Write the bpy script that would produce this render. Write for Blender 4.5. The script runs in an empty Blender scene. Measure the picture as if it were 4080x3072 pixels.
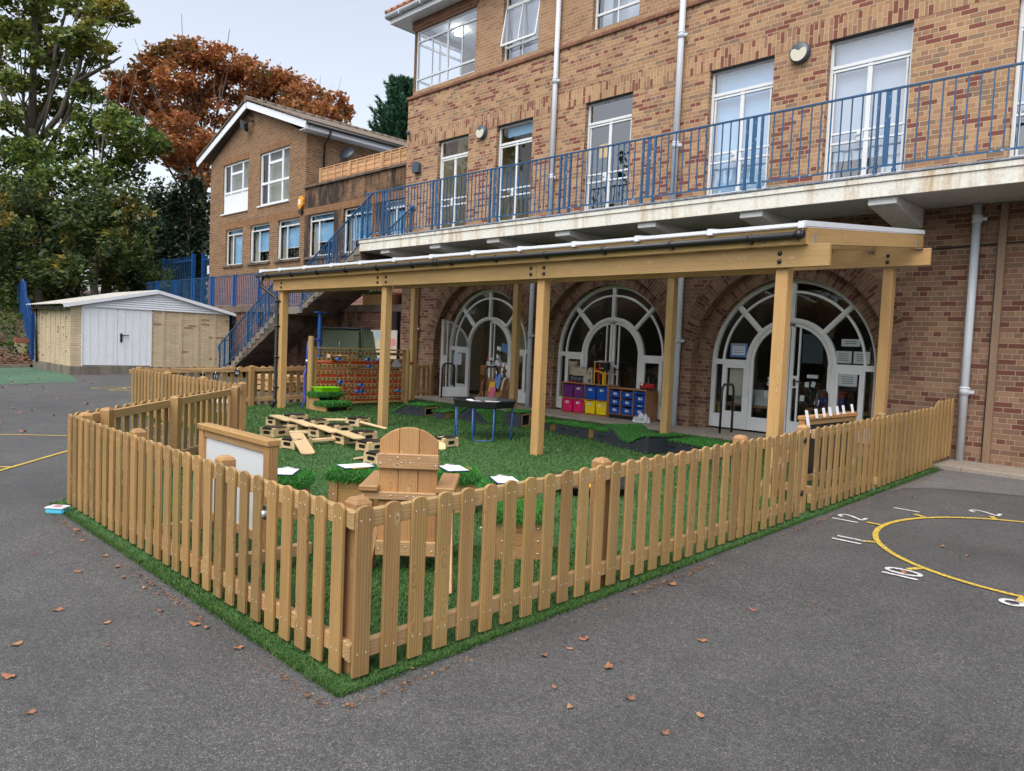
import bpy, bmesh, math, random
import numpy as np
from mathutils import Vector, Matrix
rnd = random.Random(7)
R = math.radians
PI = math.pi
SC = bpy.context.scene
COL = SC.collection
G = 0.0224                       # the playground rises gently towards the building
def gz(y): return G * max(-20.0, min(y, 14.0))

# ------------------------------------------------------------------ materials
def N(nt, typ, ins=None, **props):
    n = nt.nodes.new(typ)
    for k, v in props.items(): setattr(n, k, v)
    for k, v in (ins or {}).items():
        s = n.inputs[k]
        if isinstance(v, bpy.types.NodeSocket): nt.links.new(v, s)
        else: s.default_value = v
    return n
def rgb(c): return (c[0], c[1], c[2], 1.0)
def newmat(name):
    m = bpy.data.materials.new(name); m.use_nodes = True
    nt = m.node_tree; nt.nodes.clear()
    out = nt.nodes.new('ShaderNodeOutputMaterial')
    return m, nt, out
def ramp(nt, fac, stops, interp='LINEAR'):
    r = N(nt, 'ShaderNodeValToRGB', {'Fac': fac})
    cr = r.color_ramp; cr.interpolation = interp
    while len(cr.elements) < len(stops): cr.elements.new(0.5)
    for e, (p, c) in zip(cr.elements, stops):
        e.position = p; e.color = rgb(c) if len(c) == 3 else c
    return r.outputs['Color']
def mix(nt, fac, a, b, blend='MIX'):
    n = N(nt, 'ShaderNodeMix', None, data_type='RGBA', blend_type=blend)
    for idx, v in ((0, fac), (6, a), (7, b)):
        if isinstance(v, bpy.types.NodeSocket): nt.links.new(v, n.inputs[idx])
        else: n.inputs[idx].default_value = v if idx == 0 else rgb(v)
    return n.outputs[2]
def math_(nt, op, a, b=0.0, c=None, clamp=False):
    n = N(nt, 'ShaderNodeMath', None, operation=op, use_clamp=clamp)
    for i, v in enumerate((a, b) if c is None else (a, b, c)):
        if isinstance(v, bpy.types.NodeSocket): nt.links.new(v, n.inputs[i])
        else: n.inputs[i].default_value = v
    return n.outputs[0]
def noise(nt, vec, scale, detail=3.0, rough=0.55, dist=0.0):
    return N(nt, 'ShaderNodeTexNoise', {'Vector': vec, 'Scale': scale, 'Detail': detail, 'Roughness': rough, 'Distortion': dist})
def mapping(nt, vec, scale=(1, 1, 1), loc=(0, 0, 0)):
    return N(nt, 'ShaderNodeMapping', {'Vector': vec, 'Scale': scale, 'Location': loc}).outputs[0]
def finish(nt, out, color, rough=0.6, bump=None, bstr=0.3, bdist=0.01, metal=0.0, spec=0.5, coat=0.0):
    p = N(nt, 'ShaderNodeBsdfPrincipled', {'Metallic': metal, 'Specular IOR Level': spec, 'Coat Weight': coat})
    for k, v in (('Base Color', color), ('Roughness', rough)):
        if isinstance(v, bpy.types.NodeSocket): nt.links.new(v, p.inputs[k])
        else: p.inputs[k].default_value = rgb(v) if k == 'Base Color' else v
    if bump is not None:
        b = N(nt, 'ShaderNodeBump', {'Height': bump, 'Strength': bstr, 'Distance': bdist})
        nt.links.new(b.outputs[0], p.inputs['Normal'])
    nt.links.new(p.outputs[0], out.inputs['Surface'])
    return p
def simple(name, c, rough=0.5, var=0.12, scale=6.0, metal=0.0, spec=0.5, bstr=0.0, dirt=None):
    """painted or moulded surface with slight tonal wear"""
    m, nt, out = newmat(name)
    tc = N(nt, 'ShaderNodeTexCoord'); v = tc.outputs['Object']
    n1 = noise(nt, v, scale, 5.0, 0.6)
    c2 = dirt if dirt else tuple(x * (1 - 2.2 * var) for x in c)
    f = ramp(nt, n1.outputs[0], [(0.42, (0, 0, 0)), (0.75, (1, 1, 1))])
    f = math_(nt, 'MULTIPLY', f, 0.5 if not dirt else 0.75)
    col = mix(nt, f, c, c2)
    n2 = noise(nt, v, scale * 12, 3.0)
    r = math_(nt, 'ADD', math_(nt, 'MULTIPLY', n2.outputs[0], 0.2), rough - 0.1)
    finish(nt, out, col, r, n2.outputs[0] if bstr else None, bstr, 0.003, metal, spec)
    return m
def wood(name, c1, c2, knots=True, rough=0.62, screws=None):
    m, nt, out = newmat(name)
    uv = N(nt, 'ShaderNodeUVMap').outputs[0]
    oi = N(nt, 'ShaderNodeObjectInfo'); ge = N(nt, 'ShaderNodeNewGeometry')
    rn = math_(nt, 'FRACT', math_(nt, 'ADD', oi.outputs['Random'], ge.outputs['Random Per Island']))
    off = N(nt, 'ShaderNodeCombineXYZ', {0: math_(nt, 'MULTIPLY', rn, 37.0), 1: math_(nt, 'MULTIPLY', rn, 11.0), 2: math_(nt, 'MULTIPLY', rn, 5.0)}).outputs[0]
    v = N(nt, 'ShaderNodeVectorMath', {0: uv, 1: off}, operation='ADD').outputs[0]
    # knots pull the grain aside
    kv = mapping(nt, v, (4.2, 10.0, 1))
    vo = N(nt, 'ShaderNodeTexVoronoi', {'Vector': kv, 'Scale': 1.0, 'Randomness': 1.0}, feature='F1')
    kd = vo.outputs['Distance']
    pick = math_(nt, 'GREATER_THAN', N(nt, 'ShaderNodeSeparateColor', {0: vo.outputs['Color']}).outputs[0], 0.40)
    halo = math_(nt, 'MULTIPLY', math_(nt, 'SUBTRACT', 1.0, math_(nt, 'MULTIPLY', kd, 2.2), clamp=True), pick)
    gv = mapping(nt, v, (2.2, 34.0, 1))
    disp = N(nt, 'ShaderNodeCombineXYZ', {0: 0.0, 1: math_(nt, 'MULTIPLY', halo, 3.0), 2: 0.0}).outputs[0]
    gv = N(nt, 'ShaderNodeVectorMath', {0: gv, 1: disp}, operation='ADD').outputs[0]
    g1 = noise(nt, gv, 1.0, 4.0, 0.6, 0.6)
    wv = N(nt, 'ShaderNodeTexWave', {'Vector': gv, 'Scale': 0.55, 'Distortion': 3.5, 'Detail': 2.0, 'Detail Scale': 0.7}, wave_type='BANDS', bands_direction='Y')
    gr = math_(nt, 'ADD', math_(nt, 'MULTIPLY', g1.outputs[0], 0.65), math_(nt, 'MULTIPLY', wv.outputs[1], 0.35))
    f = ramp(nt, gr, [(0.30, (0, 0, 0)), (0.72, (1, 1, 1))])
    col = mix(nt, f, c1, c2)
    big = noise(nt, mapping(nt, v, (0.9, 5.0, 1)), 1.0, 2.0)
    col = mix(nt, math_(nt, 'MULTIPLY', ramp(nt, big.outputs[0], [(0.4, (0, 0, 0)), (0.7, (1, 1, 1))]), 0.35), col, tuple(min(1, x * 1.25) for x in c1))
    # piece to piece tone
    tone = ramp(nt, rn, [(0.0, (0.72, 0.72, 0.66)), (0.2, (0.98, 0.97, 0.95)), (0.4, (0.86, 0.80, 0.76)), (0.6, (1.10, 1.02, 0.94)), (0.8, (0.86, 0.90, 0.78)), (1.0, (1.12, 1.10, 1.06))])
    col = mix(nt, 1.0, col, tone, 'MULTIPLY')
    if knots:
        pale = math_(nt, 'MULTIPLY', math_(nt, 'SUBTRACT', 1.0, math_(nt, 'MULTIPLY', kd, 4.6), clamp=True), pick)
        col = mix(nt, math_(nt, 'MULTIPLY', pale, 0.75), col, (0.60, 0.47, 0.25))
        core = math_(nt, 'MULTIPLY', math_(nt, 'LESS_THAN', kd, 0.10), pick)
        col = mix(nt, math_(nt, 'MULTIPLY', core, 0.75), col, (0.17, 0.085, 0.04))
    if screws:
        s = N(nt, 'ShaderNodeSeparateXYZ', {0: uv}); dots = None
        for su in screws:
            for sv in (-0.024, 0.024):
                d2 = math_(nt, 'ADD', math_(nt, 'POWER', math_(nt, 'SUBTRACT', s.outputs[0], su), 2.0), math_(nt, 'POWER', math_(nt, 'SUBTRACT', s.outputs[1], sv), 2.0))
                h = math_(nt, 'LESS_THAN', d2, 0.0045 ** 2); dots = h if dots is None else math_(nt, 'MAXIMUM', dots, h)
        col = mix(nt, dots, col, (0.60, 0.57, 0.52))
        # darker towards the foot, broken up by noise
        foot = math_(nt, 'MULTIPLY', math_(nt, 'SUBTRACT', 0.16, s.outputs[0], clamp=True), 2.2)
        col = mix(nt, math_(nt, 'MULTIPLY', foot, big.outputs[0]), col, (0.16, 0.11, 0.05))
    finish(nt, out, col, rough, gr, 0.25, 0.002)
    return m
def brick(name, stops, mortar, rough=0.85, squash=0.5, sqf=4, soldier=False, stain=None, bw=0.225, rh=0.075, ms=0.0052, off=0.5):
    m, nt, out = newmat(name)
    uv = N(nt, 'ShaderNodeUVMap').outputs[0]
    if soldier:
        s = N(nt, 'ShaderNodeSeparateXYZ', {0: uv})
        uv = N(nt, 'ShaderNodeCombineXYZ', {0: s.outputs[1], 1: s.outputs[0], 2: 0.0}).outputs[0]
    wob = noise(nt, uv, 9.0, 2.0)
    vv = N(nt, 'ShaderNodeVectorMath', {0: uv, 1: N(nt, 'ShaderNodeVectorMath', {0: wob.outputs[1], 1: (0.004, 0.004, 0)}, operation='MULTIPLY').outputs[0]}, operation='ADD').outputs[0]
    b = N(nt, 'ShaderNodeTexBrick', {'Vector': vv, 'Color1': (0, 0, 0, 1), 'Color2': (1, 1, 1, 1), 'Mortar': (0.5, 0.5, 0.5, 1), 'Scale': 1.0, 'Mortar Size': ms, 'Mortar Smooth': 0.25, 'Bias': 0.0, 'Brick Width': bw, 'Row Height': rh},
          offset=off, offset_frequency=2, squash=squash, squash_frequency=sqf)
    col = ramp(nt, b.outputs['Color'], stops, 'CONSTANT')
    n1 = noise(nt, uv, 60.0, 4.0, 0.7); n2 = noise(nt, uv, 1.3, 3.0)
    col = mix(nt, 1.0, col, ramp(nt, n1.outputs[0], [(0.3, (0.8, 0.8, 0.8)), (0.7, (1.14, 1.14, 1.14))]), 'MULTIPLY')
    mc = mix(nt, n1.outputs[0], tuple(x * 0.8 for x in mortar), mortar)
    col = mix(nt, b.outputs['Fac'], col, mc)
    col = mix(nt, 1.0, col, ramp(nt, n2.outputs[0], [(0.3, (0.88, 0.88, 0.88)), (0.7, (1.06, 1.06, 1.06))]), 'MULTIPLY')
    if stain:
        sv = mapping(nt, uv, (1.4, 0.35, 1))
        n3 = noise(nt, sv, 1.6, 5.0, 0.7)
        col = mix(nt, ramp(nt, n3.outputs[0], [(stain[1], (0, 0, 0)), (stain[1] + 0.16, (1, 1, 1))]), col, stain[0])
    hgt = math_(nt, 'SUBTRACT', math_(nt, 'MULTIPLY', n1.outputs[0], 0.25), b.outputs['Fac'])
    finish(nt, out, col, rough, hgt, 0.6, 0.006, spec=0.25)
    return m
def glass(name, tint=(0.8, 0.84, 0.84), boost=1.6):
    m, nt, out = newmat(name)
    ge = N(nt, 'ShaderNodeNewGeometry')
    dt = N(nt, 'ShaderNodeVectorMath', {0: ge.outputs['Incoming'], 1: ge.outputs['Normal']}, operation='DOT_PRODUCT').outputs['Value']
    c5 = math_(nt, 'POWER', math_(nt, 'SUBTRACT', 1.0, math_(nt, 'ABSOLUTE', dt), clamp=True), 5.0)
    f = math_(nt, 'MULTIPLY', math_(nt, 'MULTIPLY_ADD', c5, 0.92, 0.08), boost, clamp=True)
    t = N(nt, 'ShaderNodeBsdfTransparent', {'Color': rgb(tint)})
    tc = N(nt, 'ShaderNodeTexCoord').outputs['Object']
    nz = noise(nt, tc, 2.3, 2.0)
    bp = N(nt, 'ShaderNodeBump', {'Height': nz.outputs[0], 'Strength': 0.12, 'Distance': 0.03})
    g = N(nt, 'ShaderNodeBsdfGlossy', {'Color': (1, 1, 1, 1), 'Roughness': 0.01, 'Normal': bp.outputs[0]})
    ms = N(nt, 'ShaderNodeMixShader', {0: f, 1: t.outputs[0], 2: g.outputs[0]})
    nt.links.new(ms.outputs[0], out.inputs['Surface'])
    return m
def foliage(name, stops, patch=None, pscale=0.25, trans=0.35):
    m, nt, out = newmat(name)
    ge = N(nt, 'ShaderNodeNewGeometry'); tc = N(nt, 'ShaderNodeTexCoord').outputs['Object']
    col = ramp(nt, ge.outputs['Random Per Island'], stops)
    if patch:
        n = noise(nt, tc, pscale, 3.0, 0.6)
        col = mix(nt, ramp(nt, n.outputs[0], [(patch[1], (0, 0, 0)), (patch[1] + 0.14, (1, 1, 1))]), col, mix(nt, ge.outputs['Random Per Island'], patch[0], tuple(x * 0.5 for x in patch[0])))
    d = N(nt, 'ShaderNodeBsdfPrincipled', {'Base Color': col, 'Roughness': 0.55, 'Specular IOR Level': 0.3})
    t = N(nt, 'ShaderNodeBsdfTranslucent', {'Color': col})
    ms = N(nt, 'ShaderNodeMixShader', {0: trans, 1: d.outputs[0], 2: t.outputs[0]})
    nt.links.new(ms.outputs[0], out.inputs['Surface'])
    return m
def asphalt(name, base, spread, patch=0.25):
    m, nt, out = newmat(name)
    v = N(nt, 'ShaderNodeTexCoord').outputs['Object']
    vo = N(nt, 'ShaderNodeTexVoronoi', {'Vector': v, 'Scale': 210.0}, feature='F1')
    gs = N(nt, 'ShaderNodeSeparateColor', {0: vo.outputs['Color']}).outputs[0]
    col = ramp(nt, gs, [(0.0, tuple(x * (1 - spread) for x in base)), (0.55, base), (0.88, tuple(x * (1 + spread) for x in base)), (0.97, tuple(x * (1 + 3.2 * spread) for x in (base[0] * 1.12, base[1] * 1.03, base[2] * 0.9)))])
    f2 = noise(nt, v, 34.0, 3.0, 0.7)
    col = mix(nt, 1.0, col, ramp(nt, f2.outputs[0], [(0.3, (0.74, 0.74, 0.75)), (0.7, (1.24, 1.24, 1.23))]), 'MULTIPLY')
    n1 = noise(nt, v, 0.32, 5.0, 0.65); n2 = noise(nt, v, 3.0, 4.0, 0.65)
    col = mix(nt, 1.0, col, ramp(nt, n1.outputs[0], [(0.32, (1 - patch,) * 3), (0.68, (1 + patch * 0.8,) * 3)]), 'MULTIPLY')
    col = mix(nt, 1.0, col, ramp(nt, n2.outputs[0], [(0.3, (0.88, 0.88, 0.88)), (0.7, (1.1, 1.09, 1.07))]), 'MULTIPLY')
    rg = ramp(nt, n1.outputs[0], [(0.35, (0.62,) * 3), (0.65, (0.82,) * 3)])
    finish(nt, out, col, rg, math_(nt, 'ADD', vo.outputs['Distance'], f2.outputs[0]), 0.55, 0.006, spec=0.35)
    return m
def worn_paint(name, c, keep=0.44):
    m, nt, out = newmat(name)
    v = N(nt, 'ShaderNodeTexCoord').outputs['Object']
    n = noise(nt, v, 55.0, 4.0, 0.75)
    a = ramp(nt, n.outputs[0], [(keep - 0.05, (0, 0, 0)), (keep, (1, 1, 1))])
    n2 = noise(nt, v, 14.0, 3.0)
    p = N(nt, 'ShaderNodeBsdfPrincipled', {'Base Color': mix(nt, n2.outputs[0], tuple(x * 0.62 for x in c), c), 'Roughness': 0.7})
    t = N(nt, 'ShaderNodeBsdfTransparent')
    ms = N(nt, 'ShaderNodeMixShader', {0: a, 1: t.outputs[0], 2: p.outputs[0]})
    nt.links.new(ms.outputs[0], out.inputs['Surface'])
    return m
def chipped(name, c, chip, amt=0.63, rough=0.35):
    m, nt, out = newmat(name)
    v = N(nt, 'ShaderNodeTexCoord').outputs['Object']
    n = noise(nt, v, 13.0, 5.0, 0.7); n2 = noise(nt, v, 2.0, 2.0)
    col = mix(nt, n2.outputs[0], tuple(x * 0.75 for x in c), tuple(x * 1.2 for x in c))
    col = mix(nt, ramp(nt, n.outputs[0], [(amt, (0, 0, 0)), (amt + 0.03, (1, 1, 1))]), col, chip)
    finish(nt, out, col, rough, n.outputs[0], 0.2, 0.002)
    return m
def stained(name, c, s1, s2, sc=(1.0, 1.0, 0.25), thr=0.56, rough=0.7, scale=2.2):
    """weathered paint or concrete: vertical streaks of s1 and patches of s2"""
    m, nt, out = newmat(name)
    v = N(nt, 'ShaderNodeTexCoord').outputs['Object']
    n1 = noise(nt, mapping(nt, v, sc), scale, 6.0, 0.7); n2 = noise(nt, v, scale * 0.8, 6.0, 0.72); n3 = noise(nt, v, 45.0, 3.0)
    col = mix(nt, math_(nt, 'MULTIPLY', ramp(nt, n1.outputs[0], [(thr - 0.06, (0, 0, 0)), (thr + 0.12, (1, 1, 1))]), 0.8), c, s1)
    col = mix(nt, math_(nt, 'MULTIPLY', ramp(nt, n2.outputs[0], [(0.58, (0, 0, 0)), (0.74, (1, 1, 1))]), 0.85), col, s2)
    col = mix(nt, 1.0, col, ramp(nt, n3.outputs[0], [(0.3, (0.86, 0.86, 0.86)), (0.7, (1.08, 1.08, 1.08))]), 'MULTIPLY')
    finish(nt, out, col, rough, n3.outputs[0], 0.3, 0.004, spec=0.3)
    return m
def emit(name, c, s):
    m, nt, out = newmat(name)
    e = N(nt, 'ShaderNodeEmission', {'Color': rgb(c), 'Strength': s})
    nt.links.new(e.outputs[0], out.inputs['Surface'])
    return m
def ramp_leaf(*cs):
    return [(i / (len(cs) - 1), c) for i, c in enumerate(cs)]

M = {}
M['fence'] = wood('larch_fence_wood', (0.375, 0.240, 0.096), (0.25, 0.146, 0.052), screws=(0.115, 0.765))
M['rail'] = wood('fence_rail_wood', (0.48, 0.315, 0.165), (0.355, 0.21, 0.095))
M['post'] = wood('fence_post_wood', (0.40, 0.24, 0.105), (0.28, 0.155, 0.062))
M['canopy'] = wood('canopy_timber', (0.51, 0.335, 0.145), (0.38, 0.225, 0.086))
M['chairwood'] = wood('chair_wood', (0.46, 0.265, 0.110), (0.31, 0.160, 0.060))
M['palewood'] = wood('pale_block_wood', (0.64, 0.49, 0.29), (0.52, 0.37, 0.20))
M['trellis'] = wood('old_board_wood', (0.46, 0.285, 0.118), (0.32, 0.18, 0.070))
M['panelwood'] = wood('fence_panel_wood', (0.60, 0.37, 0.21), (0.44, 0.235, 0.12))
M['log'] = wood('log_wood', (0.40, 0.27, 0.10), (0.27, 0.165, 0.055))
M['beech'] = wood('beech_board', (0.36, 0.185, 0.085), (0.29, 0.14, 0.062), knots=False, rough=0.4)
TAN = (0.46, 0.235, 0.100)
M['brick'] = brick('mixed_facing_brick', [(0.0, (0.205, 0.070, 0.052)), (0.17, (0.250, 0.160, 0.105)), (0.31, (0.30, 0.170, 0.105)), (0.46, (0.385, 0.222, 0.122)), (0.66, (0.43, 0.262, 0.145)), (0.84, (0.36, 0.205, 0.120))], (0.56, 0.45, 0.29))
M['brick_low'] = brick('shaded_storey_brick', [(0.0, (0.150, 0.056, 0.043)), (0.20, (0.195, 0.115, 0.078)), (0.46, (0.245, 0.142, 0.092)), (0.74, (0.29, 0.172, 0.110)), (0.9, (0.225, 0.115, 0.077))], (0.40, 0.315, 0.215))  # facing brick and mortar darkened: shade under canopy and balcony put in colour
M['brick_up'] = brick('upper_storey_brick', [(0.0, (0.30, 0.170, 0.098)), (0.3, (0.345, 0.200, 0.115)), (0.65, (0.375, 0.222, 0.128))], (0.52, 0.41, 0.27))
M['brick_sold'] = brick('soldier_brick', [(0.0, (0.21, 0.072, 0.052)), (0.20, (0.30, 0.172, 0.105)), (0.42, (0.385, 0.224, 0.125)), (0.75, (0.43, 0.262, 0.145))], (0.56, 0.45, 0.29), squash=1.0, soldier=True, off=0.33)
M['brick_arch'] = brick('shaded_arch_brick', [(0.0, (0.115, 0.045, 0.036)), (0.25, (0.165, 0.092, 0.064)), (0.5, (0.210, 0.118, 0.078)), (0.8, (0.245, 0.145, 0.094))], (0.31, 0.24, 0.165), squash=1.0, bw=0.2)  # arch rings darkened likewise, canopy shade put into the colour
M['brick_dark'] = brick('string_course_brick', [(0.0, (0.20, 0.095, 0.060)), (0.5, (0.25, 0.12, 0.075))], (0.36, 0.27, 0.17), squash=1.0)
M['brick_brown'] = brick('brown_wing_brick', [(0.0, (0.165, 0.090, 0.052)), (0.3, (0.205, 0.112, 0.066)), (0.7, (0.235, 0.130, 0.076))], (0.52, 0.39, 0.22), ms=0.0062)
M['brick_soot'] = brick('sooty_wing_brick', [(0.0, (0.165, 0.088, 0.052)), (0.3, (0.20, 0.108, 0.062)), (0.7, (0.225, 0.124, 0.072))], (0.38, 0.28, 0.16), stain=((0.040, 0.030, 0.025), 0.40))
M['brick_brsold'] = brick('brown_soldier_brick', [(0.0, (0.215, 0.108, 0.052)), (0.5, (0.265, 0.135, 0.066))], (0.35, 0.235, 0.12), squash=1.0, soldier=True)
M['brick_pink'] = brick('pink_base_brick', [(0.0, (0.235, 0.115, 0.090)), (0.4, (0.30, 0.155, 0.120)), (0.8, (0.27, 0.130, 0.100))], (0.50, 0.37, 0.27))
M['brick_ret'] = brick('damp_retaining_brick', [(0.0, (0.13, 0.060, 0.042)), (0.4, (0.19, 0.095, 0.062)), (0.8, (0.165, 0.075, 0.050))], (0.26, 0.20, 0.14), stain=((0.012, 0.010, 0.008), 0.48))
M['block'] = brick('buff_garage_panel', [(0.0, (0.58, 0.47, 0.315)), (0.5, (0.62, 0.51, 0.345)), (0.85, (0.54, 0.43, 0.285)), (0.945, (0.36, 0.21, 0.14))], (0.36, 0.285, 0.19), squash=1.0, bw=0.30, rh=0.078, ms=0.006)
M['blockpil'] = stained('garage_panel_joint', (0.56, 0.46, 0.31), (0.45, 0.35, 0.22), (0.36, 0.26, 0.15), scale=6)
M['asphalt'] = asphalt('old_asphalt', (0.073, 0.073, 0.075), 0.42)
M['asphalt_new'] = asphalt('new_asphalt', (0.056, 0.056, 0.058), 0.6, 0.15)
M['asphalt_light'] = asphalt('pale_asphalt', (0.125, 0.125, 0.128), 0.35, 0.15)
M['green_tar'] = asphalt('green_safety_surface', (0.060, 0.128, 0.082), 0.25, 0.2)
M['turf_base'] = simple('turf_backing', (0.034, 0.100, 0.022), 0.9, 0.2, 5.0)
M['turf'] = foliage('artificial_turf', ramp_leaf((0.030, 0.085, 0.016), (0.046, 0.125, 0.024), (0.066, 0.160, 0.034), (0.12, 0.18, 0.055)), trans=0.25)
M['toptturf'] = foliage('plush_turf', ramp_leaf((0.030, 0.145, 0.020), (0.055, 0.26, 0.040), (0.12, 0.40, 0.090)), trans=0.35)
M['white'] = simple('white_paint', (0.74, 0.76, 0.77), 0.4, 0.06, 3.0)
M['frame'] = simple('white_window_paint', (0.70, 0.72, 0.72), 0.4, 0.07, 5.0)
M['frame_low'] = simple('old_white_paint', (0.72, 0.74, 0.73), 0.45, 0.09, 4.0)
M['upvc'] = simple('white_plastic', (0.76, 0.79, 0.83), 0.3, 0.04, 3.0)
M['pipe'] = simple('pale_grey_pipe_paint', (0.60, 0.64, 0.69), 0.42, 0.07, 4.0)
M['fascia'] = stained('flaking_cream_paint', (0.74, 0.73, 0.65), (0.46, 0.31, 0.16), (0.40, 0.39, 0.34), sc=(1.6, 1.0, 0.16), thr=0.56, scale=2.6)
M['soffit'] = stained('grey_soffit_paint', (0.50, 0.50, 0.50), (0.40, 0.39, 0.38), (0.33, 0.33, 0.33), scale=1.2)
M['beampaint'] = stained('white_beam_paint', (0.76, 0.77, 0.77), (0.66, 0.66, 0.65), (0.58, 0.58, 0.56), scale=1.4)
M['lead'] = stained('lead_flashing', (0.16, 0.19, 0.23), (0.34, 0.37, 0.42), (0.09, 0.11, 0.14), sc=(3, 1, 1), thr=0.5, rough=0.5, scale=5)
M['blue'] = chipped('chipped_blue_paint', (0.020, 0.092, 0.205), (0.34, 0.38, 0.45), 0.60)
M['blue2'] = chipped('blue_railing_paint', (0.018, 0.078, 0.180), (0.10, 0.15, 0.24), 0.68)
M['blueleg'] = simple('blue_tube', (0.010, 0.070, 0.245), 0.3, 0.06)
M['concrete'] = stained('weathered_concrete', (0.215, 0.190, 0.155), (0.10, 0.09, 0.075), (0.075, 0.070, 0.055), thr=0.5)
M['concrete_dk'] = stained('sooty_concrete', (0.145, 0.110, 0.085), (0.03, 0.026, 0.022), (0.045, 0.036, 0.030), sc=(1, 1, 1), thr=0.52)
M['slab'] = stained('paving_slab', (0.31, 0.265, 0.215), (0.22, 0.19, 0.155), (0.17, 0.15, 0.125), sc=(1, 1, 1), thr=0.54, scale=3)
M['black'] = simple('black_plastic', (0.014, 0.014, 0.015), 0.35, 0.1)
M['blacksteel'] = simple('black_powder_coat', (0.020, 0.017, 0.017), 0.4, 0.1)
M['charcoal'] = simple('charcoal_board', (0.028, 0.032, 0.041), 0.5, 0.06)
M['galv'] = simple('galvanised_steel', (0.55, 0.57, 0.58), 0.4, 0.08, 10, metal=0.7)
M['rooftile'] = stained('clay_roof_tile', (0.42, 0.19, 0.10), (0.30, 0.15, 0.09), (0.25, 0.20, 0.13), scale=4)
M['oldtile'] = stained('mossy_roof_tile', (0.165, 0.125, 0.095), (0.12, 0.115, 0.06), (0.22, 0.17, 0.12), scale=4)
_m, _nt, _out = newmat('clear_roof_sheet')
_ms = N(_nt, 'ShaderNodeMixShader', {0: 0.30, 1: N(_nt, 'ShaderNodeBsdfTransparent', {'Color': (0.62, 0.64, 0.66, 1)}).outputs[0], 2: N(_nt, 'ShaderNodeBsdfTranslucent', {'Color': (0.8, 0.82, 0.84, 1)}).outputs[0]})
_nt.links.new(_ms.outputs[0], _out.inputs['Surface']); M['poly'] = _m
M['glass'] = glass('window_glass', boost=0.8)
M['glass_hi'] = glass('sky_facing_glass', (0.88, 0.91, 0.94), 2.6)
M['blind'] = simple('pale_blue_blind', (0.48, 0.70, 0.92), 0.7, 0.03, 0.8)
M['blind2'] = simple('blue_roller_blind', (0.30, 0.56, 0.86), 0.7, 0.05, 0.8)
M['curtain'] = simple('white_curtain', (0.60, 0.66, 0.74), 0.8, 0.10, 3.0)
M['greyblind'] = simple('grey_blind', (0.52, 0.60, 0.70), 0.7, 0.03, 0.8)
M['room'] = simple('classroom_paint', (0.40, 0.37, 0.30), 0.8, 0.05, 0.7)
M['roomdark'] = simple('classroom_shade_colour', (0.032, 0.027, 0.024), 0.8, 0.08, 0.7)  # indoor dimness is put into the wall colour, nearly black
M['roomyel'] = simple('yellow_room_paint', (0.62, 0.52, 0.26), 0.8, 0.05, 0.7)
M['lamp'] = emit('lit_globe', (1.0, 0.92, 0.72), 22.0)
M['strip'] = emit('ceiling_light', (1.0, 0.96, 0.88), 9.0)
M['bark'] = stained('grey_bark', (0.125, 0.105, 0.085), (0.06, 0.05, 0.04), (0.085, 0.09, 0.055), scale=1.5)
M['soil'] = simple('leaf_litter_soil', (0.085, 0.048, 0.030), 0.9, 0.2, 3.0, bstr=0.5)
M['paper'] = simple('white_paper', (0.78, 0.79, 0.82), 0.6, 0.03)
M['wboard'] = simple('whiteboard_face', (0.68, 0.72, 0.74), 0.22, 0.02, 1.0)
M['chalkboard'] = simple('chalkboard_face', (0.022, 0.023, 0.026), 0.55, 0.2, 5.0, dirt=(0.085, 0.087, 0.09))
M['navy'] = simple('navy_clipboard', (0.012, 0.022, 0.13), 0.35, 0.05)
M['steel'] = simple('bright_screw_steel', (0.62, 0.62, 0.60), 0.3, 0.05, metal=0.8)
M['terracotta'] = simple('terracotta', (0.30, 0.11, 0.065), 0.8, 0.1)
for k, c in dict(purple=(0.125, 0.022, 0.150), traypink=(0.66, 0.012, 0.115), trayblue=(0.008, 0.070, 0.37), trayyellow=(0.78, 0.56, 0.008), lime=(0.27, 0.70, 0.012), orange=(0.80, 0.115, 0.035), aqua=(0.10, 0.52, 0.70), red=(0.42, 0.016, 0.016), yellow=(0.78, 0.42, 0.012), stone=(0.40, 0.35, 0.255), slate=(0.055, 0.075, 0.095), olive=(0.058, 0.078, 0.046), hose=(0.05, 0.095, 0.50), cup=(0.10, 0.22, 0.50), alarm=(0.72, 0.31, 0.022), pink=(0.60, 0.12, 0.22), cloud=(0.42, 0.46, 0.47), green=(0.03, 0.22, 0.03), cream=(0.62, 0.58, 0.46), basin=(0.66, 0.69, 0.70)).items():
    M[k] = simple(k + '_plastic', c, 0.35, 0.06, 4.0)

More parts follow.
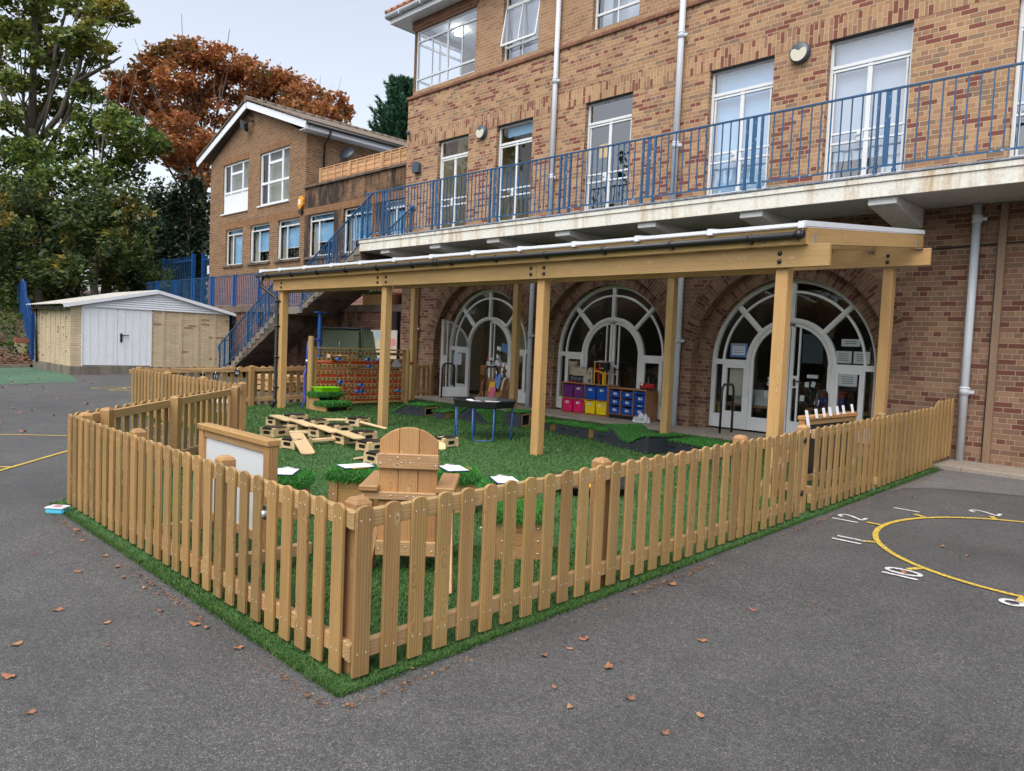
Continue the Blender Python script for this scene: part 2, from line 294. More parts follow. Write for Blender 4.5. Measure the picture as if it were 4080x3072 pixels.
# ------------------------------------------------------------------ mesh building
class MB:
    """collects shapes with metre-scaled UVs and links them as ONE mesh object"""
    def __init__(s, world=False):
        s.v = []; s.f = []; s.uv = []; s.mi = []; s.sm = []; s.world = world
    def face(s, pts, uvs=None, mi=0, smooth=False):
        b = len(s.v); s.v += [tuple(p) for p in pts]
        s.f.append(tuple(range(b, b + len(pts))))
        if uvs is None:
            n = Vector((0, 0, 0))
            P = [Vector(p) for p in pts]
            for i in range(len(P)): n += P[i].cross(P[(i + 1) % len(P)])
            a = [abs(c) for c in n]
            if a[2] >= a[0] and a[2] >= a[1]: uvs = [(p[0], p[1]) for p in P]
            elif a[1] >= a[0]: uvs = [(p[0], p[2]) for p in P]
            else: uvs = [(p[1], p[2]) for p in P]
        s.uv += [tuple(u) for u in uvs]; s.mi.append(mi); s.sm.append(smooth)
    def box(s, c, size, ax=None, mi=0, grain=None):
        """box at centre c; ax = 3 axis vectors; grain = index of the long axis"""
        c = Vector(c); ax = ax or (Vector((1, 0, 0)), Vector((0, 1, 0)), Vector((0, 0, 1)))
        h = [x / 2 for x in size]
        if grain is None: grain = max(range(3), key=lambda i: size[i])
        b = len(s.v)
        for i in range(8):
            sg = [(1 if i >> k & 1 else -1) for k in range(3)]
            s.v.append(tuple(c + ax[0] * (h[0] * sg[0]) + ax[1] * (h[1] * sg[1]) + ax[2] * (h[2] * sg[2])))
        flip = Vector(ax[0]).cross(Vector(ax[1])).dot(Vector(ax[2])) < 0
        for fc, nax in (((0, 4, 6, 2), 0), ((1, 3, 7, 5), 0), ((0, 1, 5, 4), 1), ((2, 6, 7, 3), 1), ((0, 2, 3, 1), 2), ((4, 5, 7, 6), 2)):
            if flip: fc = fc[::-1]
            s.f.append(tuple(b + i for i in fc))
            pl = [k for k in range(3) if k != nax]
            if grain in pl: u = grain; w = [k for k in pl if k != grain][0]
            else: u, w = pl
            for i in fc:
                if s.world:
                    p = s.v[b + i]; nv = ax[nax]
                    a = [abs(x) for x in nv]
                    s.uv.append((p[0], p[1]) if a[2] > .7 else (p[0], p[2]) if a[1] > .7 else (p[1], p[2]))
                else:
                    q = [h[k] * (1 if i >> k & 1 else -1) for k in range(3)]
                    s.uv.append((q[u], q[w] + (nax * 0.31)))
            s.mi.append(mi); s.sm.append(False)
    def bx(s, x0, x1, y0, y1, z0, z1, mi=0):
        s.box(((x0 + x1) / 2, (y0 + y1) / 2, (z0 + z1) / 2), (abs(x1 - x0), abs(y1 - y0), abs(z1 - z0)), mi=mi)
    def beam(s, p0, p1, w, h, up=(0, 0, 1), mi=0):
        """bar from p0 to p1, w across and h along up"""
        p0 = Vector(p0); p1 = Vector(p1); d = p1 - p0; L = d.length; d.normalize()
        u = Vector(up)
        if abs(d.dot(u)) > 0.98: u = Vector((0, 1, 0))
        r = d.cross(u).normalized(); u = r.cross(d).normalized()
        s.box((p0 + p1) / 2, (L, w, h), (d, r, u), mi, 0)
    def tube(s, pts, r, n=10, mi=0, cap=True, taper=None):
        P = [Vector(p) for p in pts]; b = len(s.v); L = 0.0; rows = []
        prev = None
        for i, p in enumerate(P):
            d = (P[min(i + 1, len(P) - 1)] - P[max(i - 1, 0)]).normalized()
            if prev is None:
                a = Vector((0, 0, 1)) if abs(d.z) < 0.9 else Vector((1, 0, 0))
                x = d.cross(a).normalized()
            else:
                x = (prev - d * prev.dot(d)).normalized()
            prev = x; y = d.cross(x)
            rr = r if taper is None else taper[i]
            if i: L += (P[i] - P[i - 1]).length
            rows.append(L)
            for k in range(n):
                t = 2 * PI * k / n
                s.v.append(tuple(p + x * (rr * math.cos(t)) + y * (rr * math.sin(t))))
        for i in range(len(P) - 1):
            for k in range(n):
                k2 = (k + 1) % n
                s.f.append((b + i * n + k, b + i * n + k2, b + (i + 1) * n + k2, b + (i + 1) * n + k))
                c = 2 * PI * r / n
                s.uv += [(rows[i], k * c), (rows[i], (k + 1) * c), (rows[i + 1], (k + 1) * c), (rows[i + 1], k * c)]
                s.mi.append(mi); s.sm.append(True)
        if cap:
            for base, fl in ((0, True), (len(P) - 1, False)):
                ids = [b + base * n + k for k in range(n)]
                if fl: ids = ids[::-1]
                s.f.append(tuple(ids)); s.uv += [(0.01 * k, 0) for k in range(n)]; s.mi.append(mi); s.sm.append(False)
    def prism(s, poly, o, ex, ey, ez, d, mi=0, side_mi=None):
        """2-D polygon (counter-clockwise in ex,ey) pushed d along ez from o"""
        o = Vector(o); ex = Vector(ex); ey = Vector(ey); ez = Vector(ez)
        A = [o + ex * p[0] + ey * p[1] for p in poly]; B = [p + ez * d for p in A]
        sm = mi if side_mi is None else side_mi
        uv = [(p[0], p[1]) for p in poly]
        s.face(A[::-1], None if s.world else uv[::-1], mi); s.face(B, None if s.world else uv, mi)
        L = 0
        for i in range(len(poly)):
            j = (i + 1) % len(poly); l = (A[j] - A[i]).length
            s.face([A[i], A[j], B[j], B[i]], None if s.world else [(L, 0), (L + l, 0), (L + l, d), (L, d)], sm); L += l
    def lathe(s, prof, o, n=20, mi=0, axis='z'):
        o = Vector(o); b = len(s.v)
        for r, z in prof:
            for k in range(n):
                t = 2 * PI * k / n
                q = (r * math.cos(t), r * math.sin(t), z)
                if axis == 'y': q = (q[0], q[2], q[1])
                s.v.append(tuple(o + Vector(q)))
        for i in range(len(prof) - 1):
            for k in range(n):
                k2 = (k + 1) % n
                f = (b + i * n + k, b + i * n + k2, b + (i + 1) * n + k2, b + (i + 1) * n + k)
                s.f.append(f if axis == 'z' else f[::-1])
                s.uv += [(i, k / n), (i, (k + 1) / n), (i + 1, (k + 1) / n), (i + 1, k / n)]
                s.mi.append(mi); s.sm.append(True)
    def ring(s, cx, cz, r0, r1, y0, y1, a0=0.0, a1=PI, n=32, mi=0):
        """flat arch bar in a plane of constant y"""
        for i in range(n):
            t0 = a0 + (a1 - a0) * i / n; t1 = a0 + (a1 - a0) * (i + 1) / n
            def P(r, t, y): return (cx + r * math.cos(t), y, cz + r * math.sin(t))
            s0, s1 = r1 * t0, r1 * t1
            s.face([P(r0, t0, y0), P(r1, t0, y0), P(r1, t1, y0), P(r0, t1, y0)], [(r0, s0), (r1, s0), (r1, s1), (r0, s1)], mi)
            s.face([P(r0, t0, y0), P(r0, t1, y0), P(r0, t1, y1), P(r0, t0, y1)], [(0, s0), (0, s1), (y1 - y0, s1), (y1 - y0, s0)], mi)
            s.face([P(r1, t0, y0), P(r1, t0, y1), P(r1, t1, y1), P(r1, t1, y0)], [(0, s0), (y1 - y0, s0), (y1 - y0, s1), (0, s1)], mi)
    def build(s, name, mats, parent=None, bevel=0.0, seg=1):
        me = bpy.data.meshes.new(name)
        me.from_pydata(s.v, [], s.f)
        uvl = me.uv_layers.new(name='UVMap')
        uvl.data.foreach_set('uv', np.array(s.uv, dtype=np.float32).ravel())
        me.polygons.foreach_set('material_index', np.array(s.mi, dtype=np.int32))
        me.polygons.foreach_set('use_smooth', np.array(s.sm, dtype=bool))
        for m in (mats if isinstance(mats, (list, tuple)) else [mats]): me.materials.append(m)
        me.update()
        if bevel:
            bm = bmesh.new(); bm.from_mesh(me)
            bmesh.ops.remove_doubles(bm, verts=bm.verts, dist=1e-5)
            es = [e for e in bm.edges if e.is_manifold and e.calc_face_angle(0) > 0.6]
            bmesh.ops.bevel(bm, geom=es, offset=bevel, segments=seg, affect='EDGES', clamp_overlap=True)
            bm.to_mesh(me); bm.free()
        return obj(name, me, parent)
def obj(name, me, parent=None, loc=None, rz=0.0):
    o = bpy.data.objects.new(name, me); COL.objects.link(o)
    if parent is not None: o.parent = parent
    if loc is not None: o.location = loc
    if rz: o.rotation_euler = (0, 0, rz)
    return o
def tag(o, label, cat, group=None):
    o['label'] = label; o['category'] = cat
    if group: o['group'] = group
    return o
def thing(name, label, cat, loc=(0, 0, 0), rz=0.0, group=None):
    return tag(obj(name, None, None, loc, rz), label, cat, group)
def struct(name, mb, mats, **k):
    o = mb.build(name, mats, **k); o['kind'] = 'structure'; return o
def quads_mesh(name, co, mat, nv=4, parent=None):
    """many separate little faces from an (n, nv, 3) array"""
    n = len(co); me = bpy.data.meshes.new(name)
    me.vertices.add(n * nv); me.vertices.foreach_set('co', np.asarray(co, dtype=np.float32).ravel())
    me.loops.add(n * nv); me.loops.foreach_set('vertex_index', np.arange(n * nv, dtype=np.int32))
    me.polygons.add(n); me.polygons.foreach_set('loop_start', np.arange(0, n * nv, nv, dtype=np.int32))
    me.polygons.foreach_set('loop_total', np.full(n, nv, dtype=np.int32))
    me.materials.append(mat); me.update(); me.validate()
    return obj(name, me, parent)
def text(name, body, size, mat, parent, mw, depth=0.002, align='CENTER'):
    cu = bpy.data.curves.new(name, 'FONT'); cu.body = body; cu.size = size; cu.extrude = depth; cu.align_x = align; cu.align_y = 'CENTER'; cu.resolution_u = 3
    t = bpy.data.objects.new(name + '_tmp', cu); COL.objects.link(t)
    dg = bpy.context.evaluated_depsgraph_get()
    me = bpy.data.meshes.new_from_object(t.evaluated_get(dg))
    bpy.data.objects.remove(t)
    me.transform(mw); me.materials.clear(); me.materials.append(mat); me.name = name
    return obj(name, me, parent)
def frame_axes(rz): return Vector((math.cos(rz), math.sin(rz), 0)), Vector((-math.sin(rz), math.cos(rz), 0)), Vector((0, 0, 1))

def blades(rng, pts, h, w, lean=0.6):
    """one leaning triangle per point"""
    n = len(pts); a = rng.uniform(0, 2 * PI, n); hh = h * rng.uniform(0.6, 1.25, n)
    d = np.stack([np.cos(a), np.sin(a), np.zeros(n)], 1); t = np.stack([-np.sin(a), np.cos(a), np.zeros(n)], 1)
    l = rng.uniform(0.1, lean, n)[:, None] * hh[:, None]
    top = pts + t * l; top[:, 2] += hh
    ww = (w * rng.uniform(0.7, 1.3, n))[:, None] if np.ndim(w) == 0 else w[:, None]
    return np.stack([pts - d * ww * 0.5, pts + d * ww * 0.5, top], 1)
def in_poly(x, y, poly):
    c = np.zeros(len(x), bool); j = len(poly) - 1
    for i in range(len(poly)):
        xi, yi = poly[i]; xj, yj = poly[j]
        c ^= ((yi > y) != (yj > y)) & (x < (xj - xi) * (y - yi) / (yj - yi + 1e-12) + xi)
        j = i
    return c
def pile_on(rng, tris, dens, h, w, lean=0.7):
    """grass pile over a list of triangles: blades grow along the face normal"""
    out = []
    for a, b, c in tris:
        a, b, c = (np.array(p, float) for p in (a, b, c))
        nrm = np.cross(b - a, c - a); ar = np.linalg.norm(nrm) / 2; nrm /= max(1e-9, 2 * ar)
        n = max(3, int(ar * dens)); u = rng.uniform(0, 1, (n, 2)); f = u.sum(1) > 1; u[f] = 1 - u[f]
        p = a + (b - a) * u[:, :1] + (c - a) * u[:, 1:]
        q = rng.normal(0, 1, (n, 3)); q -= nrm * (q @ nrm)[:, None]; q /= np.linalg.norm(q, axis=1)[:, None]
        s = np.cross(nrm, q)
        hh = h * rng.uniform(0.6, 1.3, (n, 1))
        tip = p + nrm * hh + q * hh * rng.uniform(0.1, lean, (n, 1)); tip[:, 2] -= 0.15 * hh[:, 0]
        out.append(np.stack([p - s * w / 2, p + s * w / 2, tip], 1))
    return np.concatenate(out)
def turf_top(parent, name, poly_pts, thick, rng, dens=9000, h=0.035, w=0.007):
    """a padded slab of plush turf: base mesh plus its pile; poly_pts = list of top corner points (ccw)"""
    mb = MB(); top = [Vector(p) for p in poly_pts]; bot = [p - Vector((0, 0, thick)) for p in top]
    mb.face(top); mb.face(bot[::-1])
    tris = []
    n = len(top)
    for i in range(1, n - 1): tris.append((top[0], top[i], top[i + 1]))
    for i in range(n):
        j = (i + 1) % n
        mb.face([bot[i], bot[j], top[j], top[i]])
        tris += [(bot[i], bot[j], top[j]), (bot[i], top[j], top[i])]
    o = mb.build(name, M['turf_base'], parent)
    p = quads_mesh('pile', pile_on(rng, tris, dens, h, w), M['toptturf'], 3, o)
    p['kind'] = 'stuff'
    return o

# ------------------------------------------------------------------ camera, sky, sun
def camera():
    F, yaw, pitch, roll = 2939.5, R(45.350), R(3.099), R(2.427)
    f = Vector((-math.cos(yaw) * math.cos(pitch), math.sin(yaw) * math.cos(pitch), -math.sin(pitch)))
    r = Vector((math.sin(yaw), math.cos(yaw), 0)); u = r.cross(f)
    r2 = r * math.cos(roll) + u * math.sin(roll); u2 = u * math.cos(roll) - r * math.sin(roll)
    cd = bpy.data.cameras.new('camera'); c = bpy.data.objects.new('camera', cd); COL.objects.link(c)
    m = Matrix.Identity(4)
    for i, a in enumerate((r2, u2, -f)):
        for k in range(3): m[k][i] = a[k]
    m.translation = (0, 0, 1.7)
    c.matrix_world = m
    cd.sensor_width = 36.0; cd.lens = F / 4080 * 36.0; cd.clip_start = 0.05; cd.clip_end = 2000
    SC.camera = c
camera()
SUN_EL, SUN_AZ = R(60), R(160)      # azimuth measured from +Y towards +X
w = bpy.data.worlds.new('World'); SC.world = w; w.use_nodes = True
nt = w.node_tree; nt.nodes.clear()
sky = N(nt, 'ShaderNodeTexSky', None, sky_type='NISHITA', sun_disc=False, sun_elevation=SUN_EL, sun_rotation=SUN_AZ, altitude=100, air_density=1.0, dust_density=4.0, ozone_density=1.0)
hs = N(nt, 'ShaderNodeHueSaturation', {'Hue': 0.5, 'Saturation': 0.42, 'Value': 1.0, 'Color': sky.outputs[0]})
bg = N(nt, 'ShaderNodeBackground', {'Color': hs.outputs[0], 'Strength': 0.15})
wo = nt.nodes.new('ShaderNodeOutputWorld'); nt.links.new(bg.outputs[0], wo.inputs['Surface'])
sd = bpy.data.lights.new('sun', 'SUN'); sd.energy = 0.8; sd.angle = R(75); sd.color = (1.0, 0.97, 0.93)
so = bpy.data.objects.new('sun', sd); COL.objects.link(so)
sdir = Vector((math.sin(SUN_AZ) * math.cos(SUN_EL), math.cos(SUN_AZ) * math.cos(SUN_EL), math.sin(SUN_EL)))
so.rotation_euler = (-sdir).to_track_quat('-Z', 'Y').to_euler(); so.location = (0, 0, 30)
SC.view_settings.view_transform = 'Standard'; SC.view_settings.look = 'None'; SC.view_settings.exposure = 0.95; SC.view_settings.gamma = 1.0
cy = SC.cycles
cy.max_bounces = 8; cy.diffuse_bounces = 3; cy.glossy_bounces = 3; cy.transmission_bounces = 4; cy.transparent_max_bounces = 12
cy.use_denoising = True; cy.use_adaptive_sampling = True; cy.adaptive_threshold = 0.015
cy.sample_clamp_indirect = 6.0; cy.caustics_reflective = False; cy.caustics_refractive = False

# ------------------------------------------------------------------ ground
def slope_sheet(poly, dz):
    """flat polygon laid dz above the sloping playground"""
    return [(x, y, gz(y) + dz) for x, y in poly]
g = MB()
ys = [-300, -20, 14, 300]
for a, b in zip(ys, ys[1:]):
    g.face([(-300, a, gz(a)), (300, a, gz(a)), (300, b, gz(b)), (-300, b, gz(b))])
struct('ground', g, M['asphalt'])
g = MB(); g.face(slope_sheet([(-2.80, 9.05), (-2.76, 9.37), (-2.58, 9.66), (-2.23, 9.89), (-1.69, 10.10), (-0.8, 10.32), (3.0, 10.7), (3.0, 11.6), (-2.80, 11.6)], 0.004))
struct('path', g, M['asphalt_light'])
g = MB(); g.face(slope_sheet([(-31.5, -9), (-23.3, -9), (-23.3, 4.3), (-23.56, 6.28), (-26.80, 6.86), (-26.9, 7.2), (-31.5, 7.4)], 0.004))
struct('green_playground_surface', g, M['green_tar'])

def ribbon(mb, pts, w, dz=0.009):
    """painted stroke on the ground"""
    P = [Vector((p[0], p[1])) for p in pts]; L = []; Rr = []
    for i, p in enumerate(P):
        d = (P[min(i + 1, len(P) - 1)] - P[max(i - 1, 0)]).normalized(); n = Vector((-d.y, d.x)) * (w / 2)
        L.append(p + n); Rr.append(p - n)
    for i in range(len(P) - 1):
        q = [Rr[i], Rr[i + 1], L[i + 1], L[i]]
        mb.face([(a.x, a.y, gz(a.y) + dz) for a in q])
def arc(cx, cy, r, a0, a1, n=24, ry=None): return [(cx + r * math.cos(R(a0 + (a1 - a0) * i / n)), cy + (ry or r) * math.sin(R(a0 + (a1 - a0) * i / n))) for i in range(n + 1)]
CX, CY, CR = -0.955, 7.325, 1.33
yl = MB(); ribbon(yl, arc(CX, CY, CR, 0, 360, 96), 0.046)
for hnum in range(12):
    t = PI - hnum * PI / 6
    ribbon(yl, [(CX + (CR + 0.03) * math.cos(t), CY + (CR + 0.03) * math.sin(t)), (CX + (CR + 0.15) * math.cos(t), CY + (CR + 0.15) * math.sin(t))], 0.045)
# court lines on the left
ribbon(yl, [(-16.0, -0.79), (-13.03, 2.43), (-12.37, 3.13), (-11.0, 4.6)], 0.05)
ribbon(yl, [(-14.0, 5.62), (-10.89, 2.76), (-9.876, 1.84), (-6.0, -1.7)], 0.05)
ribbon(yl, [(-10.05, 1.97), (-11.6, 0.3)], 0.05)
# hopscotch grid
for q in ([(-21.05, 5.88), (-21.50, 6.27), (-19.6, 8.2), (-19.1, 7.8), (-21.05, 5.88)], [(-20.3, 6.07), (-21.4, 7.1)], [(-20.31, 6.07), (-18.9, 7.5)]):
    ribbon(yl, q, 0.05)
for k in range(5):
    a = (-20.3 + 0.42 * k, 6.6 + 0.42 * k); ribbon(yl, [a, (a[0] - 0.55, a[1] + 0.5)], 0.045)
struct('yellow_floor_marking', yl, worn_paint('worn_yellow_paint', (0.66, 0.46, 0.060), 0.455))
wl = MB()
def digit(ch, x, y, s=0.24):
    """painted numeral, top towards -X, reading towards +Y; (x, y) = foot on its left"""
    def T(p): return [(x - s * b, y + s * a) for a, b in p]
    if ch == '1': S = [[(0.12, 0), (0.12, 1)]]
    elif ch == '2': S = [[(0.02, 0.80), (0.10, 0.94), (0.26, 1.0), (0.42, 0.93), (0.48, 0.78), (0.42, 0.58), (0.22, 0.33), (0.03, 0.06), (0.0, 0.03)], [(0.0, 0.03), (0.52, 0.03)]]
    elif ch == '0': S = [[(0.27 + 0.24 * math.cos(R(k * 20)), 0.5 + 0.46 * math.sin(R(k * 20))) for k in range(19)]]
    elif ch == '9': S = [[(0.26 + 0.22 * math.cos(R(k * 20)), 0.74 + 0.24 * math.sin(R(k * 20))) for k in range(19)], [(0.48, 0.74), (0.46, 0.3), (0.30, 0.03)]]
    elif ch == '3': S = [[(0.02, 0.84), (0.2, 1.0), (0.42, 0.88), (0.42, 0.66), (0.22, 0.53), (0.45, 0.40), (0.45, 0.14), (0.22, 0.0), (0.0, 0.14)]]
    for st in S: ribbon(wl, T(st), 0.034)
digit('1', -2.485, 7.205); digit('2', -2.485, 7.36)
digit('1', -2.232, 8.175)
digit('2', -1.64, 8.66, 0.26)
digit('1', -2.19, 6.455); digit('1', -2.19, 6.575)
digit('1', -1.565, 5.795); digit('0', -1.57, 5.88, 0.25)
digit('9', -0.80, 5.74, 0.25); digit('3', -0.80, 8.90, 0.25)
for k in range(3):
    digit('123'[k], -20.45 + 0.42 * k, 6.5 + 0.42 * k, 0.3)
struct('white_floor_numbers', wl, worn_paint('worn_white_paint', (0.66, 0.66, 0.64), 0.43))

# hillside behind, heights smoothed from a few rules
def hill(x, y):
    s = max(0.0, -31.55 - x)
    z = gz(min(y, 14)) + 0.10 + 6.0 * (1 - math.exp(-s * 0.034))
    z += 0.16 * math.sin(x * 0.9 + y * 0.6) * min(1, s / 3)
    if y > 10.5:
        t = min(1, (y - 10.5) / 3.0); z = max(z, 2.5 * t) if x < -33 else z
    return z
hb = MB()
xs = [-31.55, -32.2, -33, -34, -35.5, -37.5, -40, -44, -49, -56, -66, -80, -110, -180]
yv = [-90, -60, -40, -25, -15, -8, -4, 0, 2, 4, 5.5, 7, 8.5, 10, 11.5, 13, 16, 20, 26, 34, 44, 60, 90, 140]
for i in range(len(xs) - 1):
    for j in range(len(yv) - 1):
        hb.face([(xs[i], yv[j], hill(xs[i], yv[j])), (xs[i + 1], yv[j], hill(xs[i + 1], yv[j])), (xs[i + 1], yv[j + 1], hill(xs[i + 1], yv[j + 1])), (xs[i], yv[j + 1], hill(xs[i], yv[j + 1]))][::-1], smooth=True)
struct('hillside', hb, M['soil'])
k = MB(); k.bx(-31.62, -31.42, -30, 6.75, -0.3, gz(5) + 0.13)
struct('kerb', k, M['concrete'])
t = MB(); t.bx(-36, -16.5, 12.50, 40, 0.0, 2.50)
struct('terrace', t, M['concrete'])
p = MB()                       # paved step along the foot of the school wall
for x0, x1 in ((-15.2, -13.1), (-13.095, -11.0), (-10.995, -8.9), (-8.895, -6.8), (-6.795, -4.7), (-4.695, -2.62), (-2.615, -1.2), (-1.195, 3.0)):
    p.bx(x0, x1, 11.34, 12.62, 0.250, 0.312)
struct('pavement_step', p, M['slab'], bevel=0.006)
p = MB(world=True); p.bx(-15.16, 3.0, 11.385, 12.6, 0.02, 0.249)
struct('step_riser', p, M['brick_pink'])

# ------------------------------------------------------------------ the main school building
W = 12.25
B = thing('school_building', 'large mixed brown and red brick school block with arched doors and a balcony', 'school', (0, 0, 0))
ARCH = [-13.30, -9.515, -5.645]; ZC = 1.575
def arch_layer(mb, x0, x1, z0, z1, Rr, yf, yb, n=28):
    def F(pts): mb.face([(x, yf, z) for x, z in pts])
    cur = x0
    for c in ARCH:
        F([(cur, z0), (c - Rr, z0), (c - Rr, ZC), (cur, ZC)]); F([(cur, ZC), (c - Rr, ZC), (c - Rr, z1), (cur, z1)])
        for i in range(n):
            t0 = PI - PI * i / n; t1 = PI - PI * (i + 1) / n
            a = (c + Rr * math.cos(t0), ZC + Rr * math.sin(t0)); b = (c + Rr * math.cos(t1), ZC + Rr * math.sin(t1))
            F([a, b, (b[0], z1), (a[0], z1)])
            s0, s1 = Rr * (PI - t0), Rr * (PI - t1)
            mb.face([(a[0], yf, a[1]), (a[0], yb, a[1]), (b[0], yb, b[1]), (b[0], yf, b[1])], [(yf, s0), (yb, s0), (yb, s1), (yf, s1)])
        for sx in (-1, 1):
            x = c + sx * Rr
            q = [(x, yf, z0), (x, yb, z0), (x, yb, ZC), (x, yf, ZC)]
            mb.face(q if sx < 0 else q[::-1])
        cur = c + Rr
    F([(cur, z0), (x1, z0), (x1, ZC), (cur, ZC)]); F([(cur, ZC), (x1, ZC), (x1, z1), (cur, z1)])
lw = MB(world=True)
arch_layer(lw, -16.48, 3.0, 0.05, 4.05, 1.73, W, W + 0.18)
arch_layer(lw, -16.40, 3.0, 0.05, 4.05, 1.49, W + 0.18, W + 0.42)
lw.face([(-16.48, W, 0.05), (-16.48, W, 4.05), (-16.48, 22, 4.05), (-16.48, 22, 0.05)])
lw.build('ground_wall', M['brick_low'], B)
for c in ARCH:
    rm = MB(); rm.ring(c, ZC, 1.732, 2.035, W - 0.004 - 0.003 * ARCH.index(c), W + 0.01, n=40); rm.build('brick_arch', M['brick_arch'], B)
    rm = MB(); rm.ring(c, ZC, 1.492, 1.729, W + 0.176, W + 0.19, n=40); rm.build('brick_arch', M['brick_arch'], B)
def wall_holes(mb, x0, x1, z0, z1, holes, yf, dep):
    X = sorted({x0, x1, *[h[0] for h in holes], *[h[1] for h in holes]}); Z = sorted({z0, z1, *[h[2] for h in holes], *[h[3] for h in holes]})
    X = [x for x in X if x0 <= x <= x1]; Z = [q for q in Z if z0 <= q <= z1]
    for a, b in zip(X, X[1:]):
        for c, d in zip(Z, Z[1:]):
            mx, mz = (a + b) / 2, (c + d) / 2
            if any(h[0] < mx < h[1] and h[2] < mz < h[3] for h in holes): continue
            mb.face([(a, yf, c), (b, yf, c), (b, yf, d), (a, yf, d)])
    for h in holes:
        a, b, c, d = h; yb = yf + dep
        mb.face([(a, yf, c), (a, yb, c), (a, yb, d), (a, yf, d)][::1]); mb.face([(b, yf, c), (b, yf, d), (b, yb, d), (b, yb, c)])
        mb.face([(a, yf, d), (a, yb, d), (b, yb, d), (b, yf, d)]); mb.face([(a, yf, c), (b, yf, c), (b, yb, c), (a, yb, c)])
DOORS = [(-15.15, -13.975), (-12.97, -11.79), (-10.255, -9.045), (-7.325, -6.088), (-5.157, -3.89), (-2.55, -1.30)]
DZ0, DZ1 = 4.40, 6.885
uw = MB(world=True)
wall_holes(uw, -16.48, 3.0, 4.05, 8.165, [(a, b, DZ0, DZ1) for a, b in DOORS], W, 0.15)
uw.face([(-16.48, W, 4.05), (-16.48, W, 8.165), (-16.48, 22, 8.165), (-16.48, 22, 4.05)])
uw.build('wall', M['brick'], B)
W2H = [(-16.30, -13.855, 8.36, 9.93), (-12.91, -11.74, 8.36, 9.93), (-10.19, -9.0, 8.36, 9.93), (-7.3, -6.1, 8.36, 9.93), (-5.1, -3.9, 8.36, 9.93)]
up = MB(world=True)
wall_holes(up, -16.30, 3.0, 8.165, 10.2, W2H, W + 0.006, 0.12)
up.face([(-16.30, 13.9, 8.165), (-16.30, 13.9, 10.2), (-16.30, 22, 10.2), (-16.30, 22, 8.165)])
up.face([(-16.30, W, 9.93), (-16.30, W, 10.2), (-16.30, 13.9, 10.2), (-16.30, 13.9, 9.93)])
up.face([(-16.30, W, 8.165), (-16.30, W, 8.36), (-16.30, 13.9, 8.36), (-16.30, 13.9, 8.165)])
up.build('upper_wall', M['brick_up'], B)
s = MB(world=True); s.bx(-16.53, 3, W - 0.045, W + 0.03, 8.166, 8.25); s.bx(-16.53, -16.47, W + 0.03, 22, 8.166, 8.25)
s.build('string_course', M['brick_dark'], B, bevel=0.012)
s = MB(world=True); s.bx(-16.38, -13.80, W - 0.03, W, 9.99, 10.19); s.bx(-16.35, -13.83, W - 0.012, W, 9.935, 9.989); s.bx(-16.38, -16.30, W, 13.9, 9.99, 10.19)
s.build('brick_corbel', M['brick_dark'], B)
for a, b in DOORS:
    s = MB(); s.bx(a - 0.16, b + 0.16, W - 0.004, W + 0.05, DZ1, DZ1 + 0.34)
    s.v = s.v; o = s.build('brick_lintel', M['brick_sold'], B)
    me = o.data; uvd = me.uv_layers[0].data
    for lp in me.loops: co = me.vertices[lp.vertex_index].co; uvd[lp.index].uv = (co.x, co.z - DZ1)
    l = MB(); l.bx(a, b, W + 0.01, W + 0.10, DZ1 - 0.012, DZ1 - 0.002); l.build('lintel_plate', M['blacksteel'], B)
# string of brick soldiers reads as one band in the photo, between the doors too
for x0, x1 in ((-16.48, -15.31), (-13.815, -13.13), (-11.63, -10.415), (-8.885, -7.485), (-5.928, -5.317), (-3.73, -2.71)):
    s = MB(); s.bx(x0, x1, W - 0.003, W + 0.05, DZ1, DZ1 + 0.34); o = s.build('brick_lintel', M['brick_sold'], B)
    me = o.data; uvd = me.uv_layers[0].data
    for lp in me.loops: co = me.vertices[lp.vertex_index].co; uvd[lp.index].uv = (co.x + 0.4, co.z - DZ1)

def rect_window(parent, name, x0, x1, z0, z1, y, vs=(), hs=(), fw=0.05, bw=0.034, mat='frame', gl='glass', dep=0.045, kick=None, xdir=None):
    """steel or plastic framed window standing in a wall plane y; vs=(x, za, zb), hs=(z, xa, xb)"""
    f = MB()
    f.bx(x0, x0 + fw, y, y + dep, z0, z1); f.bx(x1 - fw, x1, y, y + dep, z0, z1)
    f.bx(x0 + fw, x1 - fw, y + 0.002, y + dep - 0.002, z1 - fw, z1); f.bx(x0 + fw, x1 - fw, y + 0.002, y + dep - 0.002, z0, z0 + fw)
    for v in vs: f.bx(v[0] - (v[3] if len(v) > 3 else bw) / 2, v[0] + (v[3] if len(v) > 3 else bw) / 2, y + 0.004, y + dep - 0.004, v[1], v[2])
    for h in hs: f.bx(h[1], h[2], y - 0.003, y + dep - 0.006, h[0] - (h[3] if len(h) > 3 else bw) / 2, h[0] + (h[3] if len(h) > 3 else bw) / 2)
    if kick: f.bx(x0 + fw, x1 - fw, y + 0.008, y + dep - 0.01, z0 + fw, kick)
    o = f.build(name, M[mat], parent, bevel=0.004)
    g = MB(); yy = y + dep * 0.55
    g.face([(x0 + fw * .5, yy, z0 + fw * .5), (x1 - fw * .5, yy, z0 + fw * .5), (x1 - fw * .5, yy, z1 - fw * .5), (x0 + fw * .5, yy, z1 - fw * .5)])
    g.build('pane', M[gl], o)
    return o
def sheet(parent, name, x0, x1, z0, z1, y, mat):
    b = MB(); b.bx(x0, x1, y, y + 0.012, z0, z1); return b.build(name, M[mat], parent)
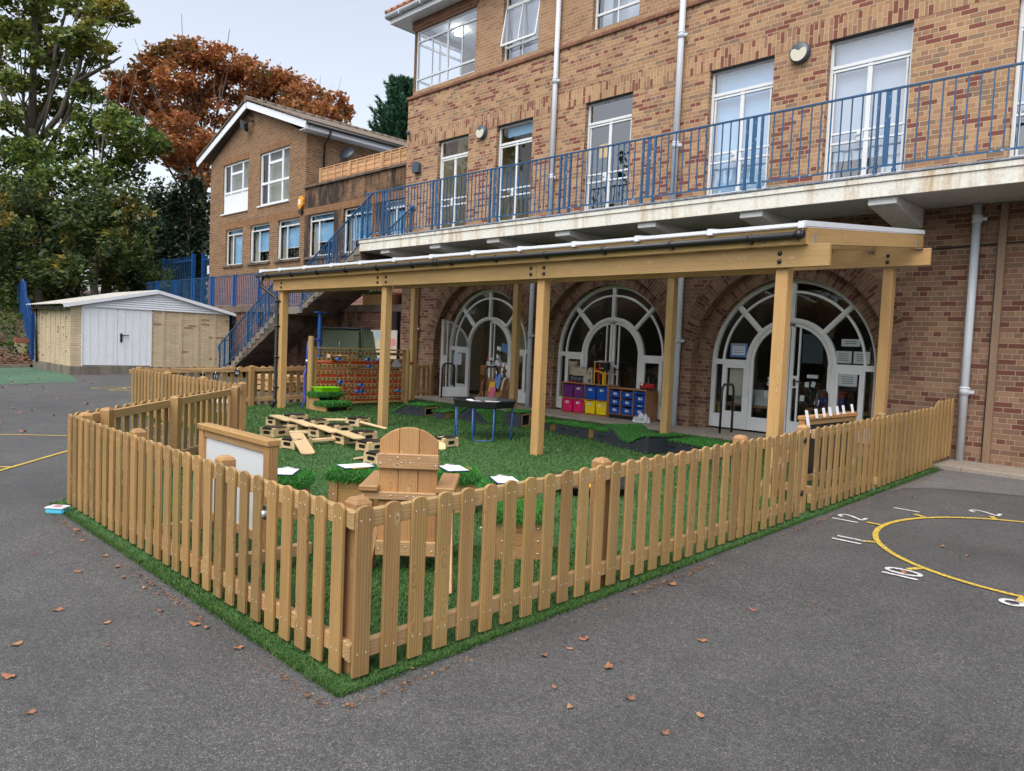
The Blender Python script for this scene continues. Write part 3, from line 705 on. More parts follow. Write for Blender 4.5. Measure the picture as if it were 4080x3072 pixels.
for i, (a, b) in enumerate(DOORS):
    m = (a + b) / 2
    low = i in (0, 1)
    vs = [(m, DZ0, 6.42, 0.075), (a + 0.085, 4.6, 6.40, 0.03), (b - 0.085, 4.6, 6.40, 0.03)]
    hs = [(6.45, a, b, 0.055), (6.385, a + 0.05, b - 0.05, 0.035), (5.375, a + 0.05, b - 0.05, 0.035), (5.215, a + 0.05, b - 0.05, 0.035)]
    d = rect_window(B, 'balcony_door', a, b, DZ0, DZ1, W + 0.10, vs, hs, 0.05, 0.03, 'frame', 'glass_hi' if i >= 2 else 'glass', kick=4.66)
    hd = MB(); hd.bx(m - 0.14, m - 0.045, W + 0.088, W + 0.099, 5.22, 5.375); hd.build('lock_plate', M['frame'], d)
    hd = MB(); hd.beam((m - 0.09, W + 0.07, 5.31), (m - 0.19, W + 0.07, 5.30), 0.014, 0.016); hd.beam((m - 0.09, W + 0.09, 5.31), (m - 0.09, W + 0.066, 5.31), 0.014, 0.014); hd.build('handle', M['steel'], d)
    if i == 3: sheet(d, 'blind', a + 0.10, b + 0.05, 4.45, 6.83, W + 0.24, 'blind'); sheet(d, 'curtain', a + 0.02, a + 0.10, 4.45, 6.83, W + 0.23, 'curtain')
    if i == 4: sheet(d, 'blind', a + 0.08, b - 0.02, 4.95, 6.83, W + 0.22, 'greyblind'); sheet(d, 'curtain', a + 0.03, a + 0.13, 4.45, 6.83, W + 0.24, 'curtain'); sheet(d, 'curtain', b - 0.42, b - 0.1, 4.45, 4.95, W + 0.26, 'curtain')
    if i == 5: sheet(d, 'blind', a + 0.04, b - 0.04, 5.3, 6.83, W + 0.2, 'greyblind')
    if i == 2: n_ = MB(); n_.bx(a + 0.30, a + 0.54, W + 0.152, W + 0.154, 5.72, 6.00); n_.build('notice', M['yellow'], d)
    if i == 1: sheet(d, 'blind', a + 0.2, b - 0.05, 6.62, 6.83, W + 0.2, 'blind2')
for j, (a, b, c, d_) in enumerate(W2H):
    if j == 0:
        a = -16.24; m = -14.975
        o = rect_window(B, 'window', a, b, c, d_, W + 0.05, [(m, c, d_, 0.06), ((a + m) / 2, c, 9.62, 0.032), ((m + b) / 2, 8.69, 9.62, 0.032)], [(9.65, a, b, 0.05), (8.67, a, b, 0.05)], 0.045, 0.03, 'pipe', 'glass_hi')
        f = MB()
        for y0, y1, z0, z1 in ((12.35, 12.40, c, d_), (13.85, 13.9, c, d_), (13.09, 13.13, c, d_), (12.40, 13.85, 9.62, 9.67), (12.40, 13.85, 8.65, 8.70), (12.40, 13.85, c, c + 0.05), (12.4, 13.85, d_ - 0.05, d_)): f.bx(-16.28, -16.235, y0, y1, z0, z1)
        f.build('side_window', M['pipe'], B)
    else:
        m = (a + b) / 2
        o = rect_window(B, 'window', a, b, c, d_, W + 0.10, [(m, c, d_, 0.034)], [(9.63, a, b, 0.05), (8.69, a, b, 0.055)], 0.045, 0.03, 'frame', 'glass_hi')
        if j == 1:      # top-hung light standing open
            sh = MB(); th = R(9); zt = 9.60; L = 0.93
            for u0, u1, v0, v1 in ((a + .02, a + .06, 0, L), (b - .06, b - .02, 0, L), (m - .015, m + .015, 0, L), (a + .02, b - .02, L - 0.045, L), (a + .02, b - .02, 0, 0.04)):
                cz = (v0 + v1) / 2
                sh.box(((u0 + u1) / 2, W + 0.085 - math.sin(th) * cz, zt - math.cos(th) * cz), (u1 - u0, 0.03, v1 - v0), (Vector((1, 0, 0)), Vector((0, math.cos(th), -math.sin(th))), Vector((0, math.sin(th), math.cos(th)))))
            so_ = sh.build('opening_light', M['frame'], o)
            g = MB(); g.face([(a + .05, W + 0.08, zt), (b - .05, W + 0.08, zt), (b - .05, W + 0.08 - math.sin(th) * L, zt - math.cos(th) * L), (a + .05, W + 0.08 - math.sin(th) * L, zt - math.cos(th) * L)][::-1]); g.build('pane', M['glass_hi'], so_)
        sheet(o, 'curtain', a + 0.05, a + 0.30, c, d_, W + 0.30, 'curtain'); sheet(o, 'curtain', m + 0.05, b - 0.04, c, d_, W + 0.36, 'curtain'); sheet(o, 'blind', a + .02, b - .02, c, d_, W + 0.55, 'greyblind')
# inside: rooms that show through the panes
def room(x0, x1, y0, y1, z0, z1, mat, name='interior', skip=()):
    r = MB()
    F = {'back': [(x0, y1, z0), (x1, y1, z0), (x1, y1, z1), (x0, y1, z1)], 'left': [(x0, y0, z0), (x0, y1, z0), (x0, y1, z1), (x0, y0, z1)], 'right': [(x1, y0, z0), (x1, y0, z1), (x1, y1, z1), (x1, y1, z0)],
         'floor': [(x0, y0, z0), (x1, y0, z0), (x1, y1, z0), (x0, y1, z0)], 'ceil': [(x0, y0, z1), (x0, y1, z1), (x1, y1, z1), (x1, y0, z1)]}
    for k_, v_ in F.items():
        if k_ not in skip: r.face(v_)
    return r.build(name, M[mat], B)
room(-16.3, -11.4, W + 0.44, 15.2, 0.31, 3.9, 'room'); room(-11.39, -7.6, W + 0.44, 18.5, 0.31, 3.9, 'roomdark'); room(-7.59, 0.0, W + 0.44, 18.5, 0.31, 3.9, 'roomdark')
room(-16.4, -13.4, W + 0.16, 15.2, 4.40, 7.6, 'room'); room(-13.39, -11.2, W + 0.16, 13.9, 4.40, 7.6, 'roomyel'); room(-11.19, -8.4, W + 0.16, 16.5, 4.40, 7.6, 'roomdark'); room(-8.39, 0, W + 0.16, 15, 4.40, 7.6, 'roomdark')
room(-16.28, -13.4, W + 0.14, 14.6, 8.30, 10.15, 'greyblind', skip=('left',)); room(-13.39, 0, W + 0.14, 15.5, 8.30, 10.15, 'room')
def lit(x, y, z, rx, ry, rz_, label, mat='lamp'):
    b = MB(); b.lathe([(0.001, -1), (0.5, -0.86), (0.87, -0.5), (1, 0), (0.87, 0.5), (0.5, 0.86), (0.001, 1)], (0, 0, 0), 18)
    b.v = [(x + v[0] * rx, y + v[1] * ry, z + v[2] * rz_) for v in b.v]
    return tag(b.build('globe_lamp', M[mat]), label, 'lamp')
lit(-14.55, 13.6, 6.12, 0.14, 0.14, 0.20, 'lit white globe lamp seen through the left-hand balcony door')
lit(-15.6, 13.2, 10.0, 0.13, 0.13, 0.02, 'lit round ceiling lamp inside the top corner window')
for x, y in ((-10.3, 14.6), (-9.2, 15.4), (-13.2, 14.0), (-6.3, 14.5), (-5.0, 14.6)):
    b = MB(); b.bx(x - 0.35, x + 0.35, y, y + 0.14, 3.80, 3.86)
    tag(b.build('ceiling_light', M['strip']), 'lit ceiling strip light inside behind the arched windows', 'ceiling light', 'strip lights inside the arches')

# ---- arched windows and doors of the ground storey
YF = W + 0.33
def leaf(parent, name, hx, hy, rz, mirror, zb=0.345):
    """one glazed door leaf: hinge at local x=0, meeting stile at x=w, quarter-round head"""
    w_ = 0.715; sg = -1 if mirror else 1
    f = MB(); d = 0.045
    def bx(x0, x1, z0, z1, e=0.0): f.bx(sg * x0, sg * x1, -d / 2 + e, d / 2 - e, z0, z1)
    bx(0, 0.055, zb, ZC); bx(w_ - 0.06, w_ - 0.002, zb, ZC + w_ - 0.01)
    bx(0.055, w_ - 0.06, zb, 0.585, 0.004); bx(w_ - 0.17, w_ - 0.14, 0.585, ZC + w_ - 0.04, 0.006); bx(w_ - 0.14, w_ - 0.06, 1.17, 1.38, 0.005)
    f.ring(sg * w_, ZC, w_ - 0.05, w_, -d / 2, d / 2, PI / 2, PI, 14) if not mirror else f.ring(sg * w_, ZC, w_ - 0.05, w_, -d / 2, d / 2, 0, PI / 2, 14)
    o = f.build(name, M['frame_low'], parent, bevel=0.003)
    o.location = (hx, hy, 0); o.rotation_euler = (0, 0, rz)
    g = MB(); P = [(sg * 0.03, 0.0, 0.585), (sg * w_, 0.0, 0.585)] + [(sg * (w_ - w_ * math.sin(PI / 2 * t / 12) * 0.965), 0.0, ZC + w_ * 0.965 * math.cos(PI / 2 * t / 12)) for t in range(13)]
    g.face(P if not mirror else P[::-1]); g.build('pane', M['glass'], o)
    h = MB(); xh = sg * (w_ - 0.10); sy = -1
    h.bx(xh - 0.02, xh + 0.02, -d / 2 - 0.006, -d / 2, 1.2, 1.33); h.beam((xh, -d / 2 - 0.045, 1.29), (xh - sg * 0.13, -d / 2 - 0.045, 1.29), 0.02, 0.02); h.beam((xh, -d / 2, 1.29), (xh, -d / 2 - 0.05, 1.29), 0.018, 0.018)
    h.build('handle', M['blacksteel'], o)
    return o
for ai, c in enumerate(ARCH):
    f = MB(); zb = 0.345; y0, y1 = YF, YF + 0.07
    f.ring(c, ZC, 1.415, 1.492, y0, y1, n=40)
    for sx in (-1, 1):
        def V(x0, x1, z0, z1, e=0.0): f.bx(c + sx * x0, c + sx * x1, y0 + e, y1 - e, z0, z1)
        V(1.415, 1.49, zb, ZC); V(0.725, 0.805, zb, ZC)
        V(0.805, 1.415, ZC - 0.055, ZC + 0.04, 0.004)
        V(0.805, 1.415, zb, 0.60, 0.006)
        V(1.235, 1.275, 0.60, ZC - 0.055, 0.008)
        V(0.805, 0.85, 0.60, ZC - 0.055, 0.010); V(1.19, 1.235, 0.60, ZC - 0.055, 0.010); V(0.85, 1.19, 0.60, 0.66, 0.010); V(0.85, 1.19, ZC - 0.115, ZC - 0.055, 0.010)
    f.ring(c, ZC, 0.725, 0.81, y0, y1, n=32); f.ring(c, ZC, 0.752, 0.772, y0 - 0.012, y0 + 0.005, n=32)
    f.ring(c, ZC, 1.245, 1.285, y0 + 0.012, y1 - 0.012, n=36)
    for a in (45, 90, 135):
        ca, sa = math.cos(R(a)), math.sin(R(a))
        f.beam((c + 0.80 * ca, (y0 + y1) / 2, ZC + 0.80 * sa), (c + 1.43 * ca, (y0 + y1) / 2, ZC + 1.43 * sa), 0.085, 0.066, up=(0, 1, 0))
        f.beam((c + 0.80 * ca, y0 - 0.006, ZC + 0.80 * sa), (c + 1.43 * ca, y0 - 0.006, ZC + 1.43 * sa), 0.035, 0.014, up=(0, 1, 0))
    o = f.build('arched_window', M['frame_low'], B)
    g = MB(); yy = YF + 0.035
    n = 40
    for i in range(n):          # glazing between door ring and outer frame
        t0, t1 = PI * i / n, PI * (i + 1) / n
        g.face([(c + r_ * math.cos(t), yy, ZC + r_ * math.sin(t)) for r_, t in ((0.77, t0), (1.45, t0), (1.45, t1), (0.77, t1))][::-1])
    for sx in (-1, 1): g.face([(c + sx * 0.77, yy, 0.58), (c + sx * 1.45, yy, 0.58), (c + sx * 1.45, yy, ZC), (c + sx * 0.77, yy, ZC)][::sx])
    g.build('pane', M['glass'], o)
    op = ai == 0
    leaf(B, 'glazed_door', c - 0.722, YF + (0.0 if op else 0.035), R(-124) if op else 0.0, False)
    leaf(B, 'glazed_door', c + 0.722, YF + 0.035, 0.0, True)
    hp = MB()
    for z in (0.55, 1.02, 1.5): hp.bx(c - 0.742, c - 0.728, YF - 0.022, YF - 0.008, z - 0.05, z + 0.05); hp.bx(c + 0.728, c + 0.742, YF - 0.022, YF - 0.008, z - 0.05, z + 0.05)
    hp.build('hinge', M['frame_low'], B)

# ---- eaves, roof, gutter, pipes
e = MB(); e.bx(-16.90, 3.0, 11.92, 12.6, 10.2, 10.215); e.bx(-16.90, -16.3, 12.6, 22, 10.2, 10.215); e.build('soffit', M['white'], B)
e = MB(); e.bx(-16.93, 3.0, 11.885, 11.92, 10.185, 10.40); e.bx(-16.93, -16.90, 11.92, 22, 10.185, 10.40); e.build('fascia_board', M['white'], B)
e = MB(); e.tube([(-17.0, 11.81, 10.37), (3.0, 11.81, 10.40)], 0.065, 12); e.tube([(-17.0, 11.81, 10.37), (-17.0, 22, 10.4)], 0.065, 12)
for k_ in range(12): e.bx(-16.4 + k_ * 0.9, -16.37 + k_ * 0.9, 11.745, 11.89, 10.285, 10.42)
e.build('gutter', M['pipe'], B)
rf = MB(); a0 = (-17.03, 11.78, 10.44); a1 = (3.0, 11.78, 10.44); b0 = (-12.5, 16.3, 13.6); b1 = (3.0, 16.3, 13.6)
rf.face([a0, a1, b1, b0]); rf.face([a0, b0, (-12.5, 22, 13.6), (-17.03, 22, 10.44)])
for k_ in range(70): rf.tube([(-16.95 + k_ * 0.27, 11.76, 10.45), (-16.95 + k_ * 0.27, 12.3, 10.82)], 0.06, 8)
rf.build('roof', M['rooftile'], B)
def drainpipe(x, z0, z1, r, cols, parent=B, y=W - 0.085):
    d = MB(); d.tube([(x, y, z0), (x, y, z1)], r, 14)
    for z in cols:
        d.tube([(x, y, z - 0.06), (x, y, z + 0.06)], r + 0.012, 14); d.tube([(x, y, z + 0.035), (x, y, z + 0.05)], r + 0.018, 14)
        d.bx(x + r, x + r + 0.07, y - 0.012, y + 0.02, z - 0.03, z + 0.015)
    return d.build('drainpipe', M['pipe'], parent)
drainpipe(-11.08, 4.4, 10.3, 0.055, (5.42, 7.50)); drainpipe(-7.93, 4.4, 10.3, 0.06, (5.62, 7.66)); drainpipe(-2.84, 0.312, 3.99, 0.055, (1.32, 3.78))
drainpipe(-15.70, 0.312, 3.99, 0.052, (2.05,)); drainpipe(-11.50, 0.312, 3.99, 0.055, (1.95,)); drainpipe(-7.644, 0.312, 3.99, 0.055, (1.93,))
c_ = MB(); c_.bx(-2.565, -2.475, W - 0.05, W, 0.312, 3.98); c_.build('cable_trunking', wood('weathered_batten', (0.27, 0.19, 0.125), (0.18, 0.12, 0.08)), B)
c_ = MB(); c_.bx(-2.585, -2.567, W - 0.03, W, 0.312, 3.98); c_.build('trunking_gap', M['black'], B)
c_ = MB(); c_.tube([(-7.0, W - 0.02, 3.36), (-5.0, W - 0.02, 3.34), (-3.3, W - 0.02, 3.40), (-2.0, W - 0.03, 3.44), (1.0, W - 0.02, 3.5)], 0.012, 6); c_.build('wall_cable', M['black'], B)
# ---- balcony
bl = MB(); bl.bx(-16.62, 3.0, 10.97, W, 4.0, 4.255); bl.build('balcony_slab', M['soffit'], B)
bl = MB(); bl.bx(-16.64, 3.0, 10.945, 10.969, 3.985, 4.19); bl.bx(-16.66, 3.0, 10.925, 10.968, 4.191, 4.268); bl.bx(-16.645, -16.621, 10.97, W, 3.985, 4.26); bl.build('balcony_fascia', M['fascia'], B, bevel=0.006)
bl = MB(); bl.bx(-16.67, 3.0, 10.91, 11.15, 4.27, 4.305); bl.bx(-16.66, 3.0, 11.15, W - 0.002, 4.256, 4.30); bl.build('lead_flashing', M['lead'], B, bevel=0.008)
for x in (-15.60, -13.62, -11.655, -9.68, -7.70, -5.72, -3.755, -1.78, 0.2):
    b = MB(); b.prism([(0, 0), (W - 11.0, -0.275), (W - 11.0, 0), (0, 0.10)][0:0] or [(0, -0.105), (W - 11.02, -0.275), (W - 11.02, 0.0), (0, 0.0)], (x - 0.19, 11.02, 3.999), (0, 1, 0), (0, 0, 1), (1, 0, 0), 0.38)
    b.build('balcony_beam', M['beampaint'], B, bevel=0.006)

# ------------------------------------------------------------------ balcony railing
def copy_mesh(name, me, parent, loc, rz=0.0):
    return obj(name, me, parent, loc, rz)
RL = thing('balcony_railing', 'long chipped blue steel railing along the balcony edge', 'railing')
r = MB(); r.bx(-16.62, 0.5, 10.975, 11.005, 5.445, 5.475); r.build('top_rail', M['blue2'], RL, bevel=0.004)
r = MB(); r.bx(-16.62, 0.5, 10.98, 11.0, 4.41, 4.435); r.build('bottom_rail', M['blue'], RL)
m0 = MB(); m0.box((0, 0, 0.505), (0.017, 0.017, 1.01)); bal = m0.build('baluster', M['blue'], RL); bal_me = bal.data
xs_, x = [], -16.48
while x < -1.7:
    if not any(abs(x - t) < 0.19 for t in (-15.55, -13.59, -11.635, -9.64, -7.70, -5.72, -3.745, -1.78)): xs_.append(x)
    x += 0.121 if x < -8 else 0.146
xs_ = xs_[:100]
bal.location = (xs_[0], 10.99, 4.435)
for x in xs_[1:]: copy_mesh('baluster', bal_me, RL, (x, 10.99, 4.435))
pm = MB(); pm.box((0, 0, 0.58), (0.032, 0.05, 1.13)); pm.box((0, 0.0, 0.04), (0.05, 0.06, 0.06)); post0 = pm.build('post', M['blue'], RL, bevel=0.003)
fm = MB(); fm.box((0, 0, 0.505), (0.075, 0.012, 1.01)); flat0 = fm.build('flat_bar', M['blue'], RL)
first = True
for t in (-15.55, -13.59, -11.635, -9.64, -7.70, -5.72, -3.745, -1.78):
    for dx in (-0.125, 0.125):
        if first: post0.location = (t + dx, 10.99, 4.30)
        else: copy_mesh('post', post0.data, RL, (t + dx, 10.99, 4.30))
        if dx < 0:
            if first: flat0.location = (t, 10.99, 4.435)
            else: copy_mesh('flat_bar', flat0.data, RL, (t, 10.99, 4.435))
        first = False

# ------------------------------------------------------------------ concrete stair with its rail
ST = thing('concrete_staircase', 'weathered concrete outdoor staircase climbing from the yard to the balcony', 'staircase')
def flight(mb, x_top, z_top, n, going, rise, y0, y1, thick):
    """stepped side profile falling towards -X, pushed across y"""
    P = [(x_top, z_top)]
    x, z = x_top, z_top
    for i in range(n):
        z -= rise; P.append((x, z)); x -= going; P.append((x, z))
    P = P + [(x, z - thick * 0.55), (x_top, z_top - thick - rise)]
    mb.prism([(a - x_top, b - z_top) for a, b in P][::-1], (x_top, y1, z_top), (1, 0, 0), (0, 0, 1), (0, -1, 0), y1 - y0)
    return x, z
s = MB(); xe, ze = flight(s, -16.64, 4.27, 11, 0.29, 0.1525, 10.99, 12.25, 0.42)
s.build('upper_flight', [M['concrete_dk']], ST)
s = MB(); s.bx(-21.0, xe, 10.99, 12.25, ze - 0.24, ze); s.build('landing', M['concrete_dk'], ST)
s = MB(); xf, zf = flight(s, -21.0, ze, 14, 0.283, 0.163, 10.99, 12.25, 0.42); s.build('lower_flight', M['concrete_dk'], ST)
sf = MB()     # paler worn tread ends and string on the outside
x, z = -16.64, 4.27
def tread_side(mb, x_top, z_top, n, going, rise):
    x, z = x_top, z_top
    for i in range(n):
        z -= rise
        mb.prism([(0, 0), (0, -0.20), (-going, -0.20 + 0.0), (-going, 0)][::-1], (x, 10.985, z), (1, 0, 0), (0, 0, 1), (0, -1, 0), 0.02)
        x -= going
tread_side(sf, -16.64, 4.27, 11, 0.29, 0.1525); tread_side(sf, -21.0, ze, 14, 0.283, 0.163); sf.bx(-21.0, xe, 10.965, 10.985, ze - 0.23, ze - 0.002)
sf.build('stair_string', M['concrete'], ST)
c = MB(); c.lathe([(0.055, 0.27), (0.055, 2.42)], (-18.85, 11.0 + 0.15, 0), 18); c.bx(-18.98, -18.72, 11.02, 11.28, 2.40, 2.43); c.build('column', M['blueleg'], ST)
def slanted_rail(root, xa, za, xb, zb, y, hgt=1.0, step=0.12, posts=()):
    t = MB(); t.beam((xa, y, za), (xb, y, zb), 0.035, 0.035); t.build('top_rail', M['blue2'], root)
    t = MB(); t.beam((xa, y, za - hgt), (xb, y, zb - hgt), 0.03, 0.03); t.build('bottom_rail', M['blue2'], root)
    n = int(abs(xb - xa) / step); bar = MB(); bar.box((0, 0, -hgt / 2), (0.016, 0.016, hgt)); me = None
    for i in range(1, n):
        f = i / n; x = xa + (xb - xa) * f; z = za + (zb - za) * f
        if me is None: o = bar.build('baluster', M['blue'], root); me = o.data; o.location = (x, y, z)
        else: copy_mesh('baluster', me, root, (x, y, z))
    pb = MB(); pb.box((0, 0, -hgt / 2 - 0.08), (0.045, 0.05, hgt + 0.2)); me = None
    for f in posts:
        x = xa + (xb - xa) * f; z = za + (zb - za) * f
        if me is None: o = pb.build('post', M['blue'], root); me = o.data; o.location = (x, y, z)
        else: copy_mesh('post', me, root, (x, y, z))
SR = thing('stair_railing', 'blue steel railing sloping down the outer side of the concrete staircase', 'railing')
slanted_rail(SR, -16.15, 5.455, -19.70, 3.58, 10.98, 1.02, 0.125, (0.06, 0.13, 0.51, 0.57, 0.97))
slanted_rail(SR, -21.0, 3.48, -25.12, 1.29, 10.98, 0.98, 0.125, (0.02, 0.15, 0.2, 0.42, 0.49, 0.90, 0.985))
t = MB(); t.beam((-19.70, 10.98, 3.58), (-21.0, 10.98, 3.48), 0.035, 0.035); t.tube([(-25.12, 10.98, 1.29), (-25.2, 10.98, 1.2), (-25.16, 10.98, 1.08), (-25.0, 10.98, 1.06)], 0.02, 8); t.beam((-19.7, 10.98, 2.62), (-21.0, 10.98, 2.55), 0.03, 0.03)
t.build('landing_rail', M['blue2'], SR)
BR = thing('back_stair_rail', 'short blue handrail with a ball end behind the balcony railing by the building corner', 'railing')
slanted_rail(BR, -16.12, 5.25, -19.4, 3.62, 12.18, 0.95, 0.125, (0.0, 0.11, 0.5))
t = MB(); t.lathe([(0.001, -0.075), (0.05, -0.055), (0.075, 0), (0.05, 0.055), (0.001, 0.075)], (-16.07, 12.18, 5.27), 14); t.build('ball_end', M['blueleg'], BR)

# retaining wall with coping, planter and pot on top
RW = thing('retaining_wall', 'damp dark brick retaining wall behind the staircase with a concrete coping', 'wall')
w_ = MB(world=True); w_.bx(-36, -16.481, 12.33, 12.49, 0.0, 2.50); w_.build('brickwork', M['brick_ret'], RW)
w_ = MB(); w_.bx(-19.7, -16.5, 12.26, 12.62, 2.501, 2.70); w_.bx(-36, -19.71, 12.26, 12.62, 2.501, 2.72); w_.build('coping', M['concrete_dk'], RW)
w_ = MB(); w_.bx(-16.82, -16.62, 12.20, 12.32, 0.2, 2.5); w_.build('dark_strip', M['blacksteel'], RW)  # narrow black upright box by the building corner
PB = thing('planter_box', 'dark wooden planter box with green plants on the retaining wall', 'planter')
w_ = MB(); w_.bx(-18.5, -17.35, 12.34, 12.62, 2.702, 3.0); w_.build('box', M['trellis'], PB)
rng = np.random.default_rng(3)
n = 700; pp = np.stack([rng.uniform(-18.45, -17.4, n), rng.uniform(12.36, 12.6, n), np.full(n, 2.98)], 1)
o = quads_mesh('plants', blades(rng, pp, 0.17, 0.03, 0.9), foliage('planter_green', ramp_leaf((0.04, 0.09, 0.02), (0.12, 0.17, 0.05))), 3, PB); o['kind'] = 'stuff'
pt = MB(); pt.lathe([(0.001, 0.0), (0.13, 0), (0.19, 0.25), (0.225, 0.255), (0.23, 0.33), (0.20, 0.335), (0.19, 0.28), (0.001, 0.27)], (-16.98, 12.44, 2.702), 20)
tag(pt.build('plant_pot', M['terracotta']), 'empty terracotta plant pot standing on the coping beside the planter', 'plant pot')

# railing of the upper terrace
TR = thing('terrace_railing', 'blue railing along the upper terrace in front of the brown brick wing', 'railing')
r = MB(); r.bx(-36, -19.9, 12.28, 12.31, 3.85, 3.88); r.build('top_rail', M['blue2'], TR)
r = MB(); r.bx(-36, -19.9, 12.285, 12.305, 2.78, 2.80); r.build('bottom_rail', M['blue2'], TR)
m0 = MB(); m0.box((0, 0, 0.53), (0.022, 0.022, 1.06)); me = None
TP = (-34.6, -32.6, -30.7, -28.85, -26.90, -24.90, -22.95, -20.9)
x = -35.9; cnt = 0
while x < -19.95 and cnt < 100:
    if not any(abs(x - t) < 0.16 for t in TP):
        if me is None: o = m0.build('baluster', M['blue2'], TR); me = o.data; o.location = (x, 12.295, 2.79)
        else: copy_mesh('baluster', me, TR, (x, 12.295, 2.79))
        cnt += 1
    x += 0.145
pm = MB(); pm.box((-0.07, 0.0, 0.95), (0.09, 0.05, 1.84)); pm.box((0.07, 0.02, 1.20), (0.10, 0.04, 1.32)); me = None
for t in TP:
    if me is None: o = pm.build('post', M['blueleg'], TR); me = o.data; o.location = (t, 12.29, 2.03)
    else: copy_mesh('post', me, TR, (t, 12.29, 2.03))
# taller blue gate and palings left of the brown wing
GT = thing('tall_blue_gate', 'tall blue steel gate standing open at the left end of the upper terrace', 'gate')
for x0, x1, zt, n in ((-38.7, -35.0, 5.25, 18), (-33.9, -32.9, 5.2, 6)):
    fr = MB(); fr.bx(x0, x1, 13.98, 14.02, zt - 0.24, zt - 0.17); fr.bx(x0, x1, 13.98, 14.02, 2.7, 2.76)
    fr.bx(x0 - 0.06, x0 + 0.06, 13.95, 14.05, 2.5, zt + 0.05); fr.bx(x1 - 0.09, x1 + 0.09, 13.93, 14.07, 2.5, zt + 0.08); fr.build('gate_frame', M['blueleg'], GT)
    me = None
    for i in range(1, n):
        if me is None: q = MB(); q.box((0, 0, 0), (0.022, 0.022, zt - 2.65)); o = q.build('bar', M['blue2'], GT); me = o.data; o.location = (x0 + (x1 - x0) * i / n, 14.0, (zt + 2.65) / 2)
        else: copy_mesh('bar', me, GT, (x0 + (x1 - x0) * i / n, 14.0, (zt + 2.65) / 2))

# ------------------------------------------------------------------ brown brick wing with the gable
GB = thing('brown_brick_wing', 'brown brick two storey wing with a white trimmed gable and blue blinds', 'building')
YG = 13.3
GW = [(-30.02, -28.49), (-27.81, -26.26), (-25.61, -24.02), (-23.41, -21.79), (-21.21, -19.60), (-18.98, -17.40)]
H = [(a, b, 4.47, 5.925) for a, b in GW] + [(-30.36, -28.09, 6.585, 8.57), (-27.14, -24.865, 6.60, 8.57)]
w_ = MB(world=True)
wall_holes(w_, -31.57, -23.69, 3.95, 8.78, [h for h in H if h[1] < -23.7], YG, 0.16)
w_.face([(-31.57, YG, 8.78), (-23.69, YG, 8.78), (-27.75, YG, 10.50)])
w_.face([(-23.69, YG, 6.85), (-23.69, 24, 6.85), (-23.69, 24, 8.95), (-23.69, YG, 8.95)])
w_.face([(-31.57, YG, 2.5), (-31.57, YG, 8.95), (-31.57, 24, 8.95), (-31.57, 24, 2.5)])
w_.build('gable_wall', M['brick_brown'], GB)
w_ = MB(world=True); wall_holes(w_, -23.69, -16.49, 3.95, 6.86, [h for h in H if h[0] > -23.7], YG, 0.16); w_.build('flat_roof_wall', M['brick_soot'], GB)
w_ = MB(world=True); w_.bx(-31.57, -16.49, YG - 0.004, YG + 0.2, 2.5, 3.95); w_.build('plinth_wall', M['brick_pink'], GB)
w_ = MB(); w_.bx(-23.72, -16.49, YG - 0.07, YG + 0.35, 6.861, 6.935); w_.build('coping', M['concrete_dk'], GB)
w_ = MB(); w_.bx(-23.68, -16.5, YG + 0.36, 24, 6.80, 6.85); w_.build('flat_roof', M['lead'], GB)
def soldier(x0, x1, z, y):
    s = MB(); s.bx(x0, x1, y - 0.004, y + 0.05, z, z + 0.225); o = s.build('brick_lintel', M['brick_brsold'], GB)
    for lp in o.data.loops: co = o.data.vertices[lp.vertex_index].co; o.data.uv_layers[0].data[lp.index].uv = (co.x, co.z - z)
soldier(-30.4, -23.7, 5.93, YG); soldier(-23.69, -16.5, 5.931, YG - 0.001); soldier(-30.4, -28.05, 8.575, YG); soldier(-27.2, -24.8, 8.576, YG)
for i, (a, b) in enumerate(GW):
    m = a + (b - a) * (0.36 if i != 1 else 0.40)
    ww = rect_window(GB, 'window', a, b, 4.47, 5.925, YG + 0.08, [(m, 4.47, 5.68, 0.05)], [(5.70, a, b, 0.05)], 0.055, 0.04, 'frame', 'glass')
    sl = MB(); sl.bx(a - 0.14, b + 0.10, YG - 0.06, YG + 0.08, 4.385, 4.468); sl.build('sill', M['concrete_dk'], ww)
    zb = (4.5, 4.93, 4.93, 5.0, 4.93, 4.93)[i]
    sheet(ww, 'net_curtain', a + 0.04, a + 0.34, 4.5, 5.64, YG + 0.21, 'room')
    sheet(ww, 'blind', a + (0.3 if i != 0 else 0.5), b - 0.02, zb, 5.62, YG + 0.19, 'blind2'); sheet(ww, 'blind', a + 0.02, b - 0.02, 5.74, 5.9, YG + 0.22, 'blind2')
    if i != 0:
        q = MB(); q.bx(a + 0.3, b - 0.02, YG + 0.18, YG + 0.205, zb - 0.035, zb); q.build('blind_bar', M['white'], ww)
    if i in (1, 2):     # casement swung open
        q = MB(); L = m - a
        for (u0, u1, v0, v1) in ((0, 0.04, 0, 1.2), (L - 0.04, L, 0, 1.2), (0, L, 0, 0.045), (0, L, 1.155, 1.2)):
            q.box(((u0 + u1) / 2, 0, (v0 + v1) / 2), (u1 - u0, 0.035, v1 - v0))
        o = q.build('open_casement', M['frame'], ww); o.location = (a + 0.03, YG + 0.05, 4.49); o.rotation_euler = (0, 0, R(-24))
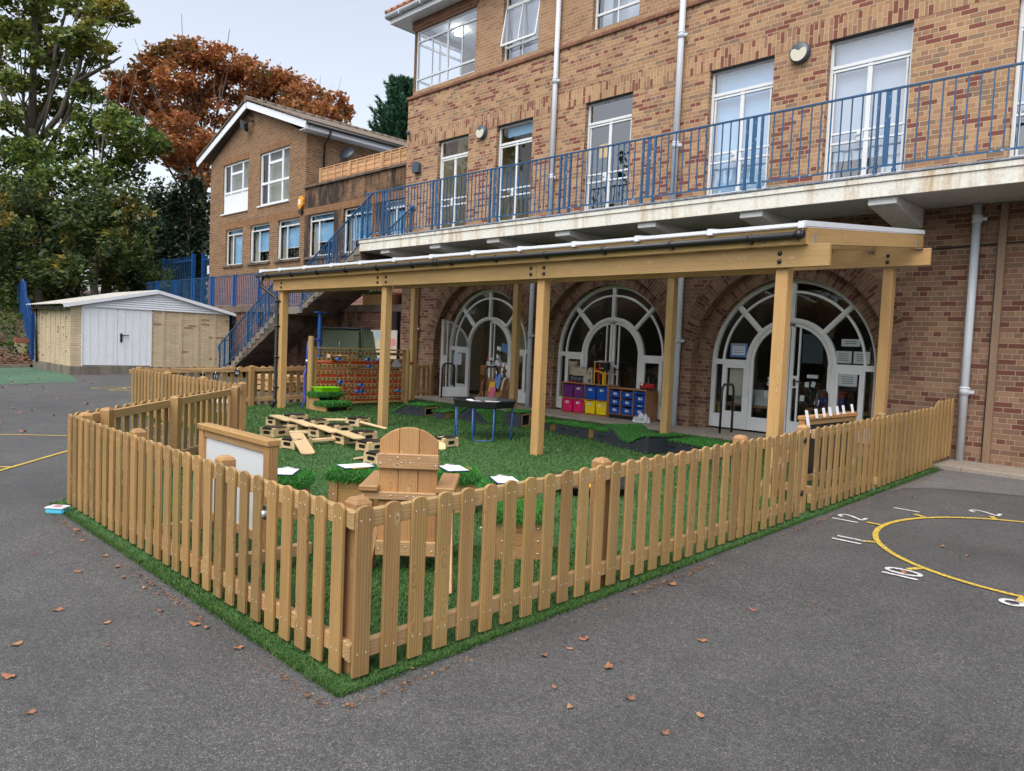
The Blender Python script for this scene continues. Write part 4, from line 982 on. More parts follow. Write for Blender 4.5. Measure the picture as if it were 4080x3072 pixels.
for i, (a, b, c, d) in enumerate(H[6:]):
    x1, x2 = a + (b - a) * 0.27, a + (b - a) * 0.73; zm = c + (d - c) * 0.42
    ww = rect_window(GB, 'window', a, b, c, d, YG + 0.06, [(x1, c, d, 0.10), (x2, c, d, 0.10)], [(zm, a, b, 0.09), (d - 0.42, x1, x2, 0.10)], 0.075, 0.08, 'upvc', 'glass', 0.07)
    sl = MB(); sl.bx(a - 0.1, b + 0.05, YG - 0.05, YG + 0.06, c - 0.05, c - 0.001); sl.build('sill', M['upvc'], ww)
    sheet(ww, 'net_curtain', a + 0.05, b - 0.05, c + 0.02, d - 0.02, YG + 0.3, 'room')
    if i == 0: sheet(ww, 'panel', a + 0.05, b - 0.05, c + 0.05, zm - 0.04, YG + 0.09, 'upvc')
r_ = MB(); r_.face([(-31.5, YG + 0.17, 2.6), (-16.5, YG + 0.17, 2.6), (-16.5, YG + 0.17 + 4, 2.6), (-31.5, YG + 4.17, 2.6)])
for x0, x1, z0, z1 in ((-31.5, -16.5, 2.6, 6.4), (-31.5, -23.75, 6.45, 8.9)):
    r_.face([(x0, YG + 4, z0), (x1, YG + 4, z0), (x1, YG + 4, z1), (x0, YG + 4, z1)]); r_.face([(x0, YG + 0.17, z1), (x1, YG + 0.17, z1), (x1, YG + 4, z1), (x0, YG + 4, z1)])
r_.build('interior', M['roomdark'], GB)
AP = (-27.75, 10.66)
for sx, (ex, ez) in (('l', (-32.3, 8.84)), ('r', (-23.25, 8.93))):
    v = MB(); v.beam((ex, YG - 0.30, ez), (AP[0], YG - 0.30, AP[1] - 0.19), 0.03, 0.24, up=(0, 0, 1)); v.build('bargeboard', M['upvc'], GB)
    v = MB(); dx = (AP[0] - ex); sl = Vector((AP[0] - ex, 0, AP[1] + 0.02 - ez - 0.18)).normalized(); nn = Vector((0, 1, 0)).cross(sl)
    rows = 9
    for i in range(rows):
        f0, f1 = i / rows, (i + 1) / rows
        a = Vector((ex + dx * f0, 0, ez + 0.17 + (AP[1] + 0.02 - ez - 0.17) * f0)); b = Vector((ex + dx * f1 + sl.x * 0.05, 0, ez + 0.17 + (AP[1] + 0.02 - ez - 0.17) * f1 + sl.z * 0.05 + 0.02))
        mid = (a + b) / 2; v.box((mid.x, (YG - 0.36 + 24.3) / 2, mid.z), ((b - a).length, 24.3 - YG + 0.36, 0.045), ((b - a).normalized(), Vector((0, 1, 0)), (b - a).normalized().cross(Vector((0, 1, 0)))))
    v.build('roof', M['oldtile'], GB)
v = MB()
for k_ in range(26): v.tube([(AP[0], YG - 0.36 + 0.42 * k_, AP[1] + 0.02), (AP[0], YG + 0.04 + 0.42 * k_, AP[1] + 0.03)], 0.12, 10)
v.build('ridge_tiles', M['oldtile'], GB)
v = MB(); v.bx(-23.28, -23.25, YG - 0.30, 24, 8.80, 8.98); v.bx(-23.69, -23.28, YG - 0.3, 24, 8.80, 8.82); v.build('eaves_board', M['upvc'], GB)
v = MB(); v.tube([(-23.18, YG - 0.28, 8.99), (-23.18, 24, 8.97)], 0.06, 10); v.tube([(-23.2, 13.95, 8.9), (-23.35, 13.95, 8.68), (-23.6, 13.95, 8.5), (-23.62, 13.95, 6.94)], 0.04, 10); v.build('black_gutter', M['black'], GB)
v = MB(); v.bx(-31.72, -31.55, YG - 0.02, YG - 0.005, 4.2, 4.55); v.build('sign_plate', M['upvc'], GB)
# timber panel fence on the flat roof
RF = thing('roof_panel_fence', 'new pale waney lap panel fence standing on the flat roof', 'fence')
y = YG + 0.22
for i in range(4):
    x0 = -23.05 + i * 1.83
    pn = MB()
    for k_ in range(7): pn.box((x0 + 0.90, y + 0.012 * (k_ % 2), 6.99 + k_ * 0.075), (1.74, 0.014, 0.085))
    for dx in (0.05, 0.44, 0.9, 1.36, 1.75): pn.box((x0 + dx, y - 0.025, 7.21), (0.04, 0.03, 0.55))
    pn.box((x0 + 0.9, y - 0.005, 7.50), (1.78, 0.06, 0.03)); pn.build('panel', M['panelwood'], RF)
    ps = MB(); ps.box((x0 - 0.03, y, 7.23), (0.075, 0.075, 0.58)); ps.build('post', M['panelwood'], RF)
sdh = thing('satellite_dish', 'grey satellite dish on the side wall above the roof fence', 'satellite dish', (-23.55, 14.86, 8.38))
d = MB(); d.lathe([(0.001, 0.06), (0.12, 0.05), (0.22, 0.02), (0.285, -0.015), (0.28, -0.025), (0.22, 0.005), (0.12, 0.035), (0.001, 0.045)], (0, 0, 0), 28); o = d.build('dish', M['slate'], sdh); o.rotation_euler = (R(58), 0, R(28)); o.location = (0.12, -0.1, 0)
d = MB(); d.tube([(0.1, -0.1, -0.05), (-0.02, 0, -0.3), (-0.02, 0, -0.6)], 0.022, 8); d.tube([(0.1, -0.1, -0.3), (0.25, -0.45, -0.22)], 0.012, 6); d.build('bracket', M['slate'], sdh)
ab = thing('alarm_box', 'yellow six-sided burglar alarm box on the brown brick wall', 'alarm box', (-23.87, YG - 0.055, 6.38))
d = MB(); d.prism([(-0.17, -0.09), (0, -0.24), (0.17, -0.09), (0.17, 0.11), (0.07, 0.22), (-0.07, 0.22), (-0.17, 0.11)], (0, 0.05, 0), (1, 0, 0), (0, 0, 1), (0, -1, 0), 0.10); d.build('case', M['alarm'], ab, bevel=0.01)
d = MB(); d.bx(-0.1, 0.1, -0.04, 0.05, -0.36, -0.25); d.build('lens', M['black'], ab)
d = MB(); d.bx(-0.07, 0.05, -0.056, -0.053, -0.06, 0.12); d.build('label_plate', M['paper'], ab)
fl = thing('floodlight', 'black floodlight hanging under the white gable peak', 'floodlight', (-27.85, YG - 0.05, 9.80))
d = MB(); d.box((-0.12, -0.22, -0.08), (0.50, 0.12, 0.34), (Vector((0.9, 0, -0.43)).normalized(), Vector((0.1, 0.9, 0.3)).normalized(), Vector((0.9, 0, -0.43)).normalized().cross(Vector((0.1, 0.9, 0.3)).normalized()))); d.build('lamp_body', M['black'], fl, bevel=0.02)
d = MB(); d.box((-0.14, -0.29, -0.10), (0.38, 0.01, 0.24), (Vector((0.9, 0, -0.43)).normalized(), Vector((0.1, 0.9, 0.3)).normalized(), Vector((0.9, 0, -0.43)).normalized().cross(Vector((0.1, 0.9, 0.3)).normalized()))); d.build('glass_front', M['slate'], fl)
d = MB(); d.tube([(0.05, 0.05, 0.35), (0.08, -0.1, 0.3), (0.12, -0.15, 0.1), (0, -0.15, 0)], 0.02, 8); d.lathe([(0.001, 0), (0.06, 0.01), (0.06, 0.09), (0.001, 0.10)], (0.16, -0.05, 0.05), 12); d.build('arm', M['black'], fl)
# round wall lamps on the school
for i, (x, z, rr, lab) in enumerate(((-13.45, 6.81, 0.165, 'round dark wall lamp with a pale half lens between the two left balcony doors'), (-5.62, 6.785, 0.17, 'round dark wall lamp with a pale half lens between the two right balcony doors'))):
    L = thing('wall_lamp', lab, 'wall lamp', (x, W - 0.005, z), group='round wall lamps above the balcony')
    d = MB(); d.lathe([(0.001, -0.10), (rr * 0.85, -0.10), (rr, -0.075), (rr, 0.0)], (0, 0, 0), 32, axis='y'); d.build('casing', M['slate'], L)
    P = [(rr * 0.80 * math.cos(R(a)), rr * 0.80 * math.sin(R(a))) for a in range(150, 395, 7)]
    P = [(p[0], p[1] - 0.012) for p in P] + [(rr * 0.42 * math.cos(R(a)) * 1.0 + 0.0, rr * 0.12 + abs(math.cos(R(a))) * rr * 0.26) for a in range(20, 165, 16)]
    d = MB(); d.prism(P, (0, -0.098, 0), (1, 0, 0), (0, 0, 1), (0, -1, 0), 0.012); d.build('lens', M['cream'], L)
bx_ = thing('bell_box', 'small arched grey metal box on the brick by the building corner', 'box', (-15.94, W - 0.002, 6.17))
d = MB(); d.prism([(-0.13, 0), (0.13, 0), (0.13, 0.2)] + [(0.13 * math.cos(R(a)), 0.2 + 0.09 * math.sin(R(a))) for a in range(15, 180, 15)] + [(-0.13, 0.2)], (0, 0, 0), (1, 0, 0), (0, 0, 1), (0, -1, 0), 0.12); d.build('case', M['slate'], bx_, bevel=0.006)
d = MB(); d.tube([(-0.14, -0.02, 0.05), (-0.16, -0.05, 0.12), (-0.05, -0.10, 0.22)], 0.008, 6); d.build('wire', M['slate'], bx_)
cm = thing('security_sensor', 'small white sensor on a bracket beside the top corner of the brick wall', 'sensor', (-16.32, W - 0.002, 7.26))
d = MB(); d.tube([(0, 0, -0.2), (0, -0.05, -0.1), (0, -0.08, 0)], 0.012, 8); d.lathe([(0.001, 0.05), (0.045, 0.04), (0.05, 0), (0.04, -0.06), (0.001, -0.07)], (0, -0.09, 0.02), 12); d.build('sensor_body', M['slate'], cm)

# ------------------------------------------------------------------ buff garage
XS = -26.93
SH = thing('garage', 'low buff block garage with white double doors and a shallow white gable', 'garage')
def gx(mb, x0, x1, y0, y1, z0, z1): mb.bx(XS + x0, XS + x1, y0, y1, z0, z1)
p = MB(); gx(p, -4.6, 0.10, 6.86, 12.25, -0.1, 0.44); p.build('concrete_base', M['concrete'], SH, bevel=0.012)
p = MB(world=True)
p.face([(XS, 6.90, 0.44), (XS, 7.22, 0.44), (XS, 7.22, 2.38), (XS, 6.90, 2.38)]); p.face([(XS, 9.385, 0.44), (XS, 12.14, 0.44), (XS, 12.14, 2.40), (XS, 9.385, 2.40)])
p.face([(XS, 6.90, 0.44), (XS, 6.90, 2.38), (XS - 4.5, 6.90, 2.38), (XS - 4.5, 6.90, 0.44)]); p.face([(XS, 12.14, 0.44), (XS - 4.5, 12.14, 0.44), (XS - 4.5, 12.14, 2.4), (XS, 12.14, 2.4)])
p.build('wall', M['block'], SH)
for y in (9.77, 10.37, 10.97, 11.58):
    q = MB(); gx(q, 0.0, 0.022, y - 0.05, y + 0.05, 0.44, 2.38); q.build('panel_joint', M['blockpil'], SH)
for x in (-0.6, -1.2, -1.8, -2.4, -3.0, -3.6):
    q = MB(); q.bx(XS + x - 0.05, XS + x + 0.05, 6.878, 6.9, 0.44, 2.36); q.build('panel_joint', M['blockpil'], SH)
def garage_leaf(y0, y1):
    d = MB(); n = 9; wd = (y1 - y0) / n
    for i in range(n):
        d.bx(XS - 0.02, XS + 0.012 + 0.006 * (i % 2), y0 + wd * i + 0.006, y0 + wd * (i + 1) - 0.006, 0.47, 2.35)
    d.bx(XS - 0.022, XS + 0.004, y0, y1, 0.46, 2.36)
    return d.build('garage_door', stained('chipped_white_door', (0.78, 0.81, 0.84), (0.68, 0.71, 0.74), (0.62, 0.63, 0.64), sc=(3, 3, 0.15), thr=0.6, scale=4), SH, bevel=0.003)
garage_leaf(7.25, 8.30); garage_leaf(8.31, 9.36)
d = MB(); d.bx(XS - 0.01, XS + 0.035, 7.215, 7.248, 0.44, 2.38); d.bx(XS - 0.01, XS + 0.035, 9.362, 9.39, 0.44, 2.38); d.bx(XS - 0.01, XS + 0.035, 7.25, 9.36, 2.36, 2.39); d.build('door_frame', M['white'], SH)
d = MB(); d.bx(XS + 0.02, XS + 0.045, 8.375, 8.44, 1.26, 1.55); d.beam((XS + 0.07, 8.41, 1.49), (XS + 0.07, 8.64, 1.49), 0.022, 0.026); d.beam((XS + 0.03, 8.41, 1.49), (XS + 0.075, 8.41, 1.49), 0.022, 0.022); d.build('door_handle', M['black'], SH)
tri = MB(); n = 8
for i in range(n):     # lapped white boards of the gable
    z0, z1 = 2.40 + 0.075 * i, 2.40 + 0.075 * (i + 1) + 0.004
    f = (z0 - 2.38) / 0.60; f2 = min(1, (z1 - 2.38) / 0.60)
    ya, yb = 7.0 + (9.55 - 7.0) * f, 12.15 - (12.15 - 9.55) * f; ya2, yb2 = 7.0 + (9.55 - 7.0) * f2, 12.15 - (12.15 - 9.55) * f2
    tri.face([(XS + 0.066, ya, z0), (XS + 0.066, yb, z0), (XS + 0.022, yb2, z1), (XS + 0.022, ya2, z1)])
    tri.face([(XS + 0.02, ya, z0 - 0.012), (XS + 0.066, ya, z0), (XS + 0.066, yb, z0), (XS + 0.02, yb, z0 - 0.012)][::-1])
tri.bx(XS + 0.04, XS + 0.068, 9.535, 9.565, 2.41, 2.96)
tri.build('gable_boards', M['upvc'], SH)
for ya, za, yb, zb in ((6.66, 2.37, 9.565, 3.03), (9.565, 3.03, 12.40, 2.38)):
    q = MB(); q.beam((XS + 0.14, ya, za), (XS + 0.14, yb, zb), 0.05, 0.11); q.build('bargeboard', M['upvc'], SH)
    q = MB(); k0 = 34; dv = Vector((0, yb - ya, zb - za)).normalized(); nv = Vector((0, -dv.z, dv.y))
    for i in range(k0):    # corrugated sheet
        xa, xb = XS + 0.12 - 4.7 * i / k0, XS + 0.12 - 4.7 * (i + 1) / k0; up = 0.05 + 0.028 * (i % 2); up2 = 0.05 + 0.028 * ((i + 1) % 2)
        A = Vector((0, ya - (0.05 if ya < 9 else 0) * 1, za)); Bq = Vector((0, yb, zb))
        q.face([Vector((xa, 0, 0)) + A + nv * up, Vector((xa, 0, 0)) + Bq + nv * up, Vector((xb, 0, 0)) + Bq + nv * up2, Vector((xb, 0, 0)) + A + nv * up2][::-1])
    q.build('roof_sheet', stained('mossy_cement_sheet', (0.44, 0.43, 0.39), (0.34, 0.31, 0.22), (0.32, 0.30, 0.24), sc=(1, 1, 1), thr=0.54), SH)
q = MB(); q.bx(XS - 4.5, XS + 0.1, 6.70, 6.78, 2.28, 2.35); q.tube([(XS - 3.9, 6.80, 2.3), (XS - 3.9, 6.83, 0.4)], 0.045, 10); q.build('gutter', M['black'], SH)

# palisade fence up the bank
PF = thing('palisade_fence', 'blue steel palisade fence climbing the leafy bank left of the garage', 'fence')
a = Vector((-32.1, 6.93)); b = Vector((-48.6, 9.75))
n = 62; pl = MB(); pl.box((0, 0, 0.93), (0.065, 0.02, 1.86)); pl.prism([(-0.032, 1.86), (0.032, 1.86), (0.0, 1.96)], (0, -0.01, 0), (1, 0, 0), (0, 0, 1), (0, 1, 0), 0.02)
ang = math.atan2(b.y - a.y, b.x - a.x); me = None; prevp = None; rm_ = MB()
for i in range(n):
    q = a.lerp(b, i / (n - 1)); z = hill(q.x, q.y) if i else gz(q.y) + 0.1
    if me is None: o = pl.build('pale', M['blueleg'], PF); me = o.data; o.location = (q.x, q.y, z); o.rotation_euler = (0, 0, ang)
    else: copy_mesh('pale', me, PF, (q.x, q.y, z), ang)
    if i % 12 == 0 or i == n - 1:
        if prevp is not None:
            for hh in (0.35, 1.55): rm_.beam((prevp[0], prevp[1], prevp[2] + hh), (q.x, q.y, z + hh), 0.04, 0.045)
        prevp = (q.x, q.y, z)
        ps = MB(); ps.box((q.x, q.y + 0.06, z + 0.9), (0.08, 0.08, 2.0)); ps.build('post', M['blueleg'], PF)
rm_.build('rail', M['blueleg'], PF)
lwp = thing('low_block_wall', 'low buff block wall with pierced top in the gap left of the garage', 'wall')
q = MB(world=True); q.bx(-33.9, -33.7, 6.75, 8.2, 0.1, 1.0); q.build('blockwork', M['block'], lwp)
q = MB(); q.bx(-33.92, -33.68, 6.75, 8.2, 1.001, 1.18); q.build('pierced_top', M['terracotta'], lwp)

# ------------------------------------------------------------------ artificial turf
rng = np.random.default_rng(11)
TURF = [(-7.80, 1.855), (-2.865, 1.855), (-2.865, 11.38), (-15.05, 11.38), (-15.05, 4.76), (-10.6, 4.76), (-10.15, 4.42)]
t = MB(); t.face([(x, y, gz(y) + 0.012) for x, y in TURF])
turf_o = t.build('turf', M['turf_base']); turf_o['kind'] = 'stuff'
P = []
def sow(n, x0, x1, y0, y1, rmin, rmax):
    x = rng.uniform(x0, x1, n); y = rng.uniform(y0, y1, n); d = np.hypot(x, y)
    jag = 0.012 * np.sin(x * 23) * np.sin(y * 19)
    k = in_poly(x + jag, y + jag, TURF) & (d >= rmin) & (d < rmax)
    return x[k], y[k], d[k]
for n, a in ((170000, (-8, -2.75, 1.75, 5.4, 0, 5.8)), (130000, (-12, -2.75, 1.75, 9, 5.8, 9.2)), (150000, (-15.1, -2.75, 2, 11.4, 9.2, 30))):
    x, y, d = sow(n, *a)
    pts = np.stack([x, y, G * y + 0.012], 1)
    P.append(blades(rng, pts, 0.015 + 0.0011 * d.mean(), 0.0028 + 0.0008 * d, 1.9))
for (x0, y0), (x1, y1), n in (((-7.80, 1.855), (-2.865, 1.855), 9000), ((-2.865, 1.855), (-2.865, 11.3), 9000)):      # frayed cut edge
    u = rng.uniform(0, 1, n); pts = np.stack([x0 + (x1 - x0) * u + rng.normal(0, 0.012, n), y0 + (y1 - y0) * u + rng.normal(0, 0.012, n), np.zeros(n)], 1); pts[:, 2] = G * pts[:, 1] + 0.004
    P.append(blades(rng, pts, 0.022, 0.0045, 2.0))
o = quads_mesh('turf_blades', np.concatenate(P), M['turf'], 3, turf_o); o['kind'] = 'stuff'

# ------------------------------------------------------------------ picket fences
def picket_mesh():
    w, th, h = 0.093, 0.020, 0.835
    a = 0.030
    top = [(w / 2, h - a)] + [(w / 2 * math.cos(R(t)), h - a + a * math.sin(R(t)) ** 0.8) for t in range(15, 180, 15)] + [(-w / 2, h - a)]
    mb = MB(); mb.prism([(-w / 2, 0), (w / 2, 0)] + top, (0, th / 2, 0), (1, 0, 0), (0, 0, 1), (0, -1, 0), th)
    # grain runs up the picket
    for i in range(2 * (len(top) + 2)): u = mb.uv[i]; mb.uv[i] = (u[1], u[0])
    return mb
pk_tmp = picket_mesh().build('picket', M['fence'], None, bevel=0.003); PK = pk_tmp.data; bpy.data.objects.remove(pk_tmp)
def post_mesh(h, s=0.098):
    mb = MB(); mb.box((0, 0, h / 2), (s, s, h))
    q = s / 2; b = h
    for i in range(4):
        c = [(q, q), (-q, q), (-q, -q), (q, -q)]; a, d = c[i], c[(i + 1) % 4]
        mb.face([(a[0], a[1], b), (d[0], d[1], b), (d[0] * 0.7, d[1] * 0.7, b + 0.020), (a[0] * 0.7, a[1] * 0.7, b + 0.020)], [(0, 0), (s, 0), (s * .8, .03), (s * .2, .03)])
        mb.face([(a[0] * 0.7, a[1] * 0.7, b + 0.020), (d[0] * 0.7, d[1] * 0.7, b + 0.020), (0, 0, b + 0.030)], [(0, 0), (s, 0), (s * .5, .03)])
    return mb
po_tmp = post_mesh(0.855).build('post', M['post'], None, bevel=0.004); PO = po_tmp.data; bpy.data.objects.remove(po_tmp)
def fence(label, cat, p0, p1, pickets, posts, outward, name='picket_fence', rails=True, raise_from=None, brace=False, post_h=None, rail_span=None):
    """p0->p1 along the picket faces; pickets, posts = distances along; outward = +1 when the picket side lies to the left of travel"""
    a = Vector((p0[0], p0[1], 0)); b = Vector((p1[0], p1[1], 0)); d = (b - a).normalized(); nrm = Vector((-d.y, d.x, 0)) * outward
    ang = math.atan2(d.y, d.x); L = (b - a).length
    root = thing(name, label, cat, (a.x, a.y, gz(a.y)), ang)
    s = 1 if outward > 0 else -1
    def zz(u): y = (a + d * u).y; return gz(y) - gz(a.y)
    for u in pickets:
        up = 0.0 if raise_from is None or u < raise_from else 0.075
        o = copy_mesh('picket', PK, root, (u, 0, zz(u) + 0.028 + up + rnd.uniform(-0.003, 0.003)), PI if rnd.random() < 0.5 else 0)
        o.rotation_euler[1] = rnd.uniform(-0.004, 0.004)
    if rails:
        u0, u1 = rail_span or (0, L)
        for h in (0.79, 0.145):
            q = MB(); q.beam((u0, -s * 0.033, zz(u0) + h), (u1, -s * 0.033, zz(u1) + h), 0.042, 0.088); q.build('rail', M['rail'], root, bevel=0.004)
    if brace:
        q = MB(); q.beam((u0 + 0.08, -s * 0.034, zz(u0) + 0.20), (u1 - 0.08, -s * 0.034, zz(u1) + 0.74), 0.040, 0.088); q.build('brace', M['rail'], root, bevel=0.004)
    for u in posts:
        o = copy_mesh('post', PO, root, (u, -s * 0.104, zz(u) + (0.0 if post_h is None else post_h)))
    return root
XF, YF_ = -2.935, 1.95
R1 = fence('picket fence run from the near corner along the clock markings to the gate', 'fence', (XF, 1.95), (XF, 5.72), [0.011 + 0.046 + 0.1655 * i for i in range(23)], [0.09, 2.02, 3.96], -1)
GATE = fence('picket gate with a diagonal brace in the right-hand fence', 'gate', (XF, 5.74), (XF, 7.0), [0.046, 0.18, 0.318, 0.486, 0.652, 0.822, 0.994, 1.16], [], -1, name='picket_gate', brace=True)
R2 = fence('picket fence run from the gate to the brick wall', 'fence', (XF, 7.05), (XF, 12.1), [0.03 + 0.22 + 0.168 * i for i in range(29)], [0.14, 2.33, 4.70, 4.95], -1, raise_from=4.16, rail_span=(0.2, 5.0))
for u in (0.20, 0.72):
    q = MB(); q.lathe([(0.001, -0.02), (0.028, -0.02), (0.03, 0.0), (0.001, 0.004)], (0, 0, 0), 14, axis='y'); o = q.build('bolt', M['black'], R2); o.location = (0.07, 0.045, u + 0.02); o.rotation_euler = (0, 0, PI)
FL = fence('long front picket fence run from the near corner to the left corner', 'fence', (-7.72, YF_), (-3.0, YF_), [4.70 - 0.048 - 0.1675 * i for i in range(28)], [0.22, 1.58, 3.15, 4.66], -1)
q = MB(); q.bx(3.81, 3.90, 0.03, 0.055, 0.61, 0.69); o = q.build('latch_plate', M['galv'], FL)
q = MB(); q.lathe([(0.001, 0), (0.022, 0), (0.022, 0.03), (0.001, 0.03)], (3.855, -0.002, 0.65), 12, axis='y'); q.build('latch_ring', M['galv'], FL)
FD = fence('slanting picket fence run behind the left corner with its rails facing inwards', 'fence', (-7.66, 2.0), (-10.02, 4.54), [0.06 + 0.163 * i for i in range(21)], [0.35, 1.72, 3.42], 1)
FC = fence('picket fence run standing back on the left beside the open yard', 'fence', (-14.95, 4.87), (-10.45, 4.87), [0.05 + 0.166 * i for i in range(27)], [1.5, 3.0, 4.4], -1)
FF = fence('far picket fence run behind the left canopy post with number cards hung on it', 'fence', (-15.06, 12.2), (-15.06, 4.85), [0.05 + 0.170 * i for i in range(43)], [0.05, 2.5, 4.95, 7.2], -1)
# number cards pegged to a string along the far fence
q = MB(); q.tube([(-14.94, 5.2, 1.00), (-14.92, 6.19, 0.90), (-14.92, 6.45, 0.915), (-14.92, 6.9, 0.975), (-14.95, 7.2, 1.02)], 0.004, 5)
tag(q.build('string', M['blacksteel']), 'thin dark string tied along the rail of the far fence', 'string')
for num, y, z, tilt in (('8', 6.19, 0.815, 0.03), ('12', 6.452, 0.825, 0.0), ('20', 6.906, 0.895, 0.18)):
    c = thing('number_card', 'small black card reading %s pegged to the string on the far fence' % num, 'card', (-14.905, y, z), R(90), 'number cards on the fence')
    c.rotation_euler = (0, tilt, R(90))
    q = MB(); q.bx(-0.055, 0.055, 0, 0.004, -0.06, 0.06); q.build('card', M['black'], c)
    q = MB(); q.bx(-0.008, 0.008, -0.008, 0.008, 0.045, 0.095); q.build('peg', M['palewood'], c)
    text('number', num, 0.085, M['paper'], c, Matrix.Translation((0, -0.002, -0.012)) @ Matrix.Rotation(R(90), 4, 'X'), 0.0008)

# ------------------------------------------------------------------ timber canopy
CN = thing('timber_canopy', 'long open-sided timber canopy with a white edged lean-to roof over the turf', 'canopy')
FX = [-14.33, -10.685, -6.985, -3.53]; BXs = [-14.37, -10.88, -7.12, -3.605]
for i, x in enumerate(FX):
    q = MB(); q.bx(x - 0.068, x + 0.068, 7.552, 7.688, gz(7.6), 2.84); q.build('post', M['canopy'], CN, bevel=0.006)
for i, x in enumerate(BXs):
    q = MB(); q.bx(x - 0.068, x + 0.068, 11.0, 11.136, gz(11.05), 3.0); q.build('post', M['canopy'], CN, bevel=0.006)
for x0, x1 in ((-14.59, -10.680), (-10.677, -7.030), (-7.027, -3.02)):
    q = MB(); q.bx(x0, x1, 7.50, 7.551, 2.635, 2.862); q.build('front_beam', M['canopy'], CN, bevel=0.003)
for x0, x1 in ((-14.45, -10.75), (-10.6, -7.05), (-6.9, -3.6)):
    q = MB(); q.bx(x0, x1, 7.689, 7.735, 2.60, 2.80); q.build('inner_beam', M['canopy'], CN, bevel=0.003)
for x0, x1 in ((-14.97, -10.824), (-10.82, -7.034), (-7.03, -3.07)):
    q = MB(); q.bx(x0, x1, 10.952, 10.998, 3.01, 3.238); q.build('back_beam', M['canopy'], CN, bevel=0.003)
sl = (3.455 - 3.03) / (11.18 - 7.44)
def roofz(y): return 3.03 + (y - 7.44) * sl
raf = []
for i in range(20):
    x = -14.88 + i * (14.88 - 3.262) / 19; raf.append(x)
    q = MB(); q.beam((x, 7.46, roofz(7.46) - 0.09), (x, 11.2, roofz(11.2) - 0.09), 0.045, 0.172); q.build('rafter', M['canopy'], CN, bevel=0.003)
q = MB(); q.bx(-14.92, -3.285, 7.418, 7.446, 2.855, 3.030); q.build('front_fascia', M['canopy'], CN, bevel=0.003)
q = MB(); q.bx(-14.9, -3.285, 11.2, 11.228, 3.27, 3.452); q.build('back_fascia', M['canopy'], CN, bevel=0.003)
q = MB(); q.beam((-9.1, 7.40, roofz(7.40) + 0.024), (-9.1, 11.25, roofz(11.25) + 0.024), 11.68, 0.016); q.build('roof_sheet', M['poly'], CN)
q = MB(); q.bx(-14.95, -3.235, 7.378, 7.408, 3.032, 3.068); q.beam((-3.252, 7.409, roofz(7.409) + 0.035), (-3.252, 11.22, roofz(11.22) + 0.035), 0.035, 0.055); q.build('edge_trim', M['upvc'], CN)
for i, x in enumerate([-14.92, -14.09, -13.10, -12.13, -11.17, -10.175, -9.2, -8.22, -7.253, -6.268, -5.28, -4.30, -3.27]):
    q = MB(); q.bx(x - 0.03, x + 0.03, 7.362, 7.41, 3.012, 3.080); q.beam((x, 7.40, roofz(7.4) + 0.047), (x, 11.22, roofz(11.22) + 0.047), 0.06, 0.025); q.build('glazing_bar', M['upvc'], CN)
q = MB(); P_ = []
zg0, zg1 = 2.985, 3.005
g = [(x, 7.378, 2.945) for x in (-15.08, -9, -3.24)]
q.tube(g, 0.037, 12)
for x in [-14.6 + 0.98 * i for i in range(12)]: q.tube([(x - 0.018, 7.376, 2.945), (x + 0.018, 7.376, 2.945)], 0.043, 12); q.bx(x - 0.02, x + 0.02, 7.36, 7.42, 2.888, 2.918)
for x in (-9.06, -9.14, -3.29): q.tube([(x - 0.03, 7.376, 2.945), (x + 0.03, 7.376, 2.945)], 0.047, 12)
q.build('gutter', M['black'], CN)
q = MB(); q.tube([(-14.85, 7.365, 2.93), (-14.85, 7.365, 2.80), (-14.83, 7.37, 2.72), (-14.47, 7.50, 2.50), (-14.42, 7.515, 2.42), (-14.42, 7.515, 0.27), (-14.44, 7.46, 0.20)], 0.036, 12)
for z in (2.42, 1.9, 1.25, 0.62): q.tube([(-14.42, 7.515, z - 0.03), (-14.42, 7.515, z + 0.03)], 0.042, 12); q.bx(-14.44, -14.33, 7.53, 7.56, z - 0.012, z + 0.012)
q.tube([(-14.42, 7.515, 0.36), (-14.42, 7.515, 0.26)], 0.044, 12); q.build('downpipe', M['black'], CN)
for x in (-14.225, -10.80, -10.555, -7.13, -6.885, -3.538):
    for z in (2.700, 2.785): q = MB(); q.lathe([(0.001, -0.022), (0.018, -0.020), (0.024, -0.006), (0.026, 0.0)], (x, 7.499, z), 12, axis='y'); q.build('bolt', M['black'], CN)
for z in (3.075, 3.165): q = MB(); q.lathe([(0.001, -0.022), (0.018, -0.020), (0.024, -0.006), (0.026, 0.0)], (-3.605, 10.951, z), 12, axis='y'); q.build('bolt', M['black'], CN)
q = MB()
for y, z in ((7.62, 2.865), (10.90, 3.24)):
    for x in (-3.262, raf[-2]): q = MB(); q.bx(x + 0.024, x + 0.028, y, y + 0.05, z - 0.01, z + 0.11); q.bx(x + 0.024, x + 0.10, y, y + 0.05, z - 0.012, z - 0.007); q.build('angle_bracket', M['galv'], CN)

# ------------------------------------------------------------------ things on the turf
rg = np.random.default_rng(5)
